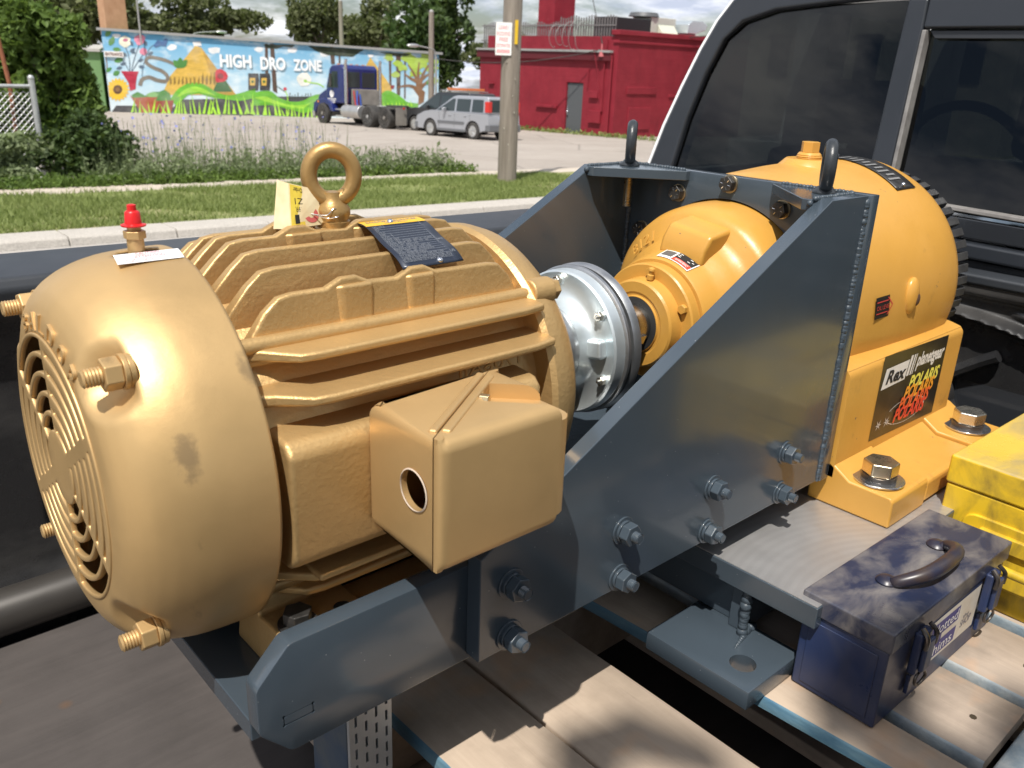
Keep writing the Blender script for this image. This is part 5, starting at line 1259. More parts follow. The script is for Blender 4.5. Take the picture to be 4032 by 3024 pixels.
for s in (1, -1):
    mb = MB(); mb.cyl((2.1, s * .92, .66), (3.55, s * .92, .66), .30, n=24); placed(mb, XT, 'fuel_tank', M['alu'], semi, bevel=.03)
    mb = MB().box(3.6, 4.25, s * .75 - .28, s * .75 + .28, .38, .46); placed(mb, XT, 'step', M['alu'], semi)
    mb = MB().box(3.6, 4.25, s * 1.0 - .05, s * 1.0 + .05, .70, .76); placed(mb, XT, 'step', M['alu'], semi)
    wheel(XT, (5.25, s * 1.03), .50, .28, 'front_wheel', semi, M['roadgrey'], True, s)
    for x in (0, 1.32):
        wheel(XT, (x, s * .94), .50, .54, 'drive_wheel', semi, M['alu'] if x else M['roadgrey'], True, s)
    mb = MB().box(-.92, -.90, s * .92 - .30, s * .92 + .30, .22, .98); placed(mb, XT, 'mudflap', M['roadgrey'], semi)
    mb = MB(); mb.prism([(-.9, .98), (-.85, 1.06), (-.5, 1.08), (-.35, 1.04), (-.45, 1.0), (-.82, .96)], 'y', s * .92 - .3, s * .92 + .3); placed(mb, XT, 'quarter_fender', M['frameblk'], semi)
    mb = MB(); mb.cyl((-1.0, s * .25, .80), (-1.05, s * .25, .80), .06, n=12); placed(mb, XT, 'tail_lamp', M['lampred'], semi)
    mb = MB(); mb.cyl((-1.0, s * .85, .95), (-1.03, s * .85, .95), .05, n=12); placed(mb, XT, 'marker_lamp', M['lampred'], semi)
mb = MB().box(-1.03, -.98, -.15, .15, .58, .72); placed(mb, XT, 'number_plate', M['lampred'], semi)
mb = MB(); mb.lathe([(0, .05), (0, .52), (.06, .52), (.06, .05)], 24, (.62, 0, .98), (0, 0, 1), close=True); mb.box(.2, 1.0, -.42, .42, .92, .98); placed(mb, XT, 'fifth_wheel', M['frameblk'], semi)
mb = MB(); mb.tube(smooth_path([(3.36, .35, 1.6), (3.15, .5, 1.0), (3.0, .45, .75), (3.2, .25, .78), (3.36, .2, 1.45)], 6), .035, 8); placed(mb, XT, 'air_hose', pm('blue_hose', (.04, .10, .42), .5), semi)
mb = MB(); mb.tube(smooth_path([(3.36, .55, 1.6), (3.1, .62, .95), (3.05, .55, .68), (3.25, .35, .72), (3.36, .3, 1.4)], 6), .03, 8); placed(mb, XT, 'air_hose', pm('red_hose', (.42, .03, .03), .5), semi)

# ---- silver estate car
def car_body(X, parent, paint, trim, L, Wd, H, label=None, wb=2.55, r=.33, rear_over=.85, front_over=.9, wheels=True):
    lo = [(-rear_over, .42), (-rear_over - .02, .62), (-rear_over + .02, .98), (wb * .62, 1.02), (wb - .1, 1.03), (wb + .35, .97), (wb + front_over - .1, .80), (wb + front_over, .55), (wb + front_over - .05, .38)]
    def arch(cx, r_):
        return [(cx + r_ * cos(a), .30 + r_ * 1.0 * sin(a)) for a in [pi * k / 10 for k in range(0, 11)]]
    ar = r + .09
    under = [(wb + ar + .02, .30)] + arch(wb, ar) + [(wb - ar - .02, .30), (ar + .02, .30)] + arch(0, ar) + [(-ar - .02, .32)]
    poly = lo + [(wb + front_over - .1, .32)] + under
    mb = MB().prism(poly, 'y', -Wd / 2, Wd / 2); body = placed(mb, X, 'body', paint, parent, bevel=.07, seg=3)
    # cabin
    t0, t1 = Wd / 2 - .03, Wd / 2 - .14
    c = [(-rear_over + .02, .98), (-rear_over + .12, H - .04), (-rear_over + .28, H), (wb * .42, H), (wb * .50, H - .04), (wb - .22, 1.0)]
    mb = MB(); n = len(c)
    v = []
    for s in (1, -1):
        for x, z in c:
            t_ = (z - .98) / (H - .98); v.append((x, s * (t0 + (t1 - t0) * t_), z))
    mb.add(v, [tuple(range(n)), tuple(range(2 * n - 1, n - 1, -1))] + [(k, k + n, (k + 1) % n + n, (k + 1) % n) for k in range(n)])
    cabin = placed(mb, X, 'cabin', paint, parent, bevel=.05, seg=3)
    def side_y(z, s): return s * (t0 + (t1 - t0) * (z - .98) / (H - .98) + .006)
    wins = [[(-rear_over + .30, 1.04), (-rear_over + .36, H - .12), (.10, H - .12), (.10, 1.04)], [(.20, 1.04), (.20, H - .12), (.98, H - .12), (.98, 1.04)],
            [(1.08, 1.04), (1.08, H - .12), (wb * .50 - .02, H - .12), (wb - .38, 1.04)]]
    for s in (1, -1):
        for w in wins:
            mb = MB(); n = len(w)
            q = [(x, side_y(z, s), z) for x, z in w] + [(x, side_y(z, s) - s * .02, z) for x, z in w]
            mb.add(q, [tuple(range(n)), tuple(range(2 * n - 1, n - 1, -1))] + [(k, k + n, (k + 1) % n + n, (k + 1) % n) for k in range(n)])
            placed(mb, X, 'side_window', M['carglass'], cabin)
    mb = MB(); ww = t1 - .06
    q = [(-rear_over + .0, -ww - .04, 1.06), (-rear_over + .0, ww + .04, 1.06), (-rear_over + .085, ww, H - .12), (-rear_over + .085, -ww, H - .12)]
    mb.add(q + [(x + .05, y, z) for x, y, z in q], [(0, 1, 2, 3), (7, 6, 5, 4), (0, 4, 5, 1), (1, 5, 6, 2), (2, 6, 7, 3), (3, 7, 4, 0)]); placed(mb, X, 'rear_window', M['carglass'], cabin)
    mb = MB(); q = [(wb - .24, -ww, 1.05), (wb - .24, ww, 1.05), (wb * .50 + .05, ww - .05, H - .09), (wb * .50 + .05, -ww + .05, H - .09)]
    mb.add(q + [(x - .08, y, z - .03) for x, y, z in q], [(0, 1, 2, 3), (7, 6, 5, 4), (0, 4, 5, 1), (1, 5, 6, 2), (2, 6, 7, 3), (3, 7, 4, 0)]); placed(mb, X, 'windscreen', M['carglass'], cabin)
    mb = MB().box(-rear_over - .1, -rear_over + .16, -Wd / 2 - .01, Wd / 2 + .01, .34, .62); placed(mb, X, 'rear_bumper', trim, parent, bevel=.05)
    mb = MB().box(wb + front_over - .18, wb + front_over + .06, -Wd / 2 - .01, Wd / 2 + .01, .30, .58); placed(mb, X, 'front_bumper', trim, parent, bevel=.05)
    for s in (1, -1):
        mb = MB().box(-rear_over - .03, -rear_over + .2, s * (Wd / 2 - .10) - .09, s * (Wd / 2 - .10) + .09, 1.04, H - .18); placed(mb, X, 'tail_lamp', M['lampred'], parent, bevel=.02)
        mb = MB().box(wb + front_over - .2, wb + front_over + .02, s * (Wd / 2 - .25) - .16, s * (Wd / 2 - .25) + .16, .64, .78); placed(mb, X, 'headlight', M['carglass'], parent, bevel=.02)
        mb = MB().box(ar + .06, wb - ar - .06, s * Wd / 2 - .015, s * Wd / 2 + .02, .56, .66); placed(mb, X, 'side_moulding', trim, body)
        mb = MB().box(ar + .02, wb - ar - .02, s * Wd / 2 - .04, s * Wd / 2 + .012, .27, .38); placed(mb, X, 'sill', trim, body, bevel=.02)
        mb = MB().box(wb * .60, wb * .60 + .12, s * (Wd / 2 + .08) - .09, s * (Wd / 2 + .08) + .09, 1.02, 1.16); placed(mb, X, 'mirror', paint, parent, bevel=.03)
        for x in (.34, 1.22):
            mb = MB().box(x, x + .16, s * Wd / 2 - .01, s * Wd / 2 + .025, .86, .90); placed(mb, X, 'door_handle', paint, body, bevel=.008)
        for x in (.15, 1.03, 1.95):
            mb = MB().box(x, x + .008, s * Wd / 2 - .01, s * Wd / 2 + .003, .42, .97); placed(mb, X, 'door_gap', M['void'], body)
        for x in (0, wb):
            wheel(X, (x, s * (Wd / 2 - .12)), r, .21, 'wheel', parent, M['alu'], False, s)
    mb = MB().box(-rear_over - .04, -rear_over + .05, -.26, .26, .76, .90); placed(mb, X, 'number_plate', pm('blue_white_plate', (.45, .50, .62), .5), parent)
    return cabin
XS = frame_at(21.47, 25.83, radians(94)) @ Matrix.Translation((0, -.80, 0))
suv = thing('silver_car', XS @ Vector((1.2, 0, 0)), 'silver compact estate car parked behind the wooden pole', 'car')
car_body(XS, suv, M['silver'], M['greytrim'], 4.3, 1.72, 1.62, wb=2.5)
XD = frame_at(23.2, 29.1, radians(95)) @ Matrix.Translation((0, -.85, 0))
dk = thing('dark_car', XD @ Vector((1.2, 0, 0)), 'dark grey estate car mostly hidden behind the silver car', 'car')
cb = car_body(XD, dk, M['darkcar'], M['satinblack'], 4.7, 1.8, 1.72, wb=2.7)
for s in (1, -1):
    mb = MB(); mb.tube([(-.4, s * .62, 1.76), (1.2, s * .62, 1.80), (1.3, s * .62, 1.73)], .02, 6); placed(mb, XD, 'roof_rail', M['alu'], dk)
rack = MB(); 
for k in range(5): rack.box(-.3 + k * .3, -.27 + k * .3, -.5, .5, 1.80, 1.83)
for y in (-.5, .5): rack.box(-.3, .93, y - .02, y + .02, 1.80, 1.90)
placed(rack, XD, 'roof_rack', pm('orange_rack', (.55, .16, .05), .6), dk)
XP = frame_at(16.4, 9.0, radians(5))
pk = thing('white_pickup', XP @ Vector((1, 0, 0)), 'white pickup with dark windows seen through the cab glass', 'pickup')
mb = MB().prism([(-1.3, .55), (-1.3, 1.1), (.9, 1.15), (1.0, 1.75), (2.3, 1.75), (2.9, 1.18), (4.0, 1.08), (4.2, .6), (4.1, .4), (-1.2, .4)], 'y', -.92, .92); placed(mb, XP, 'body', M['whitetrim'], pk, bevel=.06)
mb = MB(); mb.box(1.15, 1.6, -.93, .93, 1.2, 1.66); mb.box(1.68, 2.3, -.93, .93, 1.2, 1.66); mb.box(.96, .99, -.7, .7, 1.22, 1.64); placed(mb, XP, 'windows', M['carglass'], pk)
for x in (-.3, 3.1):
    for s in (1, -1): wheel(XP, (x, s * .82), .38, .25, 'wheel', pk, M['alu'], False, s)

# ---- pole with notice
M['pole'] = pm('weathered_pole', (.19, .16, .13), .9, 0, (.29, .25, .21), 3, bs=20, bstr=.7, bdist=.01, aniso=(5, 5, .35))
PX, PY = 11.3, 12.33
pz = GZ(PX, PY) + .05
pole = thing('utility_pole', (PX, PY, pz), 'weathered wooden utility pole with wires standing on the grass verge', 'pole')
mb = MB(); mb.tube([(PX, PY, pz - .3), (PX, PY, pz + 2), (PX + .02, PY, pz + 5), (PX + .03, PY, pz + 9)], [.19, .185, .172, .15], 20); mb.build('shaft', M['pole'], pole)
rdir = Vector((.738, -.675, 0)); fdir = Vector((-.675, -.738, 0))
def psurf(u, z, h=0.): 
    p = Vector((PX, PY, 0)) + rdir * u + fdir * (.185 + h); return (p.x, p.y, z)
mb = MB(); pp = Vector((PX, PY, 0)) + fdir * .15 + rdir * .04
mb.tube([(pp.x, pp.y, pz + .1), (pp.x, pp.y, pz + 2.4)], .035, 8); mb.build('conduit', M['pole'], pole)
mb = MB(); mb.box(-.03, .03, -.008, .008, 0, .42, Matrix.Translation(psurf(.09, pz + 2.62, -.01)) @ Matrix.Rotation(-.83, 4, 'Z')); mb.build('yellow_plate', flat('yellow_plate', (.62, .40, .02)), pole)
for k in range(7):
    mb = MB(); mb.ball(psurf(RND.uniform(-.1, .1), pz + .5 + k * .3, -.006), .012, 8, 6); mb.build('nail', M['pale_zinc'], pole)
sg = thing('roofing_sign', psurf(-.14, pz + 2.4), 'white notice with faded red lettering nailed to the wooden pole', 'sign')
def sgf(u, z, h=0.): return psurf(-.145 + u, pz + z, .012 + h)
mb = MB(); q = [sgf(-.15, 2.42), sgf(.15, 2.42), sgf(.15, 2.99), sgf(-.15, 2.99)]; q2 = [sgf(-.15, 2.42, .006), sgf(.15, 2.42, .006), sgf(.15, 2.99, .006), sgf(-.15, 2.99, .006)]
mb.add(q + q2, [(0, 3, 2, 1), (4, 5, 6, 7), (0, 1, 5, 4), (1, 2, 6, 5), (2, 3, 7, 6), (3, 0, 4, 7)]); mb.build('sheet', M['signwhite'], sg, smooth=False)
mb = MB()
for s_, z0, z1, w in (('LEAK?', 2.87, 2.94, .09), ('ROOFING', 2.76, 2.83, .125), ('FREE', 2.66, 2.73, .08), ('ESTIMATES', 2.56, 2.62, .125)):
    text_fit(mb, s_, lambda u, v_, h: sgf(u, v_, .010), -w, w, z0, z1)
mb.build('lettering', flat('faded_red_ink', (.66, .22, .24)), sg, smooth=False, recalc=False)
mb = MB(); 
for k in range(8): mb.add([sgf(-.12 + k * .031, 2.46, .010), sgf(-.10 + k * .031, 2.46, .010), sgf(-.10 + k * .031, 2.52, .010), sgf(-.12 + k * .031, 2.52, .010)], [(0, 1, 2, 3)])
mb.build('worn_print', bpy.data.materials['faded_red_ink'], sg, smooth=False, recalc=False)

# ---- wires, far poles and lamps
def wire(name, a, b, sag, r, label):
    mb = MB(); a, b = Vector(a), Vector(b); pts = []
    for i in range(17):
        t = i / 16; p = a.lerp(b, t); p.z -= sag * 4 * t * (1 - t); pts.append(p)
    mb.tube(pts, r, 5); mb.build(name, M['frameblk'], label=label, cat='wire')
wire('overhead_wire', (26.9, 35.4, .40), (30.2, 27.5, 1.05), .35, .02, 'thin cable from the far pole to the low dark red roof')
wire('service_wire', (33.6, 33.5, 9.5), (RX - .15, 27.45, 1.3), .4, .02, 'thin cable dropping to the conduit at the dark red corner')
wire('roof_wire', (RX + .2, 27.6, 1.35), (46, 24, 3.6), .3, .016, 'faint cable crossing the sky above the roof vents')
for nm, x, y, z1, lab in (('wooden_pole', 30.76, 50.67, 3.6, 'plain wooden pole rising behind the lorry cab'), ('brown_pole', 27.9, 37.2, 2.6, 'wooden pole in front of the big dark tree')):
    t = thing(nm, (x, y, GZ(x, y)), lab, 'pole')
    mb = MB(); mb.tube([(x, y, GZ(x, y)), (x, y, z1)], [.17, .13], 12); mb.build('shaft', M['pole'], t)
    mb = MB(); mb.ball((x, y, z1), .12, 10, 6); mb.build('cap', M['coping'], t)
def lamp(x, y, z, dx, lab):
    t = thing('street_lamp', (x, y, GZ(x, y)), lab, 'street lamp')
    mb = MB(); mb.tube([(x, y, GZ(x, y)), (x, y, z - .5)], .05, 8); mb.build('post', M['coping'], t)
    mb = MB(); mb.tube(smooth_path([(x, y, z - .5), (x + dx * .15, y, z - .15), (x + dx, y, z)], 5), .035, 8); mb.build('arm', M['coping'], t)
    mb = MB(); mb.ball((x + dx * 1.2, y, z), .25, 14, 8, (1.5, .6, .35)); mb.build('lamp_head', M['alu'], t)
lamp(22.6, 54.6, 1.5, 1.6, 'street lamp arm showing above the mural roof at the left')
lamp(27.0, 35.6, .95, -1.15, 'grey street lamp arm against the big dark tree')

# ---- chain link fence at the left
M['galv'] = pm('galvanised_tube', (.46, .47, .48), .45, .6, (.56, .57, .57), 6)
fence = thing('chain_link_fence', (4.0, 19.0, GZ(4, 19)), 'galvanised chain link fence half overgrown at the left edge', 'fence')
FY, FX0, FX1 = 16.1, 1.2, 3.85
fz = GZ(3.5, FY)
FT = fz + 1.60
mb = MB(); mb.cyl((FX1, FY, fz - .1), (FX1, FY, FT + .12), .05, n=12); mb.ball((FX1, FY, FT + .13), .055, 12, 8); mb.build('post', M['galv'], fence)
mb = MB(); mb.cyl((FX0, FY, fz - .1), (FX0, FY, FT + .1), .045, n=12); mb.build('post', M['galv'], fence)
mb = MB(); mb.cyl((FX0, FY, FT), (FX1, FY, FT), .032, n=12); mb.build('top_rail', M['galv'], fence)
mb = MB(); k = 0
n_ = int((FX1 - FX0) / .1)
for i in range(-17, n_ + 1):
    x = FX0 + i * .1
    for sgn, off in ((1, 0), (-1, 1.6)):
        p0 = Vector((x + off, FY + .004 * sgn, fz + .02)); p1 = Vector((x + off + sgn * 1.5, FY + .004 * sgn, fz + 1.52))
        t0, t1 = 0., 1.
        dx_ = p1.x - p0.x
        for lim, lo_ in ((FX0, True), (FX1, False)):
            t_ = (lim - p0.x) / dx_
            if (dx_ > 0) == lo_: t0 = max(t0, t_)
            else: t1 = min(t1, t_)
        if t1 - t0 > .02: mb.cyl(p0.lerp(p1, t0), p0.lerp(p1, t1), .006, n=4, caps=False)
mb.build('wire_mesh', M['galv'], fence, kind='stuff')
rod = MB(); rod.tube([(FX1 - .35, FY + .15, fz), (FX1 - .3, FY + .15, fz + 1.6), (FX1 - .42, FY + .15, fz + 3.0)], .035, 8)
rod.build('rusty_post', pm('rust', (.22, .075, .035), .85, 0, (.32, .12, .06), 9), label='rusty iron pipe leaning out of the bush by the fence', cat='post')
# ================================================================== THE PICKUP THE MACHINE STANDS IN
truck = thing('pickup_truck', (1.0, 0.0, GZ(1, 0)), 'black pickup truck with lined cargo bed and tinted rear cab window', 'pickup')
FZ = -.545                                  # floor of the bed
WY = .69                                    # inner face of the far bed wall
FXW = 1.44                                  # inner face of the front bed wall
RZ = .01                                    # top of the rail caps
# floor pan and outer skin
MB().box(-1.15, FXW + .06, -.93, WY + .22, FZ - .10, FZ - .03).build('bed_pan', M['liner'], truck, bevel=.01)
# far wall with pressed swages (the liner): a grid pushed in and out
def wall_panel(name, u0, u1, z0, z1, nu, nz, depth, place):
    mb = MB()
    for j in range(nz + 1):
        for i in range(nu + 1):
            u = u0 + (u1 - u0) * i / nu; z = z0 + (z1 - z0) * j / nz
            mb.v.append(place(u, z, depth(u, z)))
    for j in range(nz):
        for i in range(nu):
            a = j * (nu + 1) + i
            mb.f.append((a, a + 1, a + nu + 2, a + nu + 1))
    return mb.build(name, M['liner'], truck, ang=70)
def sst(a, b, x):
    t = min(1, max(0, (x - a) / (b - a))); return t * t * (3 - 2 * t)
def far_depth(u, z):
    d = 0.
    # big vertical pockets with rounded ends
    ph = (u + 1.2) % .29
    k = sst(.05, .085, ph) * (1 - sst(.205, .24, ph)) * sst(-.43, -.39, z) * (1 - sst(-.14, -.10, z))
    d += .050 * k
    d -= .035 * (1 - sst(-.545, -.46, z))       # foot flares inwards
    d -= .012 * sst(-.07, -.03, z)
    return d
wall_panel('side_liner', -1.15, FXW, FZ - .03, RZ - .05, 420, 70, far_depth, lambda u, z, d: (u, WY + d, z))
def front_depth(u, z):
    d = 0.
    ph = (u + 1.0) % .085
    rib = sst(.012, .028, ph) * (1 - sst(.057, .073, ph))
    ex, ez = (u + .02) / .36, (z + .235) / .135
    e = sqrt(ex * ex + ez * ez)
    up = sst(-.125, -.10, z) * (1 - sst(-.055, -.03, z))
    lo = (1 - sst(-.375, -.35, z)) * sst(-.50, -.47, z)
    k = max(up, lo) if e > 1.0 else 0.
    up2 = sst(1.12, 1.22, e) * (1 - sst(-.105, -.08, z)) * sst(-.50, -.47, z)
    d -= .030 * rib * max(up2 * (1 if z > -.2 or z < -.3 else sst(1.1, 1.3, e)), 0)
    d -= .030 * math.exp(-((e - 1.0) / .060) ** 2)   # raised oval ring
    d -= .015 * sst(-.075, -.06, z)
    return d
wall_panel('front_liner', -.93, WY, FZ - .03, RZ - .055, 420, 150, front_depth, lambda u, z, d: (FXW + d, u, z))
# moulded script stroke inside the oval
mb = MB(); mb.tube(smooth_path([(FXW - .004, .02, -.25), (FXW - .016, -.03, -.20), (FXW - .016, -.07, -.215), (FXW - .016, -.10, -.27), (FXW - .016, -.06, -.30), (FXW - .016, -.05, -.26), (FXW - .016, -.12, -.20), (FXW - .016, -.17, -.165)], 6), .012, 8)
mb.tube(smooth_path([(FXW - .016, -.10, -.27), (FXW - .016, -.12, -.295), (FXW - .012, -.16, -.285)], 5), .011, 8)
mb.build('moulded_script', M['liner'], truck)
# rail caps
rail_prof = [(WY - .035, RZ - .052), (WY - .04, RZ - .02), (WY - .03, RZ - .004), (WY + .01, RZ), (WY + .12, RZ), (WY + .16, RZ - .01), (WY + .175, RZ - .06), (WY + .15, RZ - .075)]
mb = MB(); n = len(rail_prof)
v = [(-1.2, y, z + .014) for y, z in rail_prof] + [(1.50, y, z - .028) for y, z in rail_prof]
mb.add(v, [tuple(range(n)), tuple(range(2 * n - 1, n - 1, -1))] + [(k, k + n, (k + 1) % n + n, (k + 1) % n) for k in range(n)])
mb.build('rail_cap', M['rail'], truck, bevel=.006)
MB().box(-1.15, 1.5, WY + .17, WY + .21, -1.0, -.055).build('outer_skin', M['carblack'], truck, smooth=False)
MB().box(FXW - .02, FXW + .05, -.93, WY - .03, RZ - .055, RZ - .035).build('front_rail', M['rail'], truck, bevel=.006)
# near side wall and rail, below and behind the viewer
MB().box(-1.15, 1.5, -1.0, -.93, FZ - .1, RZ - .06).build('near_side_liner', M['liner'], truck, bevel=.01)
MB().box(-1.2, 1.5, -1.08, -.91, RZ - .06, RZ).build('near_rail_cap', M['rail'], truck, bevel=.012)
for x, y, s in ((-.55, .8, 1), (-.55, -.92, -1), (3.1, .8, 1), (3.1, -.92, -1)):
    mb = MB(); z = GZ(x, y) + .40
    mb.lathe([(0, .24), (0, .36), (.04, .40), (.22, .40), (.26, .36), (.26, .24)], 28, (x, y - .13, z), (0, 1, 0)); w = mb.build('wheel', M['tyre'], truck)
    mb = MB(); mb.lathe([(.02, .25), (.0, .2), (.0, .06), (-.02, 0)], 20, (x, y + s * .12, z), (0, s, 0)); mb.build('rim', M['alu'], w)

# ---- cab: rear wall leans forward as it rises
def cx(z): return 1.5 + .2 * (z - .07)
def cpt(y, z, d=0.): return (cx(z) + d, y, z)
def slab(name, poly, d0, d1, mat, parent, bevel=.004, label=None):
    """poly of (y, z) on the rear wall plane, between offsets d0 (towards the bed) and d1"""
    mb = MB(); n = len(poly)
    v = [cpt(y, z, d0) for y, z in poly] + [cpt(y, z, d1) for y, z in poly]
    mb.add(v, [tuple(range(n)), tuple(range(2 * n - 1, n - 1, -1))] + [(k, k + n, (k + 1) % n + n, (k + 1) % n) for k in range(n)])
    return mb.build(name, mat, parent, bevel=bevel)
outer = [(.746, .084), (.725, .177), (.695, .272), (.664, .357), (.635, .419), (.603, .464), (.549, .495), (.46, .515)]
inner = [(.673, .085), (.659, .198), (.634, .300), (.604, .378), (.563, .414), (.485, .437), (.354, .449), (.196, .454)]
# quarter pillar, roof edge
slab('corner_pillar', [(.775, -.06)] + outer + [(.30, .528), (-1.0, .53), (-1.0, .458), (.196, .458)] + inner[::-1][1:] + [(.675, .04), (.69, -.06)], -.012, .05, M['slatetrim'], truck, .01)
# highlight along the cab edge, painted as a thin white strip
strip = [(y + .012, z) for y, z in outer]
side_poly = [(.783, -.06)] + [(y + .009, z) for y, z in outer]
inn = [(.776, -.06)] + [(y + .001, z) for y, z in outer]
slab('edge_highlight_strip', side_poly + inn[::-1], -.006, .06, M['whitetrim'], truck, .002)
# lower panel below the glass, with trim steps
slab('lower_panel', [(.672, .078), (-1.0, .043), (-1.0, .006), (.672, .040)], -.004, .04, M['carblack'], truck, .004)
slab('lower_trim', [(.672, .036), (-1.0, .002), (-1.0, -.026), (.672, .006)], -.02, .04, M['slatetrim'], truck, .006)
slab('sill_gap', [(.672, .002), (-1.0, -.030), (-1.0, -.045), (.672, -.012)], .0, .04, M['satinblack'], truck, .002)
slab('bed_cap_strip', [(.672, -.016), (-1.0, -.049), (-1.0, -.068), (.672, -.035)], -.035, .03, M['alu'], truck, .004)
slab('lower_body', [(.74, -.04), (-1.0, -.072), (-1.0, -.95), (.74, -.95)], .0, .04, M['carblack'], truck, .004)
# pillar between fixed pane and sliding pane
slab('window_pillar', [(.177, .082), (.191, .457), (.150, .457), (.145, .40), (.130, .08)], -.008, .03, M['slatetrim'], truck, .006)
slab('header', [(.150, .457), (-1.0, .457), (-1.0, .403), (.147, .400)], -.008, .03, M['slatetrim'], truck, .006)
slab('pane_seal', [(.145, .398), (.1285, .085), (.1205, .085), (.1365, .398)], -.012, .02, M['greyseal'], truck, .002)
slab('bottom_seal', [(.1285, .085), (-1.0, .052), (-1.0, .044), (.1285, .077)], -.012, .02, M['greyseal'], truck, .002)
slab('pane_frame', [(.137, .398), (-.75, .400), (-.75, .384), (.122, .382)], .002, .02, M['satinblack'], truck, .002)
slab('fixed_pane', [(.673, .080)] + inner + [(.186, .454), (.172, .080)], .004, .008, M['tint'], truck, 0)
slab('sliding_pane', [(.138, .40), (-.75, .402), (-.75, .05), (.1225, .08)], .012, .016, M['tint'], truck, 0)
# roof, far side with window opening, windscreen posts
roof = MB(); roof.box(1.58, 2.95, -.98, .52, .505, .535); roof.build('roof', M['carblack'], truck, bevel=.01)
mb = MB(); mb.box(1.56, 2.95, .74, .78, -.95, .06); mb.box(2.02, 2.12, .60, .70, .05, .51); mb.box(2.85, 2.95, .62, .72, .05, .51); mb.box(1.6, 2.95, .54, .62, .46, .51); mb.build('far_side', M['whitetrim'], truck)
MB().box(1.55, 2.95, -1.0, -.96, -.95, .06).build('near_side', M['whitetrim'], truck)
MB().box(2.9, 2.97, -1.0, .78, -.95, .06).build('firewall', M['satinblack'], truck)
MB().box(2.95, 4.3, -1.0, .78, -.95, .0).build('bonnet', M['whitetrim'], truck, bevel=.06)
MB().box(1.56, 2.9, -.95, .73, -.62, -.55).build('cab_floor', M['seat'], truck)
for y in (-.62, -.05, .45):
    mb = MB(); mb.box(1.92, 2.10, y - .24, y + .24, -.5, .12); mb.box(1.95, 2.06, y - .13, y + .13, .14, .30); mb.box(1.97, 2.03, y - .04, y + .04, .1, .16); mb.build('seat', M['seat'], truck, bevel=.03)
mb = MB(); mb.box(2.72, 2.92, -.95, .72, -.3, .05); mb.build('dashboard', M['seat'], truck, bevel=.04)
mb = MB(); pts = []
for k in range(28):
    a = 2 * pi * k / 28; pts.append((2.62 - .07 * sin(a), .42 + .19 * cos(a), .06 + .18 * sin(a)))
mb.tube(pts, .016, 8, closed=True); mb.tube([(2.62, .23, .06), (2.66, .42, .05), (2.62, .61, .06)], .018, 8); mb.tube([(2.66, .42, .05), (2.8, .42, -.05)], .03, 8); mb.build('steering_wheel', M['satinblack'], truck)

# ------------------------------------------------------------------ loose things in the bed
MB().box(-1.1, 1.40, -.90, WY - .075, FZ - .03, FZ).build('plywood_sheet', M['ply'], bevel=.002, label='dark stained plywood sheet covering the floor of the truck bed', cat='plywood')
pipe = thing('steel_pipe', (0, WY - .09, FZ), 'dark steel pipe lying along the foot of the far bed wall', 'pipe')
mb = MB(); py, pzz = WY - .055, FZ + .045
mb.lathe([(0, .026), (0, .034), (.004, .036), (2.2, .036), (2.2, .026), (0, .026)], 28, (-1.0, py, pzz), (1, 0, 0)); mb.build('tube', pm('dark_pipe', (.030, .027, .025), .42, .3, (.055, .05, .045), 7, rvar=.1, aniso=(.3, 1, 1)), pipe)
for xe in (-1.0, 1.2):
    mb = MB(); mb.lathe([(0, .03), (-.003, .036), (-.003, .0)], 24, (xe, py, pzz), (1, 0, 0)); mb.build('end_cap', M['dark_steel'], pipe)

# ---- pallet: boards run across the bed
pal = thing('wooden_pallet', (.6, -.1, FZ), 'weathered wooden pallet with blue painted board edges under the machine', 'pallet')
PT = -.360
def board(x0, x1, y0, y1, top, th, skew=0., mat='board', blue='l', warp=.0):
    """one deck board running along y; skew moves the left edge at its near end"""
    mb = MB(); N = 14; v = []; r_ = random.Random(int(x0 * 1000) + int(y0 * 77))
    for j in range(N + 1):
        y = y0 + (y1 - y0) * j / N
        l = x0 + skew * (1 - j / N) + r_.uniform(-.0012, .0012); q = x1 + r_.uniform(-.0012, .0012)
        z = top + warp * sin(j / N * 3)
        v += [(l + .002, y, z), (q - .002, y, z), (q, y, z - .002), (q, y, z - th), (l, y, z - th), (l, y, z - .003)]
    f = []
    for j in range(N):
        for k in range(6):
            k2 = (k + 1) % 6
            f.append((j * 6 + k, j * 6 + k2, j * 6 + 6 + k2, j * 6 + 6 + k))
    f += [tuple(range(6)), tuple(range(N * 6 + 5, N * 6 - 1, -1))]
    mb.add(v, f)
    o = mb.build('board', M[mat], pal, ang=60)
    me = o.data
    me.materials.append(M['greybluewood'] if blue == 'g' else M['bluewood'])
    for p in me.polygons:
        if abs(p.normal.x) > .8 and (p.normal.x < 0) and blue in 'lg':
            p.material_index = 1
    return o
board(.167, .2835, -.62, .50, PT, .018, 0, 'board', 'l')
board(.2885, .416, -.66, .50, PT, .020, 0, 'board', 'n')
board(.4490, .586, -.62, .50, PT - .001, .016, .085, 'board', 'l')
board(.6025, .7275, -.498, .50, PT, .017, 0, 'board2', 'g')
board(.746, .872, -.500, .50, PT - .001, .017, 0, 'board2', 'g')
board(.893, 1.010, -.498, .50, PT, .017, 0, 'board2', 'g')
board(1.03, 1.15, -.50, .50, PT, .017, 0, 'board2', 'g')
for y0, y1 in ((-.62, -.52), (-.02, .08), (.40, .49)):
    MB().box(.15, 1.16, y0, y1, PT - .125, PT - .023).build('stringer', M['board2'], pal, bevel=.003)
MB().box(.54, 1.18, -.575, -.503, PT - .11, PT - .012).build('end_stringer', M['greybluewood'], pal, bevel=.004)
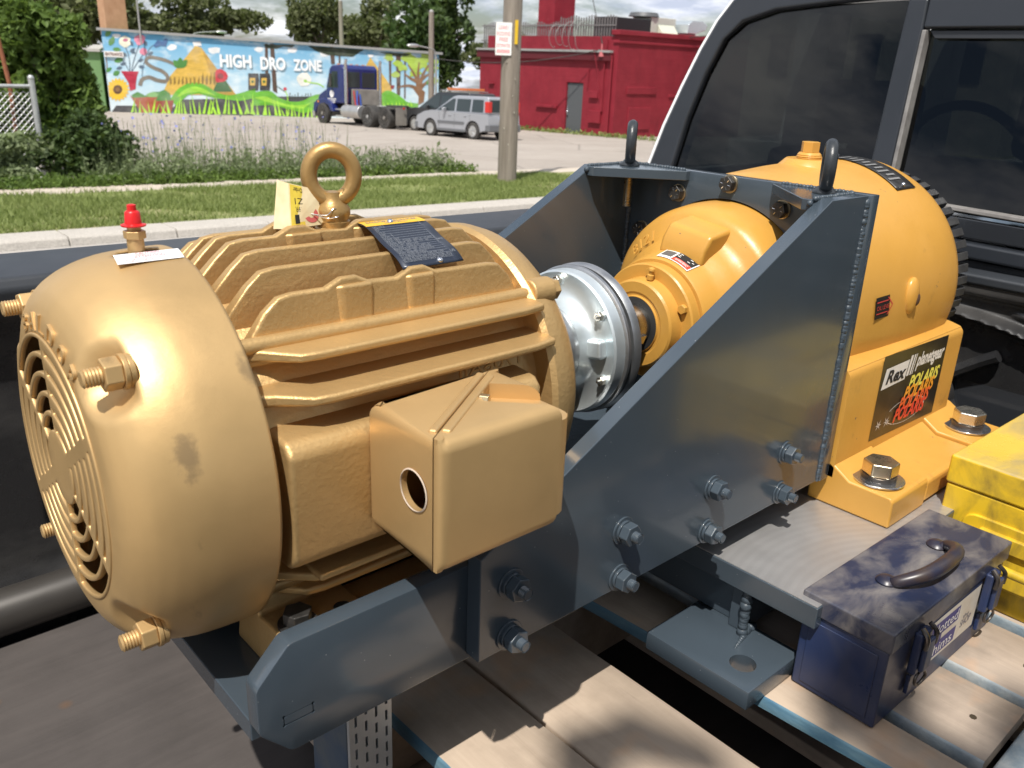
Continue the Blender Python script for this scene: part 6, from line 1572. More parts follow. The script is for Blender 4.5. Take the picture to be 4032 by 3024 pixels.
for x0 in (.15, .62, .86, 1.05):
    MB().box(x0, x0 + .10, -.5, .5, PT - .148, PT - .127).build('bottom_board', M['board2'], pal, bevel=.002)
for x, y in ((.665, -.463), (.81, -.47), (.95, -.47), (.35, -.352)):
    mb = MB(); mb.cyl((x, y, PT - .002), (x, y, PT + .0008), .004, n=8); mb.build('nail_head', M['dark_steel'], pal)
# blue post with a slotted mending plate, under the overhanging base
MB().box(.080, .128, -.10, -.03, FZ, -.2087).build('post', pm('blue_grey_post', (.05, .08, .13), .8, 0, (.10, .115, .13), 20), pal, bevel=.003)
plate_cut = []
for j in range(14):
    for i in range(4):
        zz = FZ + .02 + j * .0195
        plate_cut.append(MB().box(.086 + i * .0115, .0888 + i * .0115, -.12, -.09, zz + (i % 2) * .009, zz + .012 + (i % 2) * .009))
cc = MB()
for c_ in plate_cut: cc.add(c_.v, c_.f)
link('mending_plate', bool_mesh(MB().box(.080, .128, -.106, -.102, FZ + .005, -.225), [cc]), M['galv'], pal)
# ================================================================== THE ELECTRIC MOTOR
motor = thing('electric_motor', (.12, 0, -.178), 'gold painted electric motor with cooling fins, fan cover and terminal box', 'motor')
SA, SB = .102, .104                      # stud and rod positions
# ---- fan cover
prof = [(-.101, .1065), (-.1005, .112), (-.099, .120), (-.096, .128), (-.0905, .1365), (-.083, .1435), (-.073, .1495), (-.06, .1545), (-.045, .158), (-.028, .1595), (-.012, .160), (0, .160)]
# denser profile
pd = []
for i in range(len(prof) - 1):
    for k in range(5):
        t = k / 5; pd.append((prof[i][0] + (prof[i + 1][0] - prof[i][0]) * t, prof[i][1] + (prof[i + 1][1] - prof[i][1]) * t))
pd.append(prof[-1])
for _ in range(3):
    pd = [pd[0]] + [((pd[i - 1][0] + 2 * pd[i][0] + pd[i + 1][0]) / 4, (pd[i - 1][1] + 2 * pd[i][1] + pd[i + 1][1]) / 4) for i in range(1, len(pd) - 1)] + [pd[-1]]
N = 240
cover = MB(); vv = []
for x, r in pd:
    for i in range(N):
        a = 2 * pi * i / N; y, z = r * cos(a), r * sin(a)
        xx = x
        for sy in (1, -1):
            for sz in (1, -1):
                d = hypot(y - sy * SA, z - sz * SB)
                if d < .04:
                    # pocket opens outwards: the seat reaches further radially
                    w = 1 - sst(.013, .034, d)
                    seat = -.0735
                    if xx < seat: xx = xx + (seat - xx) * w
        vv.append((xx, y, z))
ff = []
m_ = len(pd)
for j in range(m_ - 1):
    for i in range(N):
        k = (i + 1) % N
        q = (j * N + i, j * N + k, (j + 1) * N + k, (j + 1) * N + i)
        cx_ = sum(vv[t][0] for t in q) / 4; cy_ = sum(vv[t][1] for t in q) / 4; cz_ = sum(vv[t][2] for t in q) / 4
        if cz_ > .1 and ((cx_ + .027) / .017) ** 2 + (cy_ / .014) ** 2 < 1: continue      # hole round the grease pipe
        ff.append(q)
cover.add(vv, ff)
fc = cover.build('fan_cover', M['gold'], motor, ang=70, recalc=True)
so = fc.modifiers.new('sheet', 'SOLIDIFY'); so.thickness = .0025; so.offset = 0
# ---- grille: concentric slots, pattern turned by the mounting angle
rings = []; r0, pitch = .034, .0155
radii = [0.0, .012, .022]
for k in range(5):
    a = r0 + k * pitch - .004
    radii += [a, a + .0050, a + .0112]
radii += [.1065]
NT = 180; ROT = radians(59)
gv = [(-.101, 0, 0)]; gf = []
for r in radii[1:]:
    for i in range(NT):
        a = 2 * pi * i / NT
        gv.append((-.101, r * cos(a), r * sin(a)))
for i in range(NT): gf.append((0, 1 + i, 1 + (i + 1) % NT))
for j in range(len(radii) - 2):
    ra, rb = radii[j + 1], radii[j + 2]
    for i in range(NT):
        th = (2 * pi * (i + .5) / NT - ROT)                 # 0 = axis of the wide crescents
        th = (th + pi) % (2 * pi) - pi
        dd = abs(th) if abs(th) < pi / 2 else pi - abs(th)
        deg = math.degrees(dd)
        cut = False
        for k in range(5):
            a = r0 + k * pitch - .004
            half = 28 + 4 * (k % 2) * 0
            if deg < half and a - 1e-5 <= ra and rb <= a + .0112 + 1e-5: cut = True
            if half + 5 < deg < 90 - math.degrees(.0058 / a) and a - 1e-5 <= ra and rb <= a + .0050 + 1e-5: cut = True
        if cut: continue
        a0 = 1 + j * NT; gf.append((a0 + i, a0 + (i + 1) % NT, a0 + NT + (i + 1) % NT, a0 + NT + i))
gr = MB(); gr.add(gv, gf)
go = gr.build('grille', M['gold'], fc, ang=50)
so = go.modifiers.new('sheet', 'SOLIDIFY'); so.thickness = .005; so.offset = 0
bv = go.modifiers.new('edge', 'BEVEL'); bv.width = .0012; bv.segments = 2; bv.limit_method = 'ANGLE'; bv.angle_limit = radians(50)
# raised maker's name round the top of the face
mb = MB()
for k, ch in enumerate('BALDOR'):
    ac = radians(68 + k * 11.5)                             # measured from +y; the viewer sees +y on the left
    cy_, cz_ = cos(ac), sin(ac)
    rad = Vector((0, cy_, cz_)); tan = Vector((0, -sin(ac), cos(ac)))      # reading direction
    def fn(u, v_, h, rad=rad, tan=tan): 
        p = Vector((-.1003 - h, 0, 0)) + rad * (.1085 + v_) + tan * u
        p.x += .9 * max(0, v_ - .006) ** 1.0 * .18
        return tuple(p)
    text_fit(mb, ch, fn, -.0068, .0068, 0, .0135, thick=.0026)
mb.build('raised_lettering', M['gold'], fc, recalc=True)
# fan behind the grille
fan = MB(); fan.lathe([(0, .02), (0, .13), (.004, .13), (.004, .02)], 40, (-.03, 0, 0), (1, 0, 0), close=True)
for k in range(8):
    a = k * pi / 4
    fan.box(-.075, -.03, .03, .12, -.0015, .0015, Matrix.Rotation(a, 4, 'X'))
fan.build('cooling_fan', pm('pale_fan', (.16, .16, .165), .5), motor)
MB().lathe([(0, .0), (0, .155), (.006, .155), (.006, .0)], 60, (-.008, 0, 0), (1, 0, 0)).build('rear_bracket', M['gold_cast'], motor)
# ---- studs and nuts
def thread(mb, p, d, L, r, pitch=.0022):
    pr = []; x = 0
    while x < L:
        pr += [(x, r * .9), (x + pitch / 2, r)]; x += pitch
    pr += [(L, r * .9), (L + .0008, r * .75), (L + .0008, 0)]
    mb.lathe(pr, 18, p, d)
for sy in (1, -1):
    for sz in (1, -1):
        y, z = sy * SA, sz * SB
        tip = -.1045
        mb = MB(); thread(mb, (-.07, y, z), (-1, 0, 0), -.07 - tip, .0066); st = mb.build('stud', M['gold'], motor)
        mb = MB(); mb.hexa((-.0805, y, z), (-.0925, y, z), .0205, rot=.3 * sy); mb.build('nut', M['gold'], st, bevel=.0012)
        mb = MB(); mb.lathe([(0, .006), (0, .0125), (.0035, .0125), (.0035, .006)], 24, (-.0805, y, z), (1, 0, 0), close=True); mb.lathe([(0, .006), (0, .0118), (.004, .0118), (.004, .006)], 24, (-.0768, y, z), (1, 0, 0), close=True)
        mb.build('washer', M['gold'], st, bevel=.0006)
# ---- grease pipe with red cap
gp = MB(); gp.cyl((-.027, 0, .12), (-.027, 0, .172), .0062, n=20); gp.hexa((-.027, 0, .1715), (-.027, 0, .1775), .0145); gp.cyl((-.027, 0, .1775), (-.027, 0, .1815), .005, n=16)
go_ = gp.build('grease_fitting', M['gold'], motor, bevel=.0006)
rc = MB(); rc.lathe([(0, .0005), (0, .0088), (.0012, .0092), (.0022, .0062), (.0105, .0054), (.0115, .0045), (.012, .0034), (.016, .0033), (.0165, .002), (.0165, 0)], 28, (-.027, 0, .1808), (0, 0, 1))
rc.build('red_cap', M['redplastic'], go_)
# ---- caution label on the cover
def on_cyl(r, ox=0.):
    def fn(s, a, h=0.):
        """s along the axis, a = angle from the top towards the viewer (radians)"""
        return (s + ox, -(r + h) * sin(a), (r + h) * cos(a))
    return fn
cf_ = on_cyl(.1618)
lab = MB(); nA, nB = 12, 8; v = []
x0, x1, a0, a1 = -.049, .000, radians(2.6), radians(10.4)
for j in range(nB + 1):
    for i in range(nA + 1):
        u = i / nA; w = j / nB; rr = min(u, 1 - u) * nA
        v.append(cf_(x0 + (x1 - x0) * u + .004 * (w - .5) * -1, a0 + (a1 - a0) * w, .0003))
lab.add(v, [(j * (nA + 1) + i, j * (nA + 1) + i + 1, (j + 1) * (nA + 1) + i + 1, (j + 1) * (nA + 1) + i) for j in range(nB) for i in range(nA)])
lo = lab.build('caution_label', pm('white_label', (.80, .80, .80), .35), motor, smooth=False)
lt_ = MB()
LH = a1 - a0
for s_, u0, u1, v0, v1 in (('CAUTION', .32, .68, .74, .94), ('LIFTING MEANS FOR MOTOR ONLY', .10, .90, .60, .70), ('ATTENTION', .28, .74, .38, .56), ('LES ANNEAUX DE LEVAGE SONT SEULEMENT', .06, .94, .22, .32), ('DESTINES A LA MANUTENTION DU MOTEUR', .10, .90, .07, .17)):
    text_fit(lt_, s_, lambda u, v_, h: cf_(x0 + (x1 - x0) * u - .004 * (.5 - v_) , a1 - LH * v_, .0006), u0, u1, v0, v1)
lt_.build('label_print', flat('red_print', (.55, .10, .13)), lo, smooth=False, recalc=False)

# ---- frame
fr = MB(); fr.lathe([(0, .10), (0, .128), (.006, .131), (.286, .131), (.286, .10)], 72, (.002, 0, 0), (1, 0, 0))
frame = fr.build('frame', M['gold_cast'], motor)
RF = .1655
def cap(y): return sqrt(max(0, RF * RF - y * y))
def top_fin(y, bumps=False, shorten=0.):
    zt = cap(abs(y)); zb = sqrt(.128 ** 2 - min(abs(y), .12) ** 2) - .004
    x0, x1 = .006 + shorten, .292
    p = [(x0, zb), (x0 + .002, zb + (zt - zb) * .25), (x0 + .022, zt - .012), (x0 + .034, zt - .002), (x0 + .046, zt)]
    if bumps:
        for c_ in (.103, .170):
            p += [(c_ - .022, zt), (c_ - .008, zt + .0065), (c_ + .006, zt + .0065), (c_ + .018, zt + .001)]
    p += [(x1 - .045, zt), (x1 - .033, zt - .002), (x1 - .02, zt - .014), (x1, zb + .004), (x1, zb)]
    mb = MB(); n = len(p)
    v = []
    for s in (-1, 1):
        for x, z in p:
            th = .0040 + .003 * (1 - (z - zb) / max(.001, zt - zb))
            v.append((x, y + s * th, z))
    mb.add(v, [tuple(range(n)), tuple(range(2 * n - 1, n - 1, -1))] + [(k, k + n, (k + 1) % n + n, (k + 1) % n) for k in range(n)])
    if bumps:
        s = -1 if y < 0 else 1
        for a, b in ((.094, .124), (.160, .186)):
            pts = [(a - .010, y), (a, y + s * .0075), (b - .002, y + s * .0075), (b, y)]
            mb.prism(pts, 'z', zb - .002, zt + .0008)
    return mb.build('cooling_fin', M['gold_cast'], motor, bevel=.003, seg=3)
for y, bp in ((-.092, True), (-.0655, False), (-.039, False), (-.0125, True), (.0125, True), (.039, False), (.0655, False), (.092, True)):
    top_fin(y, bp)
def side_fin(z, s, depth=1., x1=.292):
    yo = cap(abs(z)); yb = sqrt(.128 ** 2 - min(abs(z), .12) ** 2) - .004
    x0 = .004
    p = [(x0, yb), (x0 + .0, yb + (yo - yb) * .45), (x0 + .012, yb + (yo - yb) * .55), (x0 + .034, yo - .003), (x0 + .05, yo), (x1 - .03, yo), (x1 - .004, yo - .004), (x1, yb)]
    mb = MB(); n = len(p); v = []
    for q in (-1, 1):
        for x, y in p:
            th = .0036 + .0024 * (1 - (y - yb) / max(.001, yo - yb)); v.append((x, s * y, z + q * th))
    mb.add(v, [tuple(range(n)), tuple(range(2 * n - 1, n - 1, -1))] + [(k, k + n, (k + 1) % n + n, (k + 1) % n) for k in range(n)])
    return mb.build('cooling_fin', M['gold_cast'], motor, bevel=.0028, seg=3)
for s in (-1, 1):
    side_fin(.0975, s); side_fin(.0685, s)
    for z in (-.088, -.112): side_fin(z, s)
for z in (.03, 0, -.03, -.06): side_fin(z, 1)
# terminal box pad on the near side
pad = MB(); pad.prism([(-.155, -.058), (-.158, -.05), (-.158, .034), (-.150, .043), (-.11, .047), (-.10, -.066), (-.145, -.066)], 'x', .010, .262)
pad.build('terminal_pad', M['gold_cast'], motor, bevel=.005, seg=3)
mb = MB(); text_fit(mb, '1706AII', lambda u, v_, h: (.292 - u, -.1305 - h, .050 + v_ * .9), .035, .105, 0, .012, thick=.0012); mb.build('cast_number', M['gold_cast'], motor)
# through rods
for sy in (1, -1):
    for sz in (1, -1):
        mb = MB(); mb.cyl((0, sy * SA, sz * SB), (.302, sy * SA, sz * SB), .0066, n=20); mb.build('through_rod', M['gold_cast'], motor)
        mb = MB(); mb.prism([(-.0, 0), (.03, 0)], 'x', 0, 1) if False else None
        web = MB(); web.box(.004, .288, -.004, .004, .118, .141, Matrix.Rotation(atan2(-sy * SA, sz * SB), 4, 'X')); web.build('rod_web', M['gold_cast'], motor, bevel=.002)
# ---- drive end shield
eb = MB(); eb.lathe([(.284, .05), (.284, .150), (.289, .1535), (.302, .1525), (.316, .148), (.327, .139), (.334, .125), (.3375, .105), (.339, .082), (.345, .070), (.352, .062), (.356, .052), (.356, .03)], 96, (0, 0, 0), (1, 0, 0))
es_ = eb.build('end_shield', M['gold_cast'], motor, ang=30)
for sy in (1, -1):
    for sz in (1, -1):
        y, z = sy * SA, sz * SB
        lg = MB(); lg.cyl((.290, y, z), (.3175, y, z), .0135, n=20)
        a = atan2(sz * SB, sy * SA); ca, sa = cos(a), sin(a)
        lg.box(.290, .316, .10, .142, -.0125, .0125, Matrix.Rotation(a, 4, 'X'))
        lg.build('lug', M['gold_cast'], motor, bevel=.0025, seg=3)
        mb = MB(); mb.hexa((.3175, y, z), (.3265, y, z), .0185); mb.build('hex_head', M['gold_cast'], motor, bevel=.001)
# ---- feet
for s in (-1, 1):
    for x0 in (.004, .218):
        ft = MB(); ft.prism([(s * .150, -.178), (s * .150, -.135), (s * .146, -.1305), (s * .098, -.1305), (s * .082, -.10), (s * .070, -.095), (s * .05, -.178)], 'x', x0, x0 + .078)
        ft.build('foot', M['gold_cast'], motor, bevel=.004, seg=3)
    rl = MB(); rl.prism([(s * .150, -.178), (s * .150, -.140), (s * .092, -.138), (s * .085, -.178)], 'x', .083, .217); rl.build('foot_rail', M['gold_cast'], motor, bevel=.003)
    lip = MB(); lip.prism([(s * .148, -.0795), (s * .148, -.0855), (s * .10, -.0885), (s * .09, -.078)], 'x', .036, .26); lip.build('foot_lip', M['gold_cast'], motor, bevel=.0022)
    for x in (.0235, .255):
        mb = MB(); mb.lathe([(0, .006), (0, .0165), (.0028, .0165), (.0028, .006)], 28, (x, s * .1285, -.1305), (0, 0, 1), close=True); b0 = mb.build('foot_bolt', M['black_oxide'], motor, bevel=.0004)
        mb = MB(); mb.hexa((x, s * .1285, -.1277), (x, s * .1285, -.1165), .0215, rot=.35); mb.build('bolt_head', M['black_oxide'], b0, bevel=.0012)
    mb = MB(); mb.lathe([(0, .0), (0, .0068), (.0004, .0076)], 20, (.064, s * .1305, -.1303), (0, 0, 1)); mb.build('foot_hole', M['void'], motor)
# ---- lifting eye on top
EX = .145
ey = MB(); ey.lathe([(0, .0), (0, .0148), (.0045, .0152), (.005, .013), (.0052, .013), (.011, .0155), (.0155, .0155), (.0215, .0105), (.026, .0085), (.030, .008)], 28, (EX, 0, .1655), (0, 0, 1))
er = []; ang_e = radians(62)
for k in range(40):
    a = 2 * pi * k / 40
    # plane of the ring turned so its opening faces the viewer
    er.append((EX + .0195 * cos(a) * cos(radians(-25)), .0195 * cos(a) * sin(radians(-25)), .2095 + .0215 * sin(a)))
ey.tube(er, .0072, 14, closed=True)
ey.build('lifting_eye', gold('gold_worn', .25, 300, (.40, .25, .095), True), motor, ang=60)
for y in (.0,):
    boss = MB(); boss.cyl((EX, 0, .13), (EX, 0, .1655), .020, .0165, 24); boss.build('eye_boss', M['gold_cast'], motor, bevel=.002)
# ---- rating plate, riveted over the fins
nf = on_cyl(.1695)
NX0, NX1, NA0, NA1 = .1600, .2245, radians(5.5), radians(33.0)
def nfl(u, w, h=0.):
    """u 0..1 along the shaft, w 0..1 from the top edge down"""
    return nf(NX0 + (NX1 - NX0) * u - .004 * w + .005 * (1 - w) * 0, NA0 + (NA1 - NA0) * w, h + .0012 * sin(w * 9))
np_ = MB(); nA, nB = 6, 30; v = []
for j in range(nB + 1):
    for i in range(nA + 1): v.append(nfl(i / nA, j / nB))
np_.add(v, [(j * (nA + 1) + i, j * (nA + 1) + i + 1, (j + 1) * (nA + 1) + i + 1, (j + 1) * (nA + 1) + i) for j in range(nB) for i in range(nA)])
M['plateblue'] = pm('dark_blue_plate', (.022, .030, .050), .3, .2, spec=.5)
npo = np_.build('rating_plate', M['plateblue'], motor, smooth=True)
so = npo.modifiers.new('sheet', 'SOLIDIFY'); so.thickness = .0009; so.offset = -1
yb = MB(); v = []
for j in range(5):
    for i in range(nA + 1): v.append(nfl(i / nA, .19 * j / 4, .0004))
yb.add(v, [(j * (nA + 1) + i, j * (nA + 1) + i + 1, (j + 1) * (nA + 1) + i + 1, (j + 1) * (nA + 1) + i) for j in range(4) for i in range(nA)])
yb.build('plate_header', pm('yellow_band', (.72, .42, .02), .4), npo)
tx = MB(); text_fit(tx, 'BALDOR - RELIANCER', lambda u, w, h: nfl(u, .10 - w, .0007), .08, .93, 0, .055); text_fit(tx, 'Super-E Motor', lambda u, w, h: nfl(u, .165 - w, .0007), .33, .72, 0, .045)
tx.build('plate_title', pm('blue_print', (.10, .10, .22), .5), npo, smooth=False, recalc=False)
tx = MB(); rows = ['CAT.NO.', 'SPEC.', 'HP', 'VOLTS', 'AMPS', 'R.P.M.', 'FRAME  256T', 'SER.F.  1.15   CODE   DES  A   CLASS  F', 'NEMA  NOM. EFF.  93   P.F.  84', 'RATING  40C  AMB-CONT', 'CC  010A   USABLE AT 208V 57', 'BEARINGS DE 6309   ODE 6208', 'ENCL  TEFC   SN  Z1705101472', 'VPWM  INVERTER  READY', 'CT 6-60 HZ 10:1  VT 3-60 HZ 1200', 'USABLE AT 50HZ 20HP 190/380V 56/28A  SF1.0', 'BALDOR ELECTRIC CO. FT.SMITH AR. MFG IN U.S.A.']
for k, s_ in enumerate(rows):
    w0 = .215 + k * .043
    text_fit(tx, s_, lambda u, w, h: nfl(u, w0 + .026 - w, .0006), .07, .07 + min(.80, .022 * len(s_)), 0, .026)
    if k < 16:
        tx.add([nfl(.06, w0 + .033, .0006), nfl(.86, w0 + .033, .0006), nfl(.86, w0 + .037, .0006), nfl(.06, w0 + .037, .0006)], [(0, 1, 2, 3)])
for u in (.25, .86): tx.add([nfl(u, .18, .0006), nfl(u + .006, .18, .0006), nfl(u + .006, .9, .0006), nfl(u, .9, .0006)], [(0, 1, 2, 3)])
text_fit(tx, 'NEMA', lambda u, w, h: nfl(u, .60 - w, .0006), .87, .97, 0, .03); text_fit(tx, 'US', lambda u, w, h: nfl(u, .86 - w, .0006), .88, .96, 0, .04)
tx.build('plate_text', pm('silver_print', (.20, .215, .24), .4), npo, smooth=False, recalc=False)
for u, w in ((.46, .10), (.62, .955)):
    mb = MB(); p = Vector(nfl(u, w, 0)); mb.ball(p, .0032, 14, 8, (1, 1, .8)); mb.build('rivet', M['washer'], npo)
# ---- terminal box, split on the diagonal
BX0, BX1, BY0, BY1, BZ0, BZ1 = .0765, .2085, -.251, -.158, -.0445, .0625
def rpoly(pts, rads, k=5):
    o = []; n = len(pts)
    for i in range(n):
        p = Vector(pts[i]); a = Vector(pts[i - 1]); b = Vector(pts[(i + 1) % n]); r = rads[i]
        if r <= 0: o.append(tuple(p)); continue
        d1 = (a - p).normalized(); d2 = (b - p).normalized()
        q0 = p + d1 * r; q1 = p + d2 * r
        for j in range(k + 1):
            t = j / k; o.append(tuple((1 - t) ** 2 * q0 + 2 * t * (1 - t) * p + t * t * q1))
    return o
def pillow(poly, z0, z1, r, k=5, flat_dir=None):
    """upright prism of a convex outline whose top and bottom edges are rounded"""
    n = len(poly); c_ = Vector((sum(p[0] for p in poly) / n, sum(p[1] for p in poly) / n))
    nor = []
    for i in range(n):
        a = Vector(poly[i]) - Vector(poly[i - 1]); b = Vector(poly[(i + 1) % n]) - Vector(poly[i])
        a = a.normalized() if a.length > 1e-9 else b.normalized(); b = b.normalized() if b.length > 1e-9 else a
        t = (a + b).normalized(); q = Vector((t.y, -t.x))
        if q.dot(Vector(poly[i]) - c_) < 0: q = -q
        fac = 1.0
        if flat_dir is not None: fac = 1 - min(1, max(0, (q.dot(flat_dir) + .3) / .6))
        nor.append(q * fac)
    rings_ = []
    for j in range(k + 1):
        th = pi / 2 * j / k; rings_.append((r * (1 - sin(th)), z0 + r * (1 - cos(th))))
    for j in range(k + 1):
        th = pi / 2 * (1 - j / k); rings_.append((r * (1 - sin(th)), z1 - r * (1 - cos(th))))
    mb = MB(); v = []
    for d, z in rings_:
        for i in range(n): v.append((poly[i][0] - nor[i].x * d, poly[i][1] - nor[i].y * d, z))
    m = len(rings_); f = [tuple(range(n)), tuple(range((m - 1) * n, m * n))]
    for j in range(m - 1):
        for i in range(n): f.append((j * n + i, j * n + (i + 1) % n, (j + 1) * n + (i + 1) % n, (j + 1) * n + i))
    return mb.add(v, f)
base_poly = [(BX0, BY1), (BX0, BY0 + .0105), (BX1 - .0125, BY1)]
cov_poly = rpoly([(BX0 + .0004, BY0 + .0098), (BX0 + .0004, BY0), (BX1, BY0), (BX1, BY1), (BX1 - .0115, BY1)], [0, .009, .018, .004, 0])
bb = pillow(rpoly(base_poly, [.004, 0, 0]), BZ0, BZ1, .0105, flat_dir=Vector((BY1 - BY0, -(BX1 - BX0))).normalized())
cav = MB().prism([(BX0 + .0045, BY1 - .009), (BX0 + .0045, BY0 + .026), (BX1 - .042, BY1 - .009)], 'z', BZ0 + .013, BZ1 - .013)
hole = MB().cyl((BX0 - .01, -.2185, .0135), (BX0 + .012, -.2185, .0135), .0160, n=40)
tb = link('terminal_box', bool_mesh(bb, [cav, hole]), M['gold'], motor)
_sd = Vector((BX1 - .0115 - BX0, BY1 - BY0 - .0098)).normalized()
cv = pillow(cov_poly, BZ0, BZ1, .0105, flat_dir=Vector((-_sd.y, _sd.x)))
notch = MB().prism(rpoly([(.1483, -.2064), (.1961, -.2537), (.2243, -.2255), (.1762, -.1787)], [.0061, .0061, .0061, .0061]), 'z', BZ1 - .0127, BZ1 + .031)
notch2 = MB().prism(rpoly([(.154, -.211), (.198, -.255), (.222, -.231), (.178, -.187)], [.006, .006, .006, .006]), 'z', BZ0 - .03, BZ0 + .011)
link('cover', bool_mesh(cv, [notch, notch2]), M['gold'], tb)
# flange lip that runs along the split over the top
d_ = Vector((BX1 - .0118 - BX0 - .0004, BY1 - BY0 - .010, 0)); L_ = d_.length; d_.normalize(); nn = Vector((d_.y, -d_.x, 0))
def lipbox(off0, off1, z0, z1, t0=.02, t1=.95):
    p0 = Vector((BX0 + .0004, BY0 + .010, 0)); q = []
    for z in (z0, z1):
        q += [tuple(p0 + d_ * (L_ * t0) + nn * off0 + Vector((0, 0, z))), tuple(p0 + d_ * (L_ * t1) + nn * off0 + Vector((0, 0, z))), tuple(p0 + d_ * (L_ * t1) + nn * off1 + Vector((0, 0, z))), tuple(p0 + d_ * (L_ * t0) + nn * off1 + Vector((0, 0, z)))]
    return MB().add(q, [(0, 3, 2, 1), (4, 5, 6, 7), (0, 1, 5, 4), (1, 2, 6, 5), (2, 3, 7, 6), (3, 0, 4, 7)])
lipbox(-.0075, -.0006, BZ1 - .006, BZ1 + .0022, .06, .93).build('split_flange', M['gold'], tb, bevel=.0022, seg=3)
lipbox(.0006, .0085, BZ1 - .006, BZ1 + .0018, .09, .93).build('split_flange', M['gold'], tb, bevel=.0022, seg=3)
sc = Vector((BX0 + .0004, BY0 + .010, 0)) + d_ * (L_ * .60)
mb = MB(); mb.hexa(tuple(sc + nn * .0085 + Vector((0, 0, BZ1 - .003))), tuple(sc + nn * .0165 + Vector((0, 0, BZ1 - .003))), .0095); mb.build('cover_screw', pm('brassy_screw', (.62, .48, .28), .25, .9), tb, bevel=.0008)
mb = MB(); mb.box(BX0 + .0062, BX0 + .0085, BY0 + .02, BY1 - .006, BZ0 + .01, BZ1 - .01); 
ring = MB(); ring.lathe([(0, .0160), (.0006, .0170), (.0012, .0160)], 40, (BX0 - .0004, -.2185, .0135), (-1, 0, 0), close=True); ring.build('hole_burr', pm('bare_rim', (.55, .45, .36), .6), tb)
# motor shaft
mb = MB(); mb.lathe([(.33, 0), (.33, .020), (.46, .020), (.46, 0)], 32, (0, 0, 0), (1, 0, 0)); mb.build('shaft', M['dark_steel'], motor)
# ================================================================== STEEL BRACKET THAT CARRIES THE MOTOR
W, TK = .1932, .0185
XB0, XB1 = .7526, .7726                      # back plate
ZB, ZT = -.2008, .176
br = thing('steel_bracket', (.4, 0, ZB), 'slate blue welded steel bracket joining the gold motor to the amber gearbox', 'bracket')
yo, yi = W, W - TK                           # gusset faces
ii = yi - TK                                 # inner side plate
M['weld'] = pm('painted_weld', (.045, .060, .076), .42, 0, (.055, .073, .092), 90, bs=160, bstr=.5, bdist=.002)
# motor base: floor plate and side plates
MB().box(-.0355, .735, -ii, ii, -.198, -.178).build('base_plate', M['steelblue'], br, bevel=.0012)
for s in (-1, 1):
    pts = rpoly([(-.0365, -.179), (-.0105, -.2085), (.735, -.2085), (.735, -.1078), (-.0080, -.1078), (-.0365, -.137)], [.004, .005, 0, 0, .004, .004])
    base_ = MB().prism(pts, 'y', s * ii, s * yi)
    if s < 0:
        cs = []
        for x0, x1, z0, z1 in ((-.0160, .0090, -.1722, -.1716), (-.0160, .0090, -.1808, -.1796), (-.0166, -.0156, -.1808, -.1716), (.0085, .0095, -.1808, -.1716)):
            cs.append(MB().box(x0, x1, -yi - .01, -yi + .004, z0, z1))
        for x in (-.0161, .0090):
            for z in (-.1719, -.1802): cs.append(MB().cyl((x, -yi - .01, z), (x, -yi + .004, z), .0014, n=10))
        o = link('side_plate', bool_mesh(base_, cs, bevel=.0012), M['steelblue'], br)
    else:
        o = base_.build('side_plate', M['steelblue'], br, bevel=.0012)
# gussets
SL = [(.164, ZB), (XB0, ZB), (XB0, ZT), (.669, ZT), (.164, -.094)]
for s in (-1, 1):
    MB().prism(SL, 'y', s * yi, s * yo).build('gusset', M['steelblue'], br, bevel=.0012)
# back plate with the bore
bp = MB().box(XB0, XB1, -yo - .004, yo + .004, ZB, ZT)
link('back_plate', bool_mesh(bp, [MB().cyl((XB0 - .1, 0, 0), (XB1 + .1, 0, 0), .1455, n=96)], bevel=.0012), M['steelblue'], br)
# corner plates with lifting eyes
for s in (-1, 1):
    pts = rpoly([(.654, s * (yi - .002)), (.668, s * (yi - .002) - s * .010), (XB0, s * .066), (XB0, s * .078), (XB0, s * (yi - .001))][::1], [0, 0, 0, 0, 0])
    pts = [(.656, s * yi), (.656, s * (yi - .012)), (XB0 - .008, s * .068), (XB0, s * .068), (XB0, s * yi)]
    MB().prism(pts, 'z', ZT - .0135, ZT - .0005).build('corner_plate', M['steelblue'], br, bevel=.001)
    ex, eyy = .722, s * .153
    e = MB(); e.lathe([(0, .0145), (.002, .0145), (.0045, .0105), (.0075, .0088)], 24, (ex, eyy, ZT), (0, 0, 1))
    az = radians(33 if s < 0 else 40); rg = []
    for k in range(36):
        a = 2 * pi * k / 36
        rg.append((ex + .0195 * cos(a) * cos(az), eyy + .0195 * cos(a) * sin(az), ZT + .031 + .0245 * sin(a)))
    e.tube(rg, .0074, 14, closed=True)
    e.build('lifting_eye', M['blackpaint'], br, ang=60)
    th = MB(); thread(th, (ex, eyy, ZT - .013), (0, 0, -1), .045, .006); th.build('eye_thread', M['yellow_zinc'], br)
